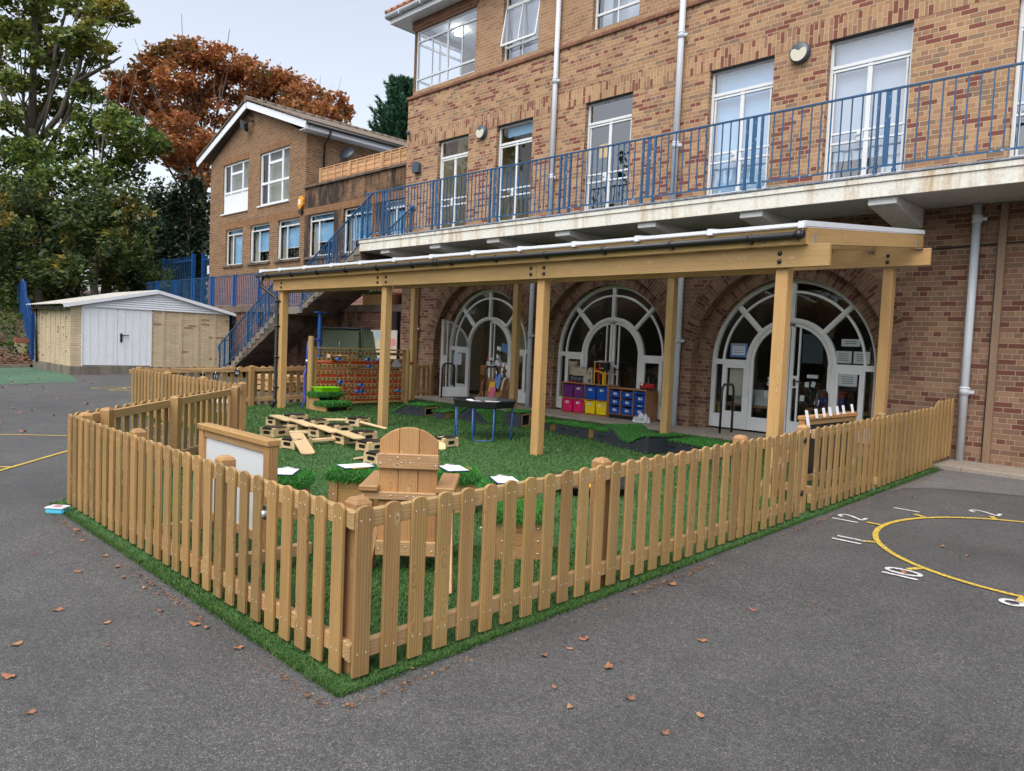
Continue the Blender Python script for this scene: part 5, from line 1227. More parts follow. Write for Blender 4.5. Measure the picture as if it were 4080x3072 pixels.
# throne-like chair, back to the camera
a0 = R(135 + 1)       # chair faces up-left, away from the camera
CH = thing('storyteller_chair', 'big wooden storyteller chair with a rounded plank back turned to the fence corner', 'chair', (-4.085, 3.145, gz(3.15)), R(45.5)); CH.scale = (0.93, 0.95, 0.985)
def slat(x0, x1, z0, topf, y):
    n = 8; pts = [(x0, z0), (x1, z0)] + [(x1 + (x0 - x1) * i / n, topf(x1 + (x0 - x1) * i / n)) for i in range(n + 1)]
    mb = MB(); mb.prism(pts, (0, y + 0.013, 0), (1, 0, 0), (0, 0, 1), (0, -1, 0), 0.026); mb.uv = [(u[1], u[0]) if i < 2 * len(pts) else u for i, u in enumerate(mb.uv)]
    return mb
arch_z = lambda x: 0.955 + 0.092 * (1 - (abs(x) / 0.22) ** 2.2)
for x0, x1 in ((-0.219, -0.075), (-0.0725, 0.0725), (0.075, 0.219)): slat(x0, x1, 0.12, arch_z, 0.0).build('back_slat', M['chairwood'], CH, bevel=0.004)
q = MB(); q.bx(-0.228, 0.228, -0.045, -0.014, 0.755, 0.862); q.build('upper_crossbar', M['rail'], CH, bevel=0.005)
q = MB(); q.bx(-0.225, 0.225, -0.045, -0.014, 0.135, 0.240); q.build('lower_crossbar', M['rail'], CH, bevel=0.005)
q = MB(); q.bx(-0.33, 0.33, -0.055, -0.014, 0.535, 0.590); q.build('arm_support', M['rail'], CH, bevel=0.004)
for sx in (-1, 1):
    q = MB(); q.box((sx * 0.285, 0.24, 0.615), (0.145, 0.64, 0.045), None, 0, 1); q.build('armrest', M['post'], CH, bevel=0.008)
    q = MB(); q.bx(sx * 0.30 - 0.022, sx * 0.30 + 0.022, 0.42, 0.53, 0.0, 0.59); q.build('front_leg', M['chairwood'], CH, bevel=0.005)
    q = MB(); q.beam((sx * 0.27, -0.06, 0.0), (sx * 0.255, 0.45, 0.36), 0.04, 0.11); q.build('rear_leg', M['chairwood'], CH, bevel=0.005)
    q = MB(); q.beam((sx * 0.325, 0.0, 0.575), (sx * 0.375, -0.46, 0.0), 0.03, 0.085, up=(0, 1, 0)); q.build('side_upright', M['rail'], CH, bevel=0.004)
for k_ in range(4): q = MB(); q.bx(-0.25, 0.25, 0.03 + 0.115 * k_, 0.135 + 0.115 * k_, 0.335 + 0.008 * k_, 0.36 + 0.008 * k_); q.build('seat_slat', M['chairwood'], CH, bevel=0.004)
for x, z in ((-0.205, 0.79), (0.205, 0.785), (-0.08, 0.835), (-0.05, 0.80), (0.08, 0.83), (0.02, 0.80), (-0.2, 0.18), (0.2, 0.175), (0, 0.20), (-0.12, 0.565), (0.0, 0.562), (0.05, 0.56), (0.16, 0.56)): q = MB(); q.lathe([(0.001, -0.002), (0.006, -0.002), (0.007, 0)], (x, -0.0455 if z not in (0.565, 0.562, 0.56) else -0.056, z), 8, axis='y'); q.build('screw', M['steel'], CH)

# grass topped box stools with clipboards
def stool(x, y, rz, w, lab, h=0.315):
    root = thing('grass_topped_stool', lab, 'stool', (x, y, gz(y)), rz, 'grass topped wooden box stools')
    b = w / 2 - 0.03
    q = MB()
    for s_ in range(4):
        A = frame_axes(s_ * PI / 2); 
        for k_ in range(3): q.box(A[1] * -(b - 0.011) + Vector((0, 0, 0.012 + 0.047 + k_ * 0.103)), (2 * b - 0.002, 0.022, 0.101), A)
    q.build('box_boards', M['chairwood'], root, bevel=0.003)
    for sx in (-1, 1):
        for sy in (-1, 1): q = MB(); q.box((sx * (b - 0.031), sy * (b + 0.012), h / 2 + 0.002), (0.085, 0.022, h), None, 0, 2); q.box((sx * (b + 0.001), sy * (b - 0.0425), h / 2 + 0.002), (0.022, 0.085, h), None, 0, 2); q.build('corner_strip', M['post'], root, bevel=0.003)
    for sx in (-1, 1):
        for z in (0.06, 0.155, 0.25): q = MB(); q.lathe([(0.001, -0.003), (0.008, -0.002), (0.009, 0)], (sx * (b - 0.035), -b - 0.023, z), 8, axis='y'); q.build('screw', M['steel'], root)
    e = w / 2
    turf_top(root, 'turf_cushion', [(-e, -e, h + 0.05), (e, -e, h + 0.05), (e, e, h + 0.05), (-e, e, h + 0.05)], 0.075, rg, 15000, 0.042, 0.0065)
    return root
ST_ = [(-5.94, 3.96, 0.44, 'grass topped stool with a clipboard standing left behind the chair back'), (-6.10, 3.29, 0.42, 'grass topped stool with a clipboard half hidden behind the whiteboard'), (-5.28, 4.62, 0.42, 'grass topped stool with a clipboard right of the chair back'), (-3.885, 4.06, 0.40, 'grass topped stool without a clipboard close to the right-hand pickets'), (-4.60, 4.62, 0.40, 'grass topped stool with a clipboard mostly hidden behind the right-hand pickets')]
for i, (x, y, w_, lab) in enumerate(ST_):
    stool(x, y, R((38, 47, 52, 51, 44)[i]), w_, lab)
    if i != 3:
        cb = thing('clipboard', ('navy clipboard with white paper on the stool left of the chair', 'navy clipboard with white paper on the stool behind the whiteboard', 'navy clipboard with white paper on the stool right of the chair', '', 'navy clipboard with white paper behind the right-hand pickets')[i], 'clipboard', (x + (-0.02, 0, -0.02, 0, 0.0)[i], y, gz(y) + 0.396), R((-10, 48, 68, 0, 60)[i]), 'clipboards on the stools')
        q = MB(); q.bx(-0.115, 0.115, -0.16, 0.16, 0, 0.006); q.build('board', M['navy'], cb, bevel=0.002)
        q = MB(); q.bx(-0.103, 0.103, -0.15, 0.142, 0.0065, 0.008); q.build('sheet_of_paper', M['paper'], cb)
        q = MB(); q.bx(-0.05, 0.05, 0.135, 0.158, 0.0085, 0.016); q.tube([(-0.04, 0.145, 0.018), (0.04, 0.145, 0.018)], 0.005, 6); q.build('clip', M['steel'], cb)
        if i in (0, 2):
            q = MB(); q.tube([(0.145, -0.1, 0.008), (0.15, 0.07, 0.008)], 0.0035, 6)
            pn = q.build('pencil', M['yellow']); pn.matrix_world = Matrix.Translation(cb.location) @ Matrix.Rotation(cb.rotation_euler.z, 4, 'Z')
            tag(pn, 'thin pencil lying beside the clipboard on the stool %s of the chair' % ('left' if i == 0 else 'right'), 'pencil', 'pencils on the stools')

def easel(name, lab, x0, x1, y, rz, face, h=1.0, origin=(0, 0)):
    root = thing(name, lab, 'easel', (origin[0], origin[1], gz(origin[1])), rz)
    L = x1 - x0
    q = MB(); q.box(((x0 + x1) / 2, 0, h - 0.0225), (L + 0.01, 0.10, 0.045)); q.build('top_rail', M['chairwood'], root, bevel=0.006)
    for x in (x0 + 0.04, x1 - 0.04):
        q = MB(); q.box((x, 0, (h - 0.045 + 0.10) / 2), (0.075, 0.075, h - 0.145), None, 0, 2); q.build('upright', M['chairwood'], root, bevel=0.005)
        q = MB(); q.box((x, 0.0, 0.135), (0.06, 0.64, 0.085), None, 0, 1); q.build('foot_bar', M['rail'], root, bevel=0.005)
        for sy in (-0.27, 0.27):
            q = MB(); q.tube([(x - 0.012, sy, 0.035), (x + 0.012, sy, 0.035)], 0.035, 12); q.bx(x - 0.015, x + 0.015, sy - 0.02, sy + 0.02, 0.06, 0.094); q.build('castor', M['galv'], root)
    q = MB(); q.box(((x0 + x1) / 2, 0, h - 0.075), (L - 0.155, 0.05, 0.05)); q.build('cross_rail', M['rail'], root, bevel=0.004); q = MB(); q.box(((x0 + x1) / 2, 0, 0.235), (L - 0.155, 0.05, 0.07)); q.build('cross_rail', M['rail'], root, bevel=0.004)
    q = MB(); q.box(((x0 + x1) / 2, 0, (h - 0.10 + 0.27) / 2), (L - 0.155, 0.014, h - 0.37)); q.build('writing_board', M[face], root)
    return root
easel('whiteboard_easel', 'wooden framed whiteboard on castors behind the front picket fence', -0.575, 0.575, 0, 0, 'wboard', 0.935, (-5.215, 2.42))
easel('chalkboard_easel', 'wooden framed black chalkboard with paper strips along its top by the gate', -0.69, 0.69, 0, R(89), 'chalkboard', 0.905, (-3.235, 8.32))
q_ = [7.60, 7.85, 8.05, 8.22, 8.42, 8.60, 8.86]
for i, y in enumerate(q_):
    q = MB(); A = frame_axes(R(89)); q.box((-3.19 if i else -3.17, y, gz(y) + 0.94 + (0.0 if i else -0.07)), (0.065, 0.003, 0.10 if i else 0.24), (A[0], Vector((0.97, 0, 0.2)).normalized(), Vector((-0.2, 0.0, 0.97)).normalized()))
    tag(q.build('paper_strip', M['paper']), 'white paper strip clipped to the top of the chalkboard' if i else 'longest white paper strip hanging at the left end of the chalkboard', 'paper', 'paper strips on the chalkboard')

# water tray table
TB = thing('tray_table', 'black octagonal tray of small parts on blue tubular legs', 'table', (-8.63, 8.13, gz(8.13)))
q = MB(); n = 8; r0 = 0.52
def octo(r, z, k_): t = PI / 8 + k_ * PI / 4; return Vector((r * math.cos(t), r * math.sin(t), z))
for k_ in range(8):
    a_, b_ = k_, k_ + 1
    prof = [(0.465, 0.52), (0.505, 0.53), (0.525, 0.615), (0.545, 0.625), (0.54, 0.64), (0.50, 0.638), (0.455, 0.555)]
    for (ra, za), (rb, zb) in zip(prof, prof[1:]): q.face([octo(ra, za, a_), octo(ra, za, b_), octo(rb, zb, b_), octo(rb, zb, a_)])
q.face([octo(0.455, 0.555, k_) for k_ in range(8)]); q.face([octo(0.465, 0.52, k_) for k_ in range(8)][::-1]); q.build('tray', M['black'], TB, bevel=0.006, seg=2)
for k_, ang in enumerate((-45, 45, 135, 225)):
    A = frame_axes(R(ang)); c_ = A[0] * 0.445; h_ = 0.165
    P_ = [c_ + A[1] * s_ * h_ + Vector((0, 0, 0.53)) for s_ in (-1,)] + [c_ - A[1] * h_ + Vector((0, 0, 0.07)), c_ - A[1] * (h_ - 0.02) + Vector((0, 0, 0.028)), c_ - A[1] * (h_ - 0.06) + Vector((0, 0, 0.014)), c_ + A[1] * (h_ - 0.06) + Vector((0, 0, 0.014)), c_ + A[1] * (h_ - 0.02) + Vector((0, 0, 0.028)), c_ + A[1] * h_ + Vector((0, 0, 0.07)), c_ + A[1] * h_ + Vector((0, 0, 0.53))]
    q = MB(); q.tube(P_, 0.0135, 10); q.build('leg', M['blueleg'], TB)
cols = ('red', 'yellow', 'green', 'paper', 'trayblue', 'lime', 'pink', 'cream')
for ci, cn in enumerate(cols):
    q = MB()
    for k_ in range(22):
        t = rnd.uniform(0, 2 * PI); rr = 0.43 * math.sqrt(rnd.random()); s_ = rnd.uniform(0.008, 0.02)
        q.box((rr * math.cos(t), rr * math.sin(t), 0.562 + rnd.uniform(0, 0.02)), (s_ * 1.6, s_, s_ * 0.7), frame_axes(rnd.uniform(0, 6)))
    o = q.build('loose_parts', M[cn]); o.location = TB.location; o['kind'] = 'stuff'
for i, (dx, dy, rz) in enumerate(((-0.02, -0.1, 20), (0.13, 0.07, 70), (-0.16, -0.17, -30))):
    q = MB(); q.box((0, 0, 0), (0.26, 0.09, 0.006)); o = q.build('paper_sheet', M['paper']); o.location = (-8.63 + dx, 8.13 + dy, gz(8.13) + 0.60 + 0.007 * i); o.rotation_euler = (0.05, 0.04, R(rz))
    tag(o, ('white paper lying across the middle of the black tray', 'white paper on the back half of the black tray', 'white paper at the front left of the black tray')[i], 'paper', 'papers on the tray table')

# floor tray with blocks
FT = thing('floor_tray', 'round black floor tray seen behind the right-hand pickets', 'tray', (-5.0, 6.36, gz(6.3)))
q = MB(); q.lathe([(0.001, 0.0), (0.38, 0.0), (0.45, 0.10), (0.48, 0.115), (0.485, 0.10), (0.475, 0.125), (0.44, 0.118), (0.37, 0.02), (0.001, 0.02)], (0, 0, 0), 24); q.build('tray', M['black'], FT)
for i, (cn, dx, dy) in enumerate((('yellow', 0.1, -0.16), ('orange', -0.02, -0.2), ('cream', 0.2, 0.0), ('cream', -0.15, 0.12), ('yellow', -0.2, -0.1))):
    q = MB(); q.box((0, 0, 0.05), (0.22, 0.09, 0.06)); q.lathe([(0.03, 0.08), (0.035, 0.12), (0.001, 0.13)], (0.03, 0, 0), 10); o = q.build('toy_block', M[cn], None, bevel=0.008); o.location = (-5.0 + dx, 6.36 + dy, gz(6.3) + 0.03); o.rotation_euler = (0, 0, i * 1.1)
    tag(o, ('bright yellow toy at the front of the floor tray', 'orange toy at the front of the floor tray', 'cream toy at the right of the floor tray', 'cream toy at the back of the floor tray', 'yellow toy at the left of the floor tray')[i], 'toy', 'toys in the floor tray')

# balance blocks and planks
def block(x, y, rz, lab, z=0.0):
    root = thing('balance_block', lab, 'play block', (x, y, gz(y) + 0.012 + z), rz, 'wooden balance blocks')
    w, d, h = 0.29, 0.34, 0.142
    q = MB(); th = 0.022
    for s_ in (-1, 1):
        q.bx(-w / 2, w / 2, s_ * (d / 2 - th / 2) - th / 2, s_ * (d / 2 - th / 2) + th / 2, 0.012, h - 0.012); q.bx(s_ * (w / 2 - th / 2) - th / 2, s_ * (w / 2 - th / 2) + th / 2, -d / 2 + th + 0.001, d / 2 - th - 0.001, 0.012, h - 0.012)
    for sx in (-1, 1):
        for sy in (-1, 1): q.bx(sx * w / 2 - sx * 0.05, sx * w / 2 + sx * 0.002, sy * d / 2 - sy * 0.05, sy * d / 2 + sy * 0.002, 0.0, 0.05)
    q.build('sides', M['palewood'], root, bevel=0.003)
    q = MB(); q.bx(-w / 2 + 0.003, w / 2 - 0.003, -d / 2 + 0.003, d / 2 - 0.003, h - 0.0115, h + 0.001); q.build('top_board', M['palewood'], root, bevel=0.003)
    q = MB(); q.bx(-w / 2 + 0.05, w / 2 - 0.05, -d / 2 - 0.004, d / 2 + 0.004, h + 0.0015, h + 0.006); q.bx(-w / 2 - 0.004, w / 2 + 0.004, -d / 2 + 0.07, d / 2 - 0.07, h + 0.002, h + 0.0068)
    for s_ in (-1, 1): q.bx(-w / 2 + 0.05, w / 2 - 0.05, s_ * (d / 2 + 0.003) - 0.002, s_ * (d / 2 + 0.003) + 0.002, h - 0.02, h + 0.005)
    q.build('rubber_pad', M['black'], root)
    q = MB()
    def slot(c, ax_, nrm):
        P_ = [(0.026 * math.cos(R(a)) + (0.045 if math.cos(R(a)) > 0 else -0.045), 0.026 * math.sin(R(a))) for a in range(0, 360, 20)]
        q.prism(P_, c, ax_, (0, 0, 1), nrm, 0.0015)
    slot((0, -d / 2 - 0.0005, 0.075), (1, 0, 0), (0, -1, 0)); slot((w / 2 + 0.0005, 0, 0.075), (0, 1, 0), (1, 0, 0)); slot((0, d / 2 + 0.0005, 0.075), (-1, 0, 0), (0, 1, 0)); slot((-w / 2 - 0.0005, 0, 0.075), (0, -1, 0), (-1, 0, 0))
    q.build('hand_hole', M['black'], root)
    return root
def plank(p0, p1, lab, w=0.135, th=0.024):
    a, b = Vector(p0), Vector(p1); L = (b - a).length; d = (b - a).normalized(); s_ = d.cross(Vector((0, 0, 1))).normalized(); u = s_.cross(d)
    P_ = [(0.03 + 0.0 - L / 2 + w * 0.25 - w * 0.25 * math.cos(R(t)) - 0.03, w / 2 * math.sin(R(t))) for t in range(-90, 91, 22)]
    P_ = [(L / 2 - w * 0.25 + w * 0.25 * math.cos(R(t)), w / 2 * math.sin(R(t))) for t in range(-90, 91, 22)] + [(-L / 2 + w * 0.25 + w * 0.25 * math.cos(R(t)), w / 2 * math.sin(R(t))) for t in range(90, 271, 22)]
    q = MB(); q.prism(P_, (a + b) / 2 - u * th / 2, d, -s_, u, th)
    return tag(q.build('balance_plank', M['palewood'], None, bevel=0.004), lab, 'plank', 'wooden balance planks')
def gt(x, y, h): return (x, y, gz(y) + h)
front = [(-11.72, 6.20), (-10.93, 6.17), (-10.14, 6.10), (-9.36, 6.04), (-8.60, 5.96)]
names = ('farthest left', 'second from the left', 'middle', 'fourth from the left', 'rightmost')
for i, (x, y) in enumerate(front): block(x, y, R(4 + 2 * (i % 2)), 'balance block in the front row, %s' % names[i])
back = [(-12.0, 6.66), (-11.14, 6.56), (-10.40, 6.56), (-9.48, 6.40)]
for i, (x, y) in enumerate(back): block(x, y, R(5 + (i % 2)), 'balance block in the back row, %s' % ('farthest left', 'second from the left', 'third from the left', 'rightmost')[i])
block(-10.98, 7.30, R(20), 'balance block standing alone at the back with a plank leaning on it')
block(-10.62, 5.55, R(18), 'balance block half hidden behind the whiteboard frame'); block(-9.40, 5.24, R(14), 'balance block with the sloping plank nearest the whiteboard')
block(-7.72, 5.50, R(6), 'balance block partly hidden at the left edge of the chair back'); block(-8.30, 7.02, R(10), 'balance block showing at the right edge of the chair back')
for i in range(4):
    (xa, ya), (xb, yb) = front[i], front[i + 1]
    plank(gt(xa - 0.09, ya - 0.05 - 0.0, 0.186), gt(xb - 0.06, yb - 0.02 - 0.13, 0.186), 'flat balance plank bridging the front blocks, %s' % ('leftmost', 'second from the left', 'third from the left', 'rightmost')[i], 0.185)
plank(gt(-9.52, 5.30, 0.205), gt(-8.74, 5.06, 0.03), 'short balance plank sloping down to the turf beside the whiteboard', 0.19)
plank(gt(-11.0, 7.18, 0.13), gt(-10.28, 7.42, 0.03), 'thin balance plank sloping down from the lone back block', 0.08)
plank(gt(-9.55, 5.46, 0.075), gt(-9.40, 5.98, 0.09), 'balance plank low between the front row and the whiteboard block', 0.10, 0.04); plank(gt(-10.45, 5.70, 0.08), gt(-10.25, 6.02, 0.09), 'balance plank low behind the whiteboard corner', 0.09, 0.04)
plank(gt(-11.35, 6.78, 0.12), gt(-11.02, 7.2, 0.12), 'balance plank joining the lone back block to the back row', 0.10, 0.03); plank(gt(-11.0, 5.75, 0.08), gt(-10.85, 6.05, 0.12), 'stub of a balance plank at the left of the front row', 0.10, 0.04)
plank(gt(-8.12, 5.36, 0.025), gt(-7.8, 5.50, 0.10), 'balance plank poking out left of the chair back', 0.09); plank(gt(-8.30, 6.96, 0.16), gt(-8.03, 6.77, 0.02), 'short balance plank sloping down right of the chair back', 0.11)
plank(gt(-10.2, 4.98, 0.05), gt(-9.52, 5.16, 0.12), 'balance plank end reaching the block beside the whiteboard frame', 0.10, 0.035)

# grass topped steps with a lime tray
GS = thing('grass_steps', 'two wooden steps padded with plush turf in front of the peg panel', 'steps', (-13.42, 8.23, gz(8.2)), R(3))
q = MB()
for sy in (-1, 1):
    q.box((-0.02, sy * 0.27, 0.075), (0.60, 0.04, 0.13)); q.box((-0.16, sy * 0.27, 0.215), (0.32, 0.04, 0.13))
q.build('side_board', M['canopy'], GS, bevel=0.004)
q = MB(); q.box((0.22, 0, 0.07), (0.02, 0.5, 0.1)); q.build('inner_board', M['blacksteel'], GS); q = MB(); q.box((-0.31, 0, 0.14), (0.02, 0.5, 0.26)); q.build('inner_board', M['blacksteel'], GS)
turf_top(GS, 'turf_cushion', [(-0.12, -0.31, 0.20), (0.34, -0.31, 0.20), (0.34, 0.31, 0.20), (-0.12, 0.31, 0.20)], 0.085, rg, 7000, 0.035, 0.011)
turf_top(GS, 'turf_cushion', [(-0.36, -0.32, 0.375), (0.02, -0.32, 0.375), (0.02, 0.32, 0.375), (-0.36, 0.32, 0.375)], 0.09, rg, 7000, 0.035, 0.011)
LT = thing('lime_tray', 'bright lime green plastic tray on the top grass step', 'tray', (-13.60, 8.25, gz(8.2) + 0.385), R(3))
q = MB()
a_, b_ = (0.145, 0.205), (0.165, 0.235)
for z0, z1, s0, s1 in ((0.0, 0.085, a_, b_), (0.085, 0.087, b_, (0.185, 0.255)), (0.087, 0.10, (0.185, 0.255), (0.185, 0.255)), (0.10, 0.098, (0.185, 0.255), (0.16, 0.23)), (0.098, 0.01, (0.16, 0.23), (0.14, 0.20))):
    C0 = [(s0[0], s0[1]), (-s0[0], s0[1]), (-s0[0], -s0[1]), (s0[0], -s0[1])]; C1 = [(s1[0], s1[1]), (-s1[0], s1[1]), (-s1[0], -s1[1]), (s1[0], -s1[1])]
    for k_ in range(4): k2 = (k_ + 1) % 4; q.face([(*C0[k_], z0), (*C0[k2], z0), (*C1[k2], z1), (*C1[k_], z1)])
q.face([(0.14, 0.20, 0.01), (-0.14, 0.20, 0.01), (-0.14, -0.20, 0.01), (0.14, -0.20, 0.01)]); q.face([(0.145, 0.205, 0), (-0.145, 0.205, 0), (-0.145, -0.205, 0), (0.145, -0.205, 0)][::-1]); q.build('tray_body', M['lime'], LT)

# turf covered obstacle course along the step
def course(name, lab, x, y, rz, L, D, prof, n_top, holes=(), dens=6000, boxed=False, wood_end=False):
    """charcoal sided module with a turf top; prof = [(u, z)] heights along its length"""
    root = thing(name, lab, 'obstacle', (x, y, gz(y) + 0.012), rz, 'turf covered obstacle course modules')
    for y0, y1 in ((0.0, 0.018), (D - 0.018, D)):
        q = MB(); q.prism([(0, 0), (L, 0)] + [(u, z - 0.035) for u, z in prof[::-1]], (0, y1, 0), (1, 0, 0), (0, 0, 1), (0, -1, 0), y1 - y0); q.build('side_panel', M['charcoal'], root, bevel=0.003)
    q = MB(); q.bx(L - 0.022, L - 0.001, 0.02, D - 0.02, 0.005, max(0.02, prof[-1][1] - 0.04)) if not boxed else [q.bx(L - 0.03, L - 0.001, yy, yy + 0.03, 0.005, prof[-1][1] - 0.04) for yy in (0.02, D - 0.05)] + [q.bx(L - 0.03, L - 0.001, 0.051, D - 0.051, zz, zz + 0.03) for zz in (0.005, prof[-1][1] - 0.075)]
    q.bx(0.001, 0.02, 0.02, D - 0.02, 0.004, max(0.02, prof[0][1] - 0.045)); q.build('end_board', M['canopy'] if (boxed or wood_end) else M['charcoal'], root, bevel=0.003)
    if boxed: q = MB(); q.bx(0.05, L - 0.2, 0.02, D - 0.02, 0.006, 0.02); q.bx(L * 0.35, L * 0.35 + 0.02, 0.02, D - 0.02, 0.02, prof[-1][1] - 0.05); q.build('dark_inside', M['blacksteel'], root)
    q = MB(); e = 0.014; T = []
    for (u0, z0), (u1, z1) in zip(prof, prof[1:]):
        a = [(u0 - (e if u0 == prof[0][0] else 0), -e, z0), (u1 + (e if u1 == prof[-1][0] else 0), -e, z1), (u1 + (e if u1 == prof[-1][0] else 0), D + e, z1), (u0 - (e if u0 == prof[0][0] else 0), D + e, z0)]
        lo = [(p[0], p[1], p[2] - 0.028) for p in a]
        q.face(a, smooth=True); q.face([lo[0], lo[1], a[1], a[0]]); q.face([lo[2], lo[3], a[3], a[2]])
        T += [(a[0], a[1], a[2]), (a[0], a[2], a[3]), (lo[0], lo[1], a[1]), (lo[0], a[1], a[0])]
        if (u1, z1) == prof[-1]: q.face([a[1], lo[1], lo[2], a[2]]); T += [(a[1], lo[1], lo[2]), (a[1], lo[2], a[2])]
    tt = q.build('turf_top', M['turf_base'], root)
    pp_ = quads_mesh('pile', pile_on(rg, T, dens * 1.3, 0.024, 0.008), M['toptturf'], 3, tt); pp_['kind'] = 'stuff'
    q = MB()
    for hx, hz, tl in holes:
        P_ = [((0.018 * math.cos(R(a)) + (0.032 if math.cos(R(a)) > 0 else -0.032)), 0.017 * math.sin(R(a))) for a in range(0, 360, 20)]; ct, st_ = math.cos(tl), math.sin(tl)
        q.prism([(p[0] * ct - p[1] * st_, p[0] * st_ + p[1] * ct) for p in P_], (hx, -0.0005, hz), (1, 0, 0), (0, 0, 1), (0, -1, 0), 0.002)
    if holes: q.build('hand_hole', M['black'], root)
    q = MB(); k_ = 0
    for u in np.arange(0.06, L - 0.02, 0.22):
        zt = np.interp(u, [p[0] for p in prof], [p[1] for p in prof])
        for z in (0.025, zt - 0.06):
            if 0.02 < z < zt - 0.03: q.lathe([(0.001, -0.003), (0.005, -0.002), (0.006, 0)], (u, 0, z), 8, axis='y')
    q.build('bolt', M['steel'], root)
    return root
course('turf_ramp', 'turf covered ramp with charcoal sides at the left end of the course', -12.34, 8.96, R(11), 0.93, 0.44, [(0, 0.05), (0.12, 0.075), (0.42, 0.225), (0.93, 0.235)], 4, ((0.30, 0.085, R(28)), (0.56, 0.145, 0), (0.73, 0.145, 0)), boxed=True)
course('turf_step', 'low wooden turf topped step right of the ramp', -11.17, 9.13, R(22), 0.27, 0.36, [(0, 0.155), (0.27, 0.155)], 2, wood_end=True)
course('turf_arch', 'turf covered hump behind the tray table', -10.72, 9.42, R(0), 0.86, 0.45, [(0, 0.12), (0.12, 0.22), (0.28, 0.29), (0.42, 0.295), (0.58, 0.23), (0.72, 0.13), (0.86, 0.03)], 7, ((0.30, 0.16, 0), (0.47, 0.14, R(-12))))
course('turf_box', 'turf topped charcoal box with an open end right of the tray table', -9.55, 9.50, R(12), 0.37, 0.36, [(0, 0.285), (0.37, 0.29)], 2, ((0.12, 0.17, 0),), boxed=True)
course('turf_low_step', 'low turf topped step just right of the middle canopy post', -8.80, 9.62, R(8), 0.24, 0.32, [(0, 0.16), (0.24, 0.16)], 2, wood_end=True)
course('turf_bench', 'long low turf topped bench with two hand holes', -8.28, 9.48, R(-2), 0.74, 0.30, [(0, 0.20), (0.74, 0.195)], 2, ((0.19, 0.10, 0), (0.48, 0.09, 0)), wood_end=True)
course('turf_small_block', 'small turf topped block at the left of the wavy module', -7.36, 9.36, R(-8), 0.36, 0.34, [(0, 0.205), (0.36, 0.21)], 2, ((0.18, 0.10, 0),))
course('turf_wave', 'wavy turf covered module dipping in its middle', -6.97, 9.24, R(-17), 0.98, 0.62, [(0, 0.32), (0.12, 0.29), (0.25, 0.21), (0.40, 0.145), (0.52, 0.135), (0.64, 0.16), (0.78, 0.235), (0.90, 0.27), (0.98, 0.275)], 8)
course('turf_end_block', 'turf topped block at the right end of the course behind the pickets', -5.95, 9.30, R(-12), 0.72, 0.62, [(0, 0.20), (0.30, 0.215), (0.72, 0.20)], 2, ((0.13, 0.10, 0),))

# peg panel with log posts
PP = thing('peg_panel', 'tall wooden panel of drilled rails with blue cups between two log posts', 'play panel')
for x, y, zt in ((-13.83, 7.99, 1.72), (-13.86, 10.52, 1.50)):
    q = MB(); q.lathe([(0.062, gz(y)), (0.060, zt - 0.02), (0.045, zt), (0.001, zt + 0.004)], (x, y, 0), 16); q.uv = [(u[0] * 1.2, u[1] * 0.4) for u in q.uv]; q.build('log_post', M['log'], PP)
fr = MB(); fr.bx(-13.93, -13.83, 8.10, 10.46, 1.462, 1.495); fr.bx(-13.90, -13.85, 8.10, 8.15, 0.33, 1.46); fr.bx(-13.90, -13.85, 10.40, 10.45, 0.33, 1.46); fr.bx(-13.90, -13.85, 8.10, 10.45, 0.28, 0.33); fr.bx(-13.93, -13.90, 8.95, 9.02, 0.28, 1.46); fr.bx(-13.93, -13.90, 9.8, 9.87, 0.28, 1.46)
fr.build('panel_frame', M['trellis'], PP, bevel=0.003)
holes_ = MB(); 
for i in range(8):
    z = 0.405 + i * 0.140
    q = MB(); q.bx(-13.885, -13.862, 8.152, 10.398, z - 0.033, z + 0.033); q.build('drilled_rail', M['trellis'], PP, bevel=0.003)
    for k_ in range(21):
        y = 8.22 + k_ * 0.105 + 0.02 * (i % 2)
        if y > 10.38: continue
        P_ = [(0.021 * math.cos(R(a)), 0.021 * math.sin(R(a))) for a in range(0, 360, 30)]
        holes_.prism(P_, (-13.8622, y, z), (0, 1, 0), (0, 0, 1), (1, 0, 0), 0.0012)
holes_.build('peg_hole', M['blacksteel'], PP)
for y, z in ((8.62, 1.245), (9.36, 1.245), (9.65, 1.24), (9.40, 1.10), (8.68, 0.755), (9.20, 0.685), (9.12, 0.545), (9.23, 0.545), (10.22, 0.55)):
    q = MB(); q.tube([(-13.86, y, z), (-13.74, y + 0.02, z + 0.01)], 0.042, 12, taper=[0.03, 0.046], cap=False); q.tube([(-13.745, y + 0.02, z + 0.01), (-13.735, y + 0.02, z + 0.01)], 0.05, 12, cap=False); q.build('cup', M['cup'], PP)
q = MB(); q.beam((-13.83, 8.98, 1.02), (-13.83, 9.60, 1.17), 0.04, 0.03); q.beam((-13.83, 8.45, 1.33), (-13.83, 8.64, 1.14), 0.04, 0.03); q.build('clear_chute', glass('clear_plastic', (0.75, 0.76, 0.76), 1.5), PP)
q = MB()
P_ = [(-0.11, -0.07), (0.11, -0.07)] + [(0.085 + 0.045 * math.cos(R(a)), -0.02 + 0.05 * math.sin(R(a))) for a in range(-60, 100, 20)] + [(0.0 + 0.065 * math.cos(R(a)), 0.04 + 0.06 * math.sin(R(a))) for a in range(10, 180, 20)] + [(-0.085 + 0.045 * math.cos(R(a)), -0.02 + 0.05 * math.sin(R(a))) for a in range(80, 250, 20)]
q.prism(P_, (-13.845, 10.20, 1.16), (0, 1, 0), (0, 0, 1), (1, 0, 0), 0.012); q.build('cloud_board', M['cloud'], PP)
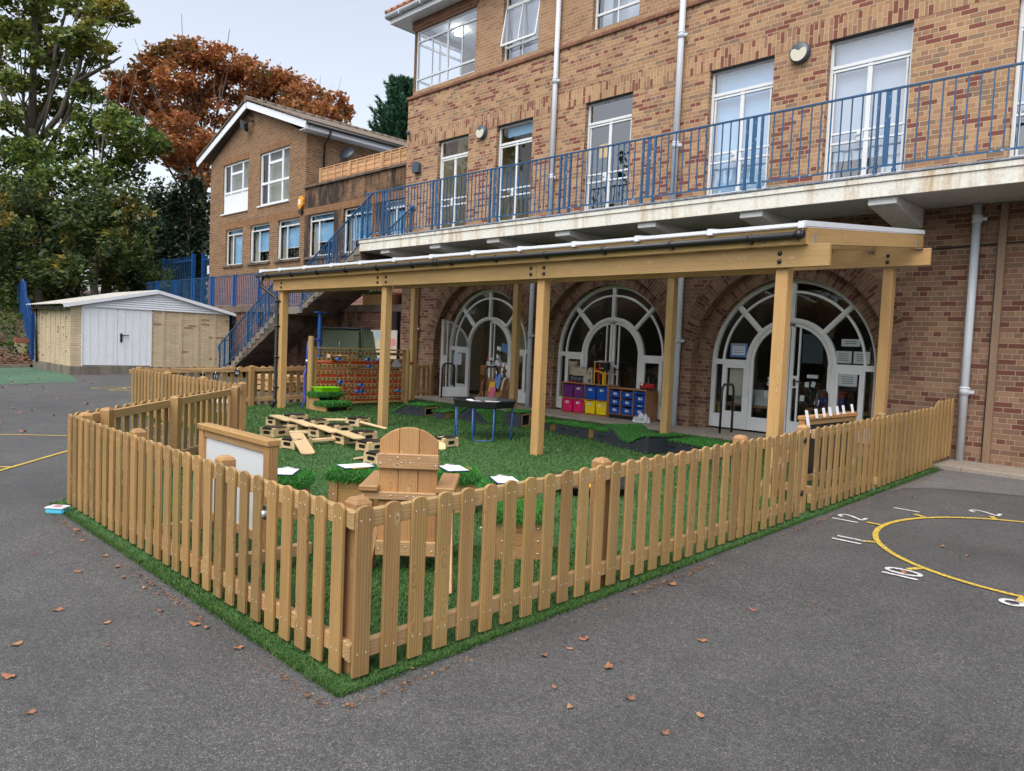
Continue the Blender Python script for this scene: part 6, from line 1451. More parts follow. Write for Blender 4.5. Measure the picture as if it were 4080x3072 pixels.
# orange barrier and pipes stacked behind the panel
OB = thing('orange_barrier', 'bright orange slatted plastic barrier stacked behind the peg panel', 'barrier')
for k_ in range(16): q = MB(); q.box((-14.22, 8.35 + k_ * 0.15, 0.62), (0.03, 0.085, 0.62)); q.build('slat', M['orange'], OB)
q = MB(); q.bx(-14.26, -14.236, 8.25, 10.75, 0.93, 0.99); q.bx(-14.26, -14.236, 8.25, 10.75, 0.28, 0.33); q.build('frame_bar', M['orange'], OB)
for i, (z, dz) in enumerate(((1.17, 0.0), (1.22, -0.05))):
    q = MB(); q.tube([(-14.05 + 0.03 * i, 8.25 + 0.35 * i, z), (-14.1 + 0.03 * i, 10.85, z + dz)], 0.035, 10); tag(q.build('orange_pipe', M['orange']), ('upper' if i else 'lower') + ' of two long orange pipes lying behind the peg panel', 'pipe', 'orange pipes behind the panel')
HP = thing('blue_water_pump', 'blue bent pipe standing beside the tall log post', 'pump')
q = MB(); q.tube([(-14.0, 8.36, 1.635), (-14.0, 8.10, 1.65), (-14.0, 8.03, 1.60), (-14.0, 8.01, 1.45), (-14.0, 8.0, 1.0)], 0.025, 10); q.build('spout', M['hose'], HP)
q = MB(); q.tube([(-14.0, 8.0, 1.05), (-13.98, 7.93, 0.9), (-13.98, 7.95, 0.6), (-13.99, 7.97, 0.35), (-13.98, 7.88, 0.19)], 0.017, 8); q.build('hose_pipe', M['hose'], HP)
q = MB(); q.tube([(-14.0, 8.005, 1.22), (-14.0, 8.005, 1.16)], 0.032, 10); q.build('collar', M['steel'], HP)

# lunch box on the asphalt
LB = thing('lunch_box', 'pale blue lunch box with a white lid on the asphalt beside the left fence corner', 'lunch box', (-7.40, 1.81, gz(1.8)), R(43))
q = MB(); q.box((0, 0, 0.026), (0.165, 0.115, 0.048)); q.build('tub', M['aqua'], LB, bevel=0.012, seg=3)
q = MB(); q.box((0, 0, 0.056), (0.172, 0.122, 0.014)); q.build('lid', M['basin'], LB, bevel=0.006, seg=2)
q = MB(); q.lathe([(0.001, 0.0637), (0.032, 0.0637)], (0, 0, 0), 20); q.lathe([(0.04, 0.0637), (0.044, 0.0637)], (-0.005, 0, 0), 20); q.build('lid_print', M['pink'], LB)
WB = thing('white_basin', 'white plastic basin on the turf behind the slanting fence', 'basin', (-14.35, 6.30, gz(6.3) + 0.015), R(60))
q = MB()
pr = [(0.20, 0.30, 0.0), (0.26, 0.37, 0.20), (0.285, 0.395, 0.205), (0.285, 0.395, 0.19), (0.255, 0.365, 0.20), (0.195, 0.295, 0.012)]
for (a, b, z), (a2, b2, z2) in zip(pr, pr[1:]):
    C0 = [(a, b), (-a, b), (-a, -b), (a, -b)]; C1 = [(a2, b2), (-a2, b2), (-a2, -b2), (a2, -b2)]
    for k_ in range(4): k2 = (k_ + 1) % 4; q.face([(*C0[k_], z), (*C0[k2], z), (*C1[k2], z2), (*C1[k_], z2)])
q.face([(0.2, 0.3, 0.004), (-0.2, 0.3, 0.004), (-0.2, -0.3, 0.004), (0.2, -0.3, 0.004)]); q.build('tub', M['basin'], WB)

# ------------------------------------------------------------------ on the paved step
PZ = 0.314
def hoop(x, y, lab, dy=0.42):
    q = MB(); q.tube([(x, y, PZ), (x, y, PZ + 0.72), (x, y + 0.02, PZ + 0.81), (x, y + 0.08, PZ + 0.86), (x, y + dy - 0.08, PZ + 0.86), (x, y + dy - 0.02, PZ + 0.81), (x, y + dy, PZ + 0.72), (x, y + dy, PZ)], 0.021, 12)
    tag(q.build('door_handrail', M['blacksteel']), lab, 'handrail', 'black hoop handrails at the arched doors')
hoop(-14.27, 11.93, 'black hoop handrail in front of the open glazed door'); hoop(-12.72, 11.95, 'black hoop handrail right of the open doorway'); hoop(-6.46, 11.78, 'black hoop handrail left of the canopy post at the right-hand arch'); hoop(-4.80, 11.78, 'black hoop handrail seen above the chalkboard')
def storage(name, lab, x0, x1, y0, y1, z0, z1, cols, rows_, plinth=0.0):
    root = thing(name, lab, 'storage unit', (0, 0, PZ))
    q = MB(); t = 0.018
    q.bx(x0, x0 + t, y0, y1, 0, z1); q.bx(x1 - t, x1, y0, y1, 0, z1); q.bx(x0 - 0.004, x1 + 0.004, y0 - 0.004, y1, z1 + 0.0005, z1 + t); q.bx(x0 + t, x1 - t, y0 + 0.004, y1, plinth, plinth + t)
    for k_ in range(1, cols): xx = x0 + (x1 - x0) * k_ / cols; q.bx(xx - t / 2, xx + t / 2, y0 + 0.003, y1, plinth + t, z1)
    for k_ in range(1, rows_): zz = plinth + (z1 - plinth) * k_ / rows_; q.bx(x0 + t, x1 - t, y0 + 0.006, y1, zz - t / 2, zz + t / 2)
    q.build('carcass', M['beech'], root, bevel=0.002)
    q = MB(); q.bx(x0 + t, x1 - t, y1 - 0.012, y1 - 0.004, plinth, z1); q.build('back_panel', M['trellis'], root)
    if plinth: q = MB(); q.bx(x0 + 0.02, x1 - 0.02, y0 + 0.04, y1, 0.0, plinth - 0.001); q.build('plinth', M['black'], root)
    return root
def tray(name, lab, x0, x1, y0, y1, z0, z1, mat, group, card=True, kx=0.55, kz=0.7):
    root = thing(name, lab, 'tray', (0, 0, 0), group=group)
    q = MB(); s_ = 0.012
    A = [(x0 + s_, y0 + 0.012, z0), (x1 - s_, y0 + 0.012, z0), (x1 - s_, y1, z0), (x0 + s_, y1, z0)]; Bq = [(x0, y0, z1 - 0.03), (x1, y0, z1 - 0.03), (x1, y1, z1 - 0.03), (x0, y1, z1 - 0.03)]
    for k_ in range(4): k2 = (k_ + 1) % 4; q.face([A[k_], A[k2], Bq[k2], Bq[k_]])
    q.face(A[::-1]); q.bx(x0 - 0.004, x1 + 0.004, y0 - 0.014, y0 + 0.01, z1 - 0.032, z1 - 0.012); q.bx(x0 - 0.004, x0 + 0.05, y0 - 0.012, y0 + 0.006, z1 - 0.011, z1); q.bx(x1 - 0.05, x1 + 0.004, y0 - 0.012, y0 + 0.006, z1 - 0.011, z1)
    q.build('tub', M[mat], root, bevel=0.003)
    if card:
        cx_, cz_ = x0 + (x1 - x0) * kx, z0 + (z1 - z0) * kz
        q = MB(); q.bx(cx_ - 0.042, cx_ + 0.042, y0 - 0.002, y0 + 0.008, cz_ - 0.022, cz_ + 0.022); q.build('name_card', M['paper'], root)
        q = MB(); q.bx(cx_ + 0.004, cx_ + 0.03, y0 - 0.0035, y0 - 0.0022, cz_ - 0.014, cz_ + 0.014); q.bx(cx_ - 0.034, cx_ - 0.008, y0 - 0.0035, y0 - 0.0022, cz_ - 0.003, cz_ + 0.003); q.build('card_picture', M['slate'], root)
    return root
Y0, Y1 = 12.13, 12.53
U1 = storage('storage_unit', 'wide beech storage unit holding deep purple, pink, blue and yellow trays', -10.46, -9.215, Y0, Y1, 0, 0.635, 2, 2)
DT = [('purple', -10.435, 0.335, 'deep purple tray without a card at the left of the top row', False), ('purple', -10.14, 0.335, 'deep purple tray with a white card in the top row', True), ('trayblue', -9.815, 0.335, 'deep blue tray left of its twin in the top row', True), ('trayblue', -9.52, 0.335, 'deep blue tray at the right of the top row', True), ('traypink', -10.435, 0.03, 'deep pink tray at the bottom left', True), ('traypink', -10.14, 0.03, 'deep pink tray right of its twin in the bottom row', True), ('trayyellow', -9.815, 0.03, 'deep yellow tray left of its twin in the bottom row', True), ('trayyellow', -9.52, 0.03, 'deep yellow tray at the bottom right', True)]
for m_, x, z, lab, cd_ in DT: tray('deep_tray', lab, x, x + 0.272, Y0 + 0.01, Y1 - 0.05, PZ + z, PZ + z + 0.275, m_, 'deep trays in the wide storage unit', cd_, 0.5, 0.72)
U2 = storage('tray_unit', 'beech tray unit on a black plinth holding small blue trays', -9.185, -8.265, Y0 - 0.02, Y1, 0, 0.60, 3, 1, 0.075)
cn_ = ('left', 'middle', 'right'); rn_ = ('bottom', 'middle', 'top')
for c_i in range(3):
    zs = [(0.10, 0.135), (0.265, 0.135), (0.425, 0.135)] if c_i < 2 else [(0.10, 0.155), (0.265, 0.085), (0.36, 0.15), (0.52, 0.06)]
    for r_i, (z, h) in enumerate(zs):
        x = -9.155 + c_i * 0.305
        lab = 'small blue tray, %s of the %s column' % ((rn_[r_i] if c_i < 2 else ('bottom', 'second from bottom', 'third from bottom', 'top')[r_i]), cn_[c_i])
        tray('small_tray', lab, x, x + 0.265, Y0 - 0.01, Y1 - 0.05, PZ + z, PZ + z + h, 'trayblue', 'small blue trays in the tray unit', not (c_i == 2 and r_i in (3,)), 0.52, 0.55)
TOP1 = PZ + 0.655
# toys on top of the units
CT = thing('toy_castle', 'cream toy castle with a round tower on dark rocks on the wide storage unit', 'toy', (-10.14, 12.33, TOP1), R(8))
q = MB(); q.lathe([(0.085, 0.16), (0.08, 0.34), (0.10, 0.36), (0.10, 0.42)], (-0.17, 0.0, 0), 14); q.bx(-0.12, 0.22, -0.09, 0.10, 0.15, 0.31)
for k_ in range(6): q.bx(-0.12 + k_ * 0.06, -0.09 + k_ * 0.06, -0.10, -0.08, 0.311, 0.345)
for k_ in range(8): t = k_ * PI / 4; q.box((-0.17 + 0.09 * math.cos(t), 0.09 * math.sin(t), 0.435), (0.035, 0.02, 0.03), frame_axes(t + PI / 2))
q.build('castle_walls', M['stone'], CT)
q = MB()
for k_ in range(9): q.tube([(-0.19 + k_ * 0.045, -0.03 - 0.03 * (k_ % 2), 0), (-0.18 + k_ * 0.045, -0.02, 0.15)], 0.035, 7, taper=[0.035, 0.026])
q.build('rock_base', M['slate'], CT)
q = MB(); q.bx(-0.23, 0.0, -0.14, -0.02, 0, 0.018); q.bx(0.02, 0.06, -0.094, -0.088, 0.2, 0.22); q.build('drawbridge', M['red'], CT)
GH = thing('toy_gatehouse', 'tall narrow cream toy gatehouse with a pointed gable right of the castle', 'toy', (-9.83, 12.32, TOP1), R(10))
q = MB(); q.prism([(-0.06, 0), (0.06, 0), (0.06, 0.25), (0.0, 0.34), (-0.06, 0.25)], (0, 0.05, 0), (1, 0, 0), (0, 0, 1), (0, -1, 0), 0.10); q.bx(-0.15, -0.06, -0.04, 0.05, 0, 0.17); q.build('house_front', M['stone'], GH)
q = MB(); q.bx(-0.03, 0.03, -0.056, -0.051, 0.02, 0.09); q.bx(-0.018, -0.004, -0.056, -0.051, 0.17, 0.24); q.bx(0.004, 0.018, -0.056, -0.051, 0.17, 0.24); q.build('openings', M['slate'], GH)
q = MB(); q.prism([(0.07, 0.24), (0.22, 0.24), (0.17, 0.33), (0.08, 0.33)], (0, 0.08, 0), (1, 0, 0), (0, 0, 1), (0, -1, 0), 0.06); q.build('red_roof', M['red'], GH)
TH = thing('toy_tower', 'open yellow and black toy tower with a cream top beside the gatehouse', 'toy', (-9.50, 12.33, TOP1), R(6))
q = MB()
for dx, dy in ((-0.16, -0.1), (-0.16, 0.1)): q.bx(dx - 0.008, dx + 0.008, dy - 0.008, dy + 0.008, 0, 0.46)
q.bx(0.03, 0.07, -0.09, -0.05, 0, 0.26); q.bx(0.09, 0.11, -0.09, -0.07, 0, 0.26); q.bx(-0.16, 0.02, -0.11, -0.09, 0.26, 0.28); q.bx(-0.02, 0.06, -0.12, -0.10, 0.33, 0.345); q.bx(-0.02, 0.06, -0.12, -0.10, 0.23, 0.25); q.build('yellow_parts', M['yellow'], TH)
q = MB(); q.bx(-0.18, 0.16, -0.12, 0.12, 0.461, 0.48); q.bx(-0.1, -0.02, -0.05, 0.05, 0.48, 0.50); q.build('top_deck', M['stone'], TH)
q = MB(); q.bx(-0.03, 0.0, -0.10, -0.07, 0, 0.46); q.bx(0.0, 0.12, -0.09, 0.05, 0.3, 0.46); 
for k_ in range(5): q.tube([(0.08 + 0.01 * k_, -0.08, 0.26 + 0.03 * k_), (0.17, -0.06 + 0.02 * k_, 0.28 + 0.035 * k_)], 0.008, 6)
q.build('black_parts', M['black'], TH)
q = MB(); q.bx(-0.14, -0.05, -0.02, 0.1, 0.05, 0.25); q.bx(-0.13, -0.04, 0.0, 0.1, 0.29, 0.44); q.build('red_rooms', M['red'], TH)
FE = thing('toy_fire_engine', 'small red toy fire engine on the right end of the tray unit', 'toy', (-8.36, 12.25, PZ + 0.62), R(6))
q = MB(); q.bx(-0.13, -0.03, -0.05, 0.05, 0.03, 0.14); q.bx(-0.02, 0.16, -0.05, 0.05, 0.03, 0.10); q.bx(-0.02, 0.16, -0.04, 0.04, 0.10, 0.125); q.build('body', M['red'], FE, bevel=0.006)
for x in (-0.09, 0.05, 0.11):
    q = MB(); q.tube([(x, -0.058, 0.03), (x, -0.04, 0.03)], 0.028, 14); q.tube([(x, 0.04, 0.03), (x, 0.058, 0.03)], 0.028, 14); q.build('wheel', M['black'], FE)
q = MB(); q.bx(-0.132, -0.128, -0.04, 0.04, 0.09, 0.13); q.bx(-0.11, -0.05, -0.0515, -0.05, 0.09, 0.13); q.build('windows', M['basin'], FE)
q = MB(); q.bx(0.02, 0.05, -0.01, 0.02, 0.125, 0.26); q.build('raised_ladder', M['slate'], FE)
# crumpled clear bag
bm = bmesh.new(); bmesh.ops.create_icosphere(bm, subdivisions=3, radius=1.0)
rr = random.Random(4)
for v in bm.verts:
    k_ = 0.72 + 0.45 * rr.random(); v.co = Vector((v.co.x * 0.17 * k_, v.co.y * 0.11 * k_, max(-0.0, v.co.z) * 0.17 * k_ + 0.002))
me = bpy.data.meshes.new('plastic_bag'); bm.to_mesh(me); bm.free(); me.materials.append(simple('crumpled_plastic', (0.55, 0.57, 0.58), 0.15, 0.1, 12))
tag(obj('plastic_bag', me, None, (-8.22, 11.95, PZ), R(20)), 'crumpled silvery plastic bag on the paved step beside the tray unit', 'plastic bag')
# book display right of the open doorway
BK = thing('book_display', 'low beech book display with curved sides beside the open doorway', 'bookcase', (-12.70, 12.22, PZ), R(0))
prof = [(0.0, 0.0), (0.34, 0.0), (0.34, 0.60)] + [(0.30 - 0.20 * math.sin(R(a)) , 0.62 - 0.40 * (1 - math.cos(R(a)))) for a in range(0, 91, 15)] + [(0.0, 0.14)]
for x in (-0.37, 0.35): q = MB(); q.prism(prof, (x, -0.17, 0), (0, 1, 0), (0, 0, 1), (1, 0, 0), 0.02); q.build('side_panel', M['beech'], BK, bevel=0.003)
q = MB(); q.bx(-0.35, 0.35, -0.165, -0.145, 0.03, 0.13); q.bx(-0.35, 0.35, -0.03, -0.01, 0.1, 0.26); q.bx(-0.35, 0.35, -0.165, 0.15, 0.01, 0.03); q.bx(-0.35, 0.35, 0.13, 0.15, 0.03, 0.56); q.build('shelves', M['beech'], BK)
for i, (cn, x, y, z, h, lab) in enumerate((('pink', 0.0, -0.06, 0.13, 0.24, 'pink picture book in the front row of the book display'), ('yellow', -0.1, 0.02, 0.24, 0.26, 'yellow picture book behind the pink one'), ('cup', 0.02, 0.07, 0.34, 0.36, 'tall blue picture book at the back of the book display'), ('cream', 0.28, 0.08, 0.32, 0.30, 'cream picture book at the right of the book display'))):
    q = MB(); q.box((0, 0, h / 2), (0.19, 0.012, h)); o = q.build('picture_book', M[cn]); o.location = (-12.70 + x, 12.22 + y, PZ + z); o.rotation_euler = (R(-14), 0, 0); tag(o, lab, 'book', 'picture books')

# inside the open doorway and behind the panes
WBd = thing('classroom_whiteboard', 'large pale whiteboard on the wall inside the open doorway', 'whiteboard', (-13.85, 14.9, 1.25))
q = MB(); q.bx(-0.8, 1.3, 0, 0.03, 0, 1.25); q.build('board', simple('lit_board', (0.75, 0.74, 0.66), 0.4, 0.03, 1), WBd)
q = MB(); q.bx(-0.84, 1.34, -0.02, -0.001, -0.05, 0.0); q.build('pen_tray', M['galv'], WBd)
for i, (cn, x) in enumerate((('green', -13.72), ('red', -13.44), ('yellow', -13.16), ('trayblue', -12.9))):
    q = MB(); q.lathe([(0.001, -0.16), (0.035, -0.14), (0.11, 0.02), (0.10, 0.10), (0.05, 0.145), (0.001, 0.15)], (0, 0, 0), 14); q.v = [(v[0], v[1] * 0.1, v[2]) for v in q.v]
    o = q.build('paper_balloon', M[cn]); o.location = (x, 13.6, 2.15); tag(o, '%s paper balloon hanging inside the open doorway' % {'trayblue': 'blue'}.get(cn, cn), 'decoration', 'paper balloons inside the doorway')
SHF = thing('classroom_shelf', 'brown wooden shelf unit on castors just inside the open doorway', 'shelf', (-13.60, 13.15, 0.36), R(-8))
q = MB(); q.bx(-0.42, -0.40, -0.2, 0.2, 0.05, 0.80); q.bx(0.78, 0.80, -0.2, 0.2, 0.05, 0.80); q.bx(0.02, 0.04, -0.2, 0.2, 0.07, 0.55)
for z in (0.05, 0.33, 0.55, 0.79): q.bx(-0.40, 0.78, -0.2, 0.2, z, z + 0.018)
q.bx(-0.40, 0.78, -0.2, -0.18, 0.57, 0.79); q.bx(-0.42, -0.399, -0.2, 0.2, 0.05, 0.8); q.build('carcass', M['beech'], SHF)
q = MB(); q.bx(0.06, 0.28, -0.17, 0.15, 0.07, 0.24); tag(q.build('red_box', M['red']), 'red plastic box on the bottom shelf inside the doorway', 'box').matrix_world = Matrix.Translation((-13.60, 13.15, 0.36)) @ Matrix.Rotation(R(-8), 4, 'Z')
for i, (x, cn) in enumerate(((-13.85, 'red'), (-13.42, 'basin'))):
    sb = thing('spray_bottle', ('red capped bottle', 'white spray bottle with a red label')[i] + ' on the shelf inside the doorway', 'bottle', (x, 13.1, 1.17))
    q = MB(); q.lathe([(0.001, 0), (0.045, 0.0), (0.048, 0.12), (0.02, 0.19), (0.02, 0.22)], (0, 0, 0), 12); q.build('bottle', M[cn], sb)
    q = MB(); q.bx(-0.055, 0.03, -0.014, 0.014, 0.22, 0.255); q.build('trigger', M[cn], sb)
q = MB(); q.bx(-13.78, -13.0, 12.98, 13.2, 1.17, 1.27); tag(q.build('clear_storage_tub', M['basin']), 'pale plastic tub of small things on the shelf inside the doorway', 'tub')
def pane_paper(name, lab, x, z, w, h, mat='paper', grp=None, tilt=0.0, y=YF + 0.015):
    q = MB(); q.box((0, 0, 0), (w, 0.002, h)); o = q.build(name, M[mat]); o.location = (x, y, z); o.rotation_euler = (0, tilt, 0)
    return tag(o, lab, 'paper', grp)
rr = random.Random(9)
pts1 = [(-12.98, 1.62), (-12.90, 1.60), (-12.99, 1.42), (-13.02, 1.28), (-12.95, 1.24), (-12.78, 1.22), (-12.81, 1.10), (-12.99, 1.02), (-12.82, 0.98), (-12.66, 1.17), (-12.63, 1.00), (-12.70, 0.86), (-12.98, 0.72)]
for i, (x, z) in enumerate(pts1): pane_paper('letter_card', 'small white card stuck on the glass of the left arched door', x, z, 0.07, 0.10, 'paper', 'small cards on the left arched door', rr.uniform(-0.4, 0.4), YF + 0.02)
pane_paper('blue_paper', 'pale blue paper stuck near the top of the left arched door', -12.72, 1.62, 0.30, 0.20, 'cup', None, 0.3, YF + 0.02)
o = pane_paper('notice_sheet', 'pale blue notice sheet on the open glazed door', -14.17, 1.33, 0.20, 0.28, 'curtain', None, 0.0, 12.28); o.rotation_euler = (0, 0, R(56)); o.location = (-14.16, 12.33, 1.30)
pts3 = [(-6.06, 1.02, .06, .11), (-6.0, 1.22, .08, .09), (-5.92, 1.22, .08, .09), (-6.0, 1.02, .06, .1), (-5.93, 1.02, .07, .09), (-5.33, 1.24, .07, .09), (-5.22, 1.25, .07, .09), (-5.40, 1.00, .075, .1), (-5.14, 0.95, .08, .1), (-5.97, 1.42, .06, .08)]
for i, (x, z, a, b) in enumerate(pts3): pane_paper('letter_card', 'small white card stuck on the glass of the right arched door', x, z, a, b, 'paper', 'small cards on the right arched door', rr.uniform(-0.35, 0.35), YF + 0.05)
pane_paper('long_card', 'long white card on the right leaf of the right arched door', -5.24, 1.385, 0.19, 0.06, 'paper', None, 0, YF + 0.05); pane_paper('long_card', 'long white card on the left leaf of the right arched door', -5.96, 1.31, 0.16, 0.05, 'paper', None, 0, YF + 0.05)
pane_paper('dark_poster', 'dark poster with a pale edge on the right arched door', -5.27, 1.86, 0.36, 0.50, 'slate', None, 0, YF + 0.058)
ps = thing('window_poster', 'blue bordered poster with three lines of writing in the right arched window', 'poster', (-6.62, YF + 0.02, 1.79))
q = MB(); q.bx(-0.165, 0.165, 0, 0.003, -0.125, 0.125); q.build('poster_border', M['cup'], ps)
q = MB(); q.bx(-0.125, 0.125, -0.002, -0.0005, -0.085, 0.075); q.build('poster_sheet', M['curtain'], ps)
q = MB()
for k_ in range(5): q.bx(-0.14 + k_ * 0.06, -0.115 + k_ * 0.06, -0.002, -0.0005, 0.095, 0.118)
q.build('poster_shapes', M['yellow'], ps)
q = MB()
for z in (0.04, 0.0, -0.04):
    for k_ in range(7): q.bx(-0.10 + k_ * 0.03, -0.082 + k_ * 0.03, -0.0035, -0.0022, z - 0.008, z + 0.008)
q.build('poster_lettering', M['navy'], ps)
for i, (x, z, a, b, lab) in enumerate(((-4.63, 1.98, .30, .12, 'white wavy edged sign, topmost in the right arched window'), (-4.73, 1.74, .26, .20, 'white wavy edged sign beside the inner arch in the right arched window'), (-4.44, 1.74, .26, .20, 'white wavy edged sign beside the outer arch in the right arched window'), (-4.64, 1.36, .30, .20, 'white wavy edged sign in the lower right side light'))):
    s_ = thing('window_sign', lab, 'sign', (x, YF + 0.02, z), group='wavy edged signs in the right arched window')
    P_ = [(a / 2 * math.cos(R(t)) * (1 + 0.07 * math.sin(R(t * 9))) * 1.15, b / 2 * math.sin(R(t)) * (1 + 0.07 * math.cos(R(t * 11))) * 1.15) for t in range(0, 360, 8)]
    P_ = [(max(-a / 2, min(a / 2, p[0] * 1.25)), max(-b / 2, min(b / 2, p[1] * 1.25))) for p in P_]
    q = MB(); q.prism(P_, (0, 0, 0), (1, 0, 0), (0, 0, 1), (0, -1, 0), 0.002); q.build('sign_sheet', M['cloud'], s_)
    q = MB()
    for zz in np.arange(-b / 2 + 0.05, b / 2 - 0.03, 0.035): q.bx(-a * 0.33, a * 0.30, -0.0035, -0.0022, zz - 0.005, zz + 0.005)
    q.build('sign_lettering', M['slate'], s_)
pane_paper('notice_board', 'pale pinned board behind the lower left side light of the right arch', -6.64, 1.20, 0.30, 0.50, 'cream', None, 0, YF + 0.06)
CB = thing('classroom_table', 'yellow wooden table with pale boxes behind the right arched window', 'table', (-6.6, 13.15, 0.345))
q = MB(); q.bx(-0.6, 0.7, -0.3, 0.3, 0.40, 0.43); q.build('table_top', M['beech'], CB)
for sx in (-0.55, 0.63):
    for sy in (-0.25, 0.22): q = MB(); q.bx(sx, sx + 0.04, sy, sy + 0.04, 0.0, 0.40); q.build('leg', M['yellow'], CB)
for i, x in enumerate((-6.9, -6.45)):
    q = MB(); q.bx(x, x + 0.36, 13.0, 13.3, 0.777, 1.06); tag(q.build('storage_box', M['basin']), ('left' if i == 0 else 'right') + ' of two pale boxes on the table behind the right arched window', 'box', 'pale boxes inside')
for i, (cn, z) in enumerate((('red', 1.02), ('trayblue', 0.91), ('purple', 0.80))):
    q = MB(); q.bx(-5.35, -4.95, 13.3, 13.6, z, z + 0.10); tag(q.build('stacked_box', M[cn]), ('red', 'blue', 'purple')[i] + ' box in the stack behind the right arched door', 'box', 'stacked coloured boxes inside')
q = MB(); q.bx(-5.6, -3.9, 13.25, 13.7, 0.75, 0.795); q.bx(-5.55, -5.5, 13.3, 13.6, 0.345, 0.75); q.bx(-4.0, -3.95, 13.3, 13.6, 0.345, 0.75); tag(q.build('side_table', M['beech']), 'wooden side table carrying the coloured boxes behind the right arched door', 'table')
q = MB(); q.bx(-4.62, -4.40, 13.6, 13.66, 0.345, 3.4); tag(q.build('wooden_pillar', M['canopy']), 'upright wooden pillar inside the right arched window', 'pillar')

# under the stairs
GC = thing('green_cabinet', 'dull green metal cabinet under the staircase behind the peg panel', 'cabinet', (-18.95, 11.92, gz(11.9)))
q = MB(); q.prism([(0, 0), (0.36, 0), (0.36, 1.66), (0.10, 1.72), (0, 1.66)], (-0.95, -0.05, 0), (0, 1, 0), (0, 0, 1), (1, 0, 0), 1.94); q.build('body', M['olive'], GC, bevel=0.008)
q = MB(); q.bx(-0.97, 1.01, -0.07, 0.35, 1.725, 1.755); q.build('lid_edge', M['slate'], GC); q = MB(); q.tube([(0.08, -0.055, 1.18), (0.08, -0.09, 1.2), (0.08, -0.09, 1.32), (0.10, -0.055, 1.34)], 0.012, 6); q.build('handle', M['galv'], GC)
BD = thing('leaning_boards', 'dark boards leaning against the right side of the green cabinet', 'boards', (0, 0, 0))
for k_ in range(2): q = MB(); q.beam((-17.80 + 0.10 * k_, 12.05, 1.98 - 0.05 * k_), (-17.30 + 0.16 * k_, 11.9, gz(11.9)), 0.9 - 0.5, 0.03, up=(1, 0, 0.3)); q.build('board', M['olive'], BD)
MP = thing('map_board', 'large pale printed map leaning on the damp brick wall beside the canopy post', 'map', (-17.28, 12.17, 0.98))
q = MB(); q.bx(-0.78, 0.74, 0, 0.02, 0, 1.0); q.build('map_sheet', simple('map_paper', (0.60, 0.58, 0.50), 0.6, 0.1, 6.0, dirt=(0.50, 0.40, 0.30)), MP)
def blob(cx_, cz_, r_, sd):
    q = random.Random(sd); return [(cx_ + r_ * (0.7 + 0.5 * q.random()) * math.cos(R(a)), cz_ + r_ * (0.7 + 0.5 * q.random()) * math.sin(R(a))) for a in range(0, 360, 20)]
for nm, cn, cx_, cz_, r_, sd in (('map_land', (0.40, 0.46, 0.20), -0.50, 0.66, 0.22, 1), ('map_land', (0.68, 0.26, 0.28), 0.58, 0.66, 0.13, 2), ('map_sea', (0.38, 0.52, 0.66), -0.12, 0.86, 0.13, 3), ('map_sea', (0.42, 0.54, 0.66), -0.70, 0.9, 0.09, 4), ('map_land', (0.64, 0.50, 0.36), 0.5, 0.32, 0.2, 5), ('map_land', (0.66, 0.60, 0.44), -0.1, 0.5, 0.2, 6)):
    q = MB(); q.prism(blob(cx_, cz_, r_, sd), (0, -0.0005 - sd * 0.0004, 0), (1, 0, 0), (0, 0, 1), (0, -1, 0), 0.0005); q.build(nm, simple(nm + str(sd), cn, 0.6, 0.05), MP)
for i, (x, y, z, rz) in enumerate(((-18.4, 9.7, 0.02, 12), (-18.35, 9.75, 0.16, 14), (-18.45, 9.7, 0.30, 10), (-17.6, 10.9, 0.5, 20))):
    P0 = thing('pallet', ('lowest pallet of the stack beyond the far fence', 'middle pallet of the stack beyond the far fence', 'top pallet of the stack beyond the far fence', 'pallet leaning on edge right of the pallet stack')[i], 'pallet', (x, y, gz(y) + z), R(rz), 'wooden pallets beyond the far fence')
    if i == 3: P0.rotation_euler = (0, R(-62), R(20))
    q = MB()
    for k_ in range(7): q.box((-0.54 + 0.18 * k_, 0, 0.115), (0.11, 1.0, 0.02), None, 0, 1)
    for k_ in range(3): q.box((-0.5 + 0.5 * k_, 0, 0.01), (0.1, 1.0, 0.02), None, 0, 1)
    q.build('deck_boards', M['palewood'], P0)
    q = MB()
    for k_ in range(3): q.box((0, -0.45 + 0.45 * k_, 0.062), (1.2, 0.10, 0.084)); 
    q.build('bearer', M['panelwood'], P0)

# ------------------------------------------------------------------ trees and shrubs: crown clumps (x, y, z, radius)
BIG = [(-52.8, 10.6, 21.1, 1.7), (-53.5, 12.5, 22.5, 1.7), (-50.9, 13.6, 21.0, 1.4), (-51.2, 15.0, 21.5, 1.2), (-50.6, 15.7, 20.9, 0.8), (-48.4, 13.5, 18.7, 1.2), (-49.1, 12.4, 18.4, 1.2), (-55.6, 12.5, 20.6, 1.5), (-53.2, 10.3, 18.9, 1.3), (-52.3, 10.9, 17.6, 1.1), (-55.8, 13.3, 19.0, 1.3), (-51.1, 13.9, 18.2, 1.1), (-52.7, 15.2, 19.7, 0.9), (-55.7, 9.6, 20.2, 2.0), (-56.8, 9.5, 18.0, 1.7), (-52.3, 10.1, 15.9, 1.1), (-54.1, 12.0, 16.5, 1.0), (-54.3, 13.7, 17.5, 1.2), (-51.4, 13.9, 15.9, 1.0), (-54.0, 12.9, 15.3, 1.1), (-54.9, 11.5, 15.0, 1.0), (-52.2, 9.4, 13.7, 1.3), (-53.1, 13.8, 15.1, 0.9)]
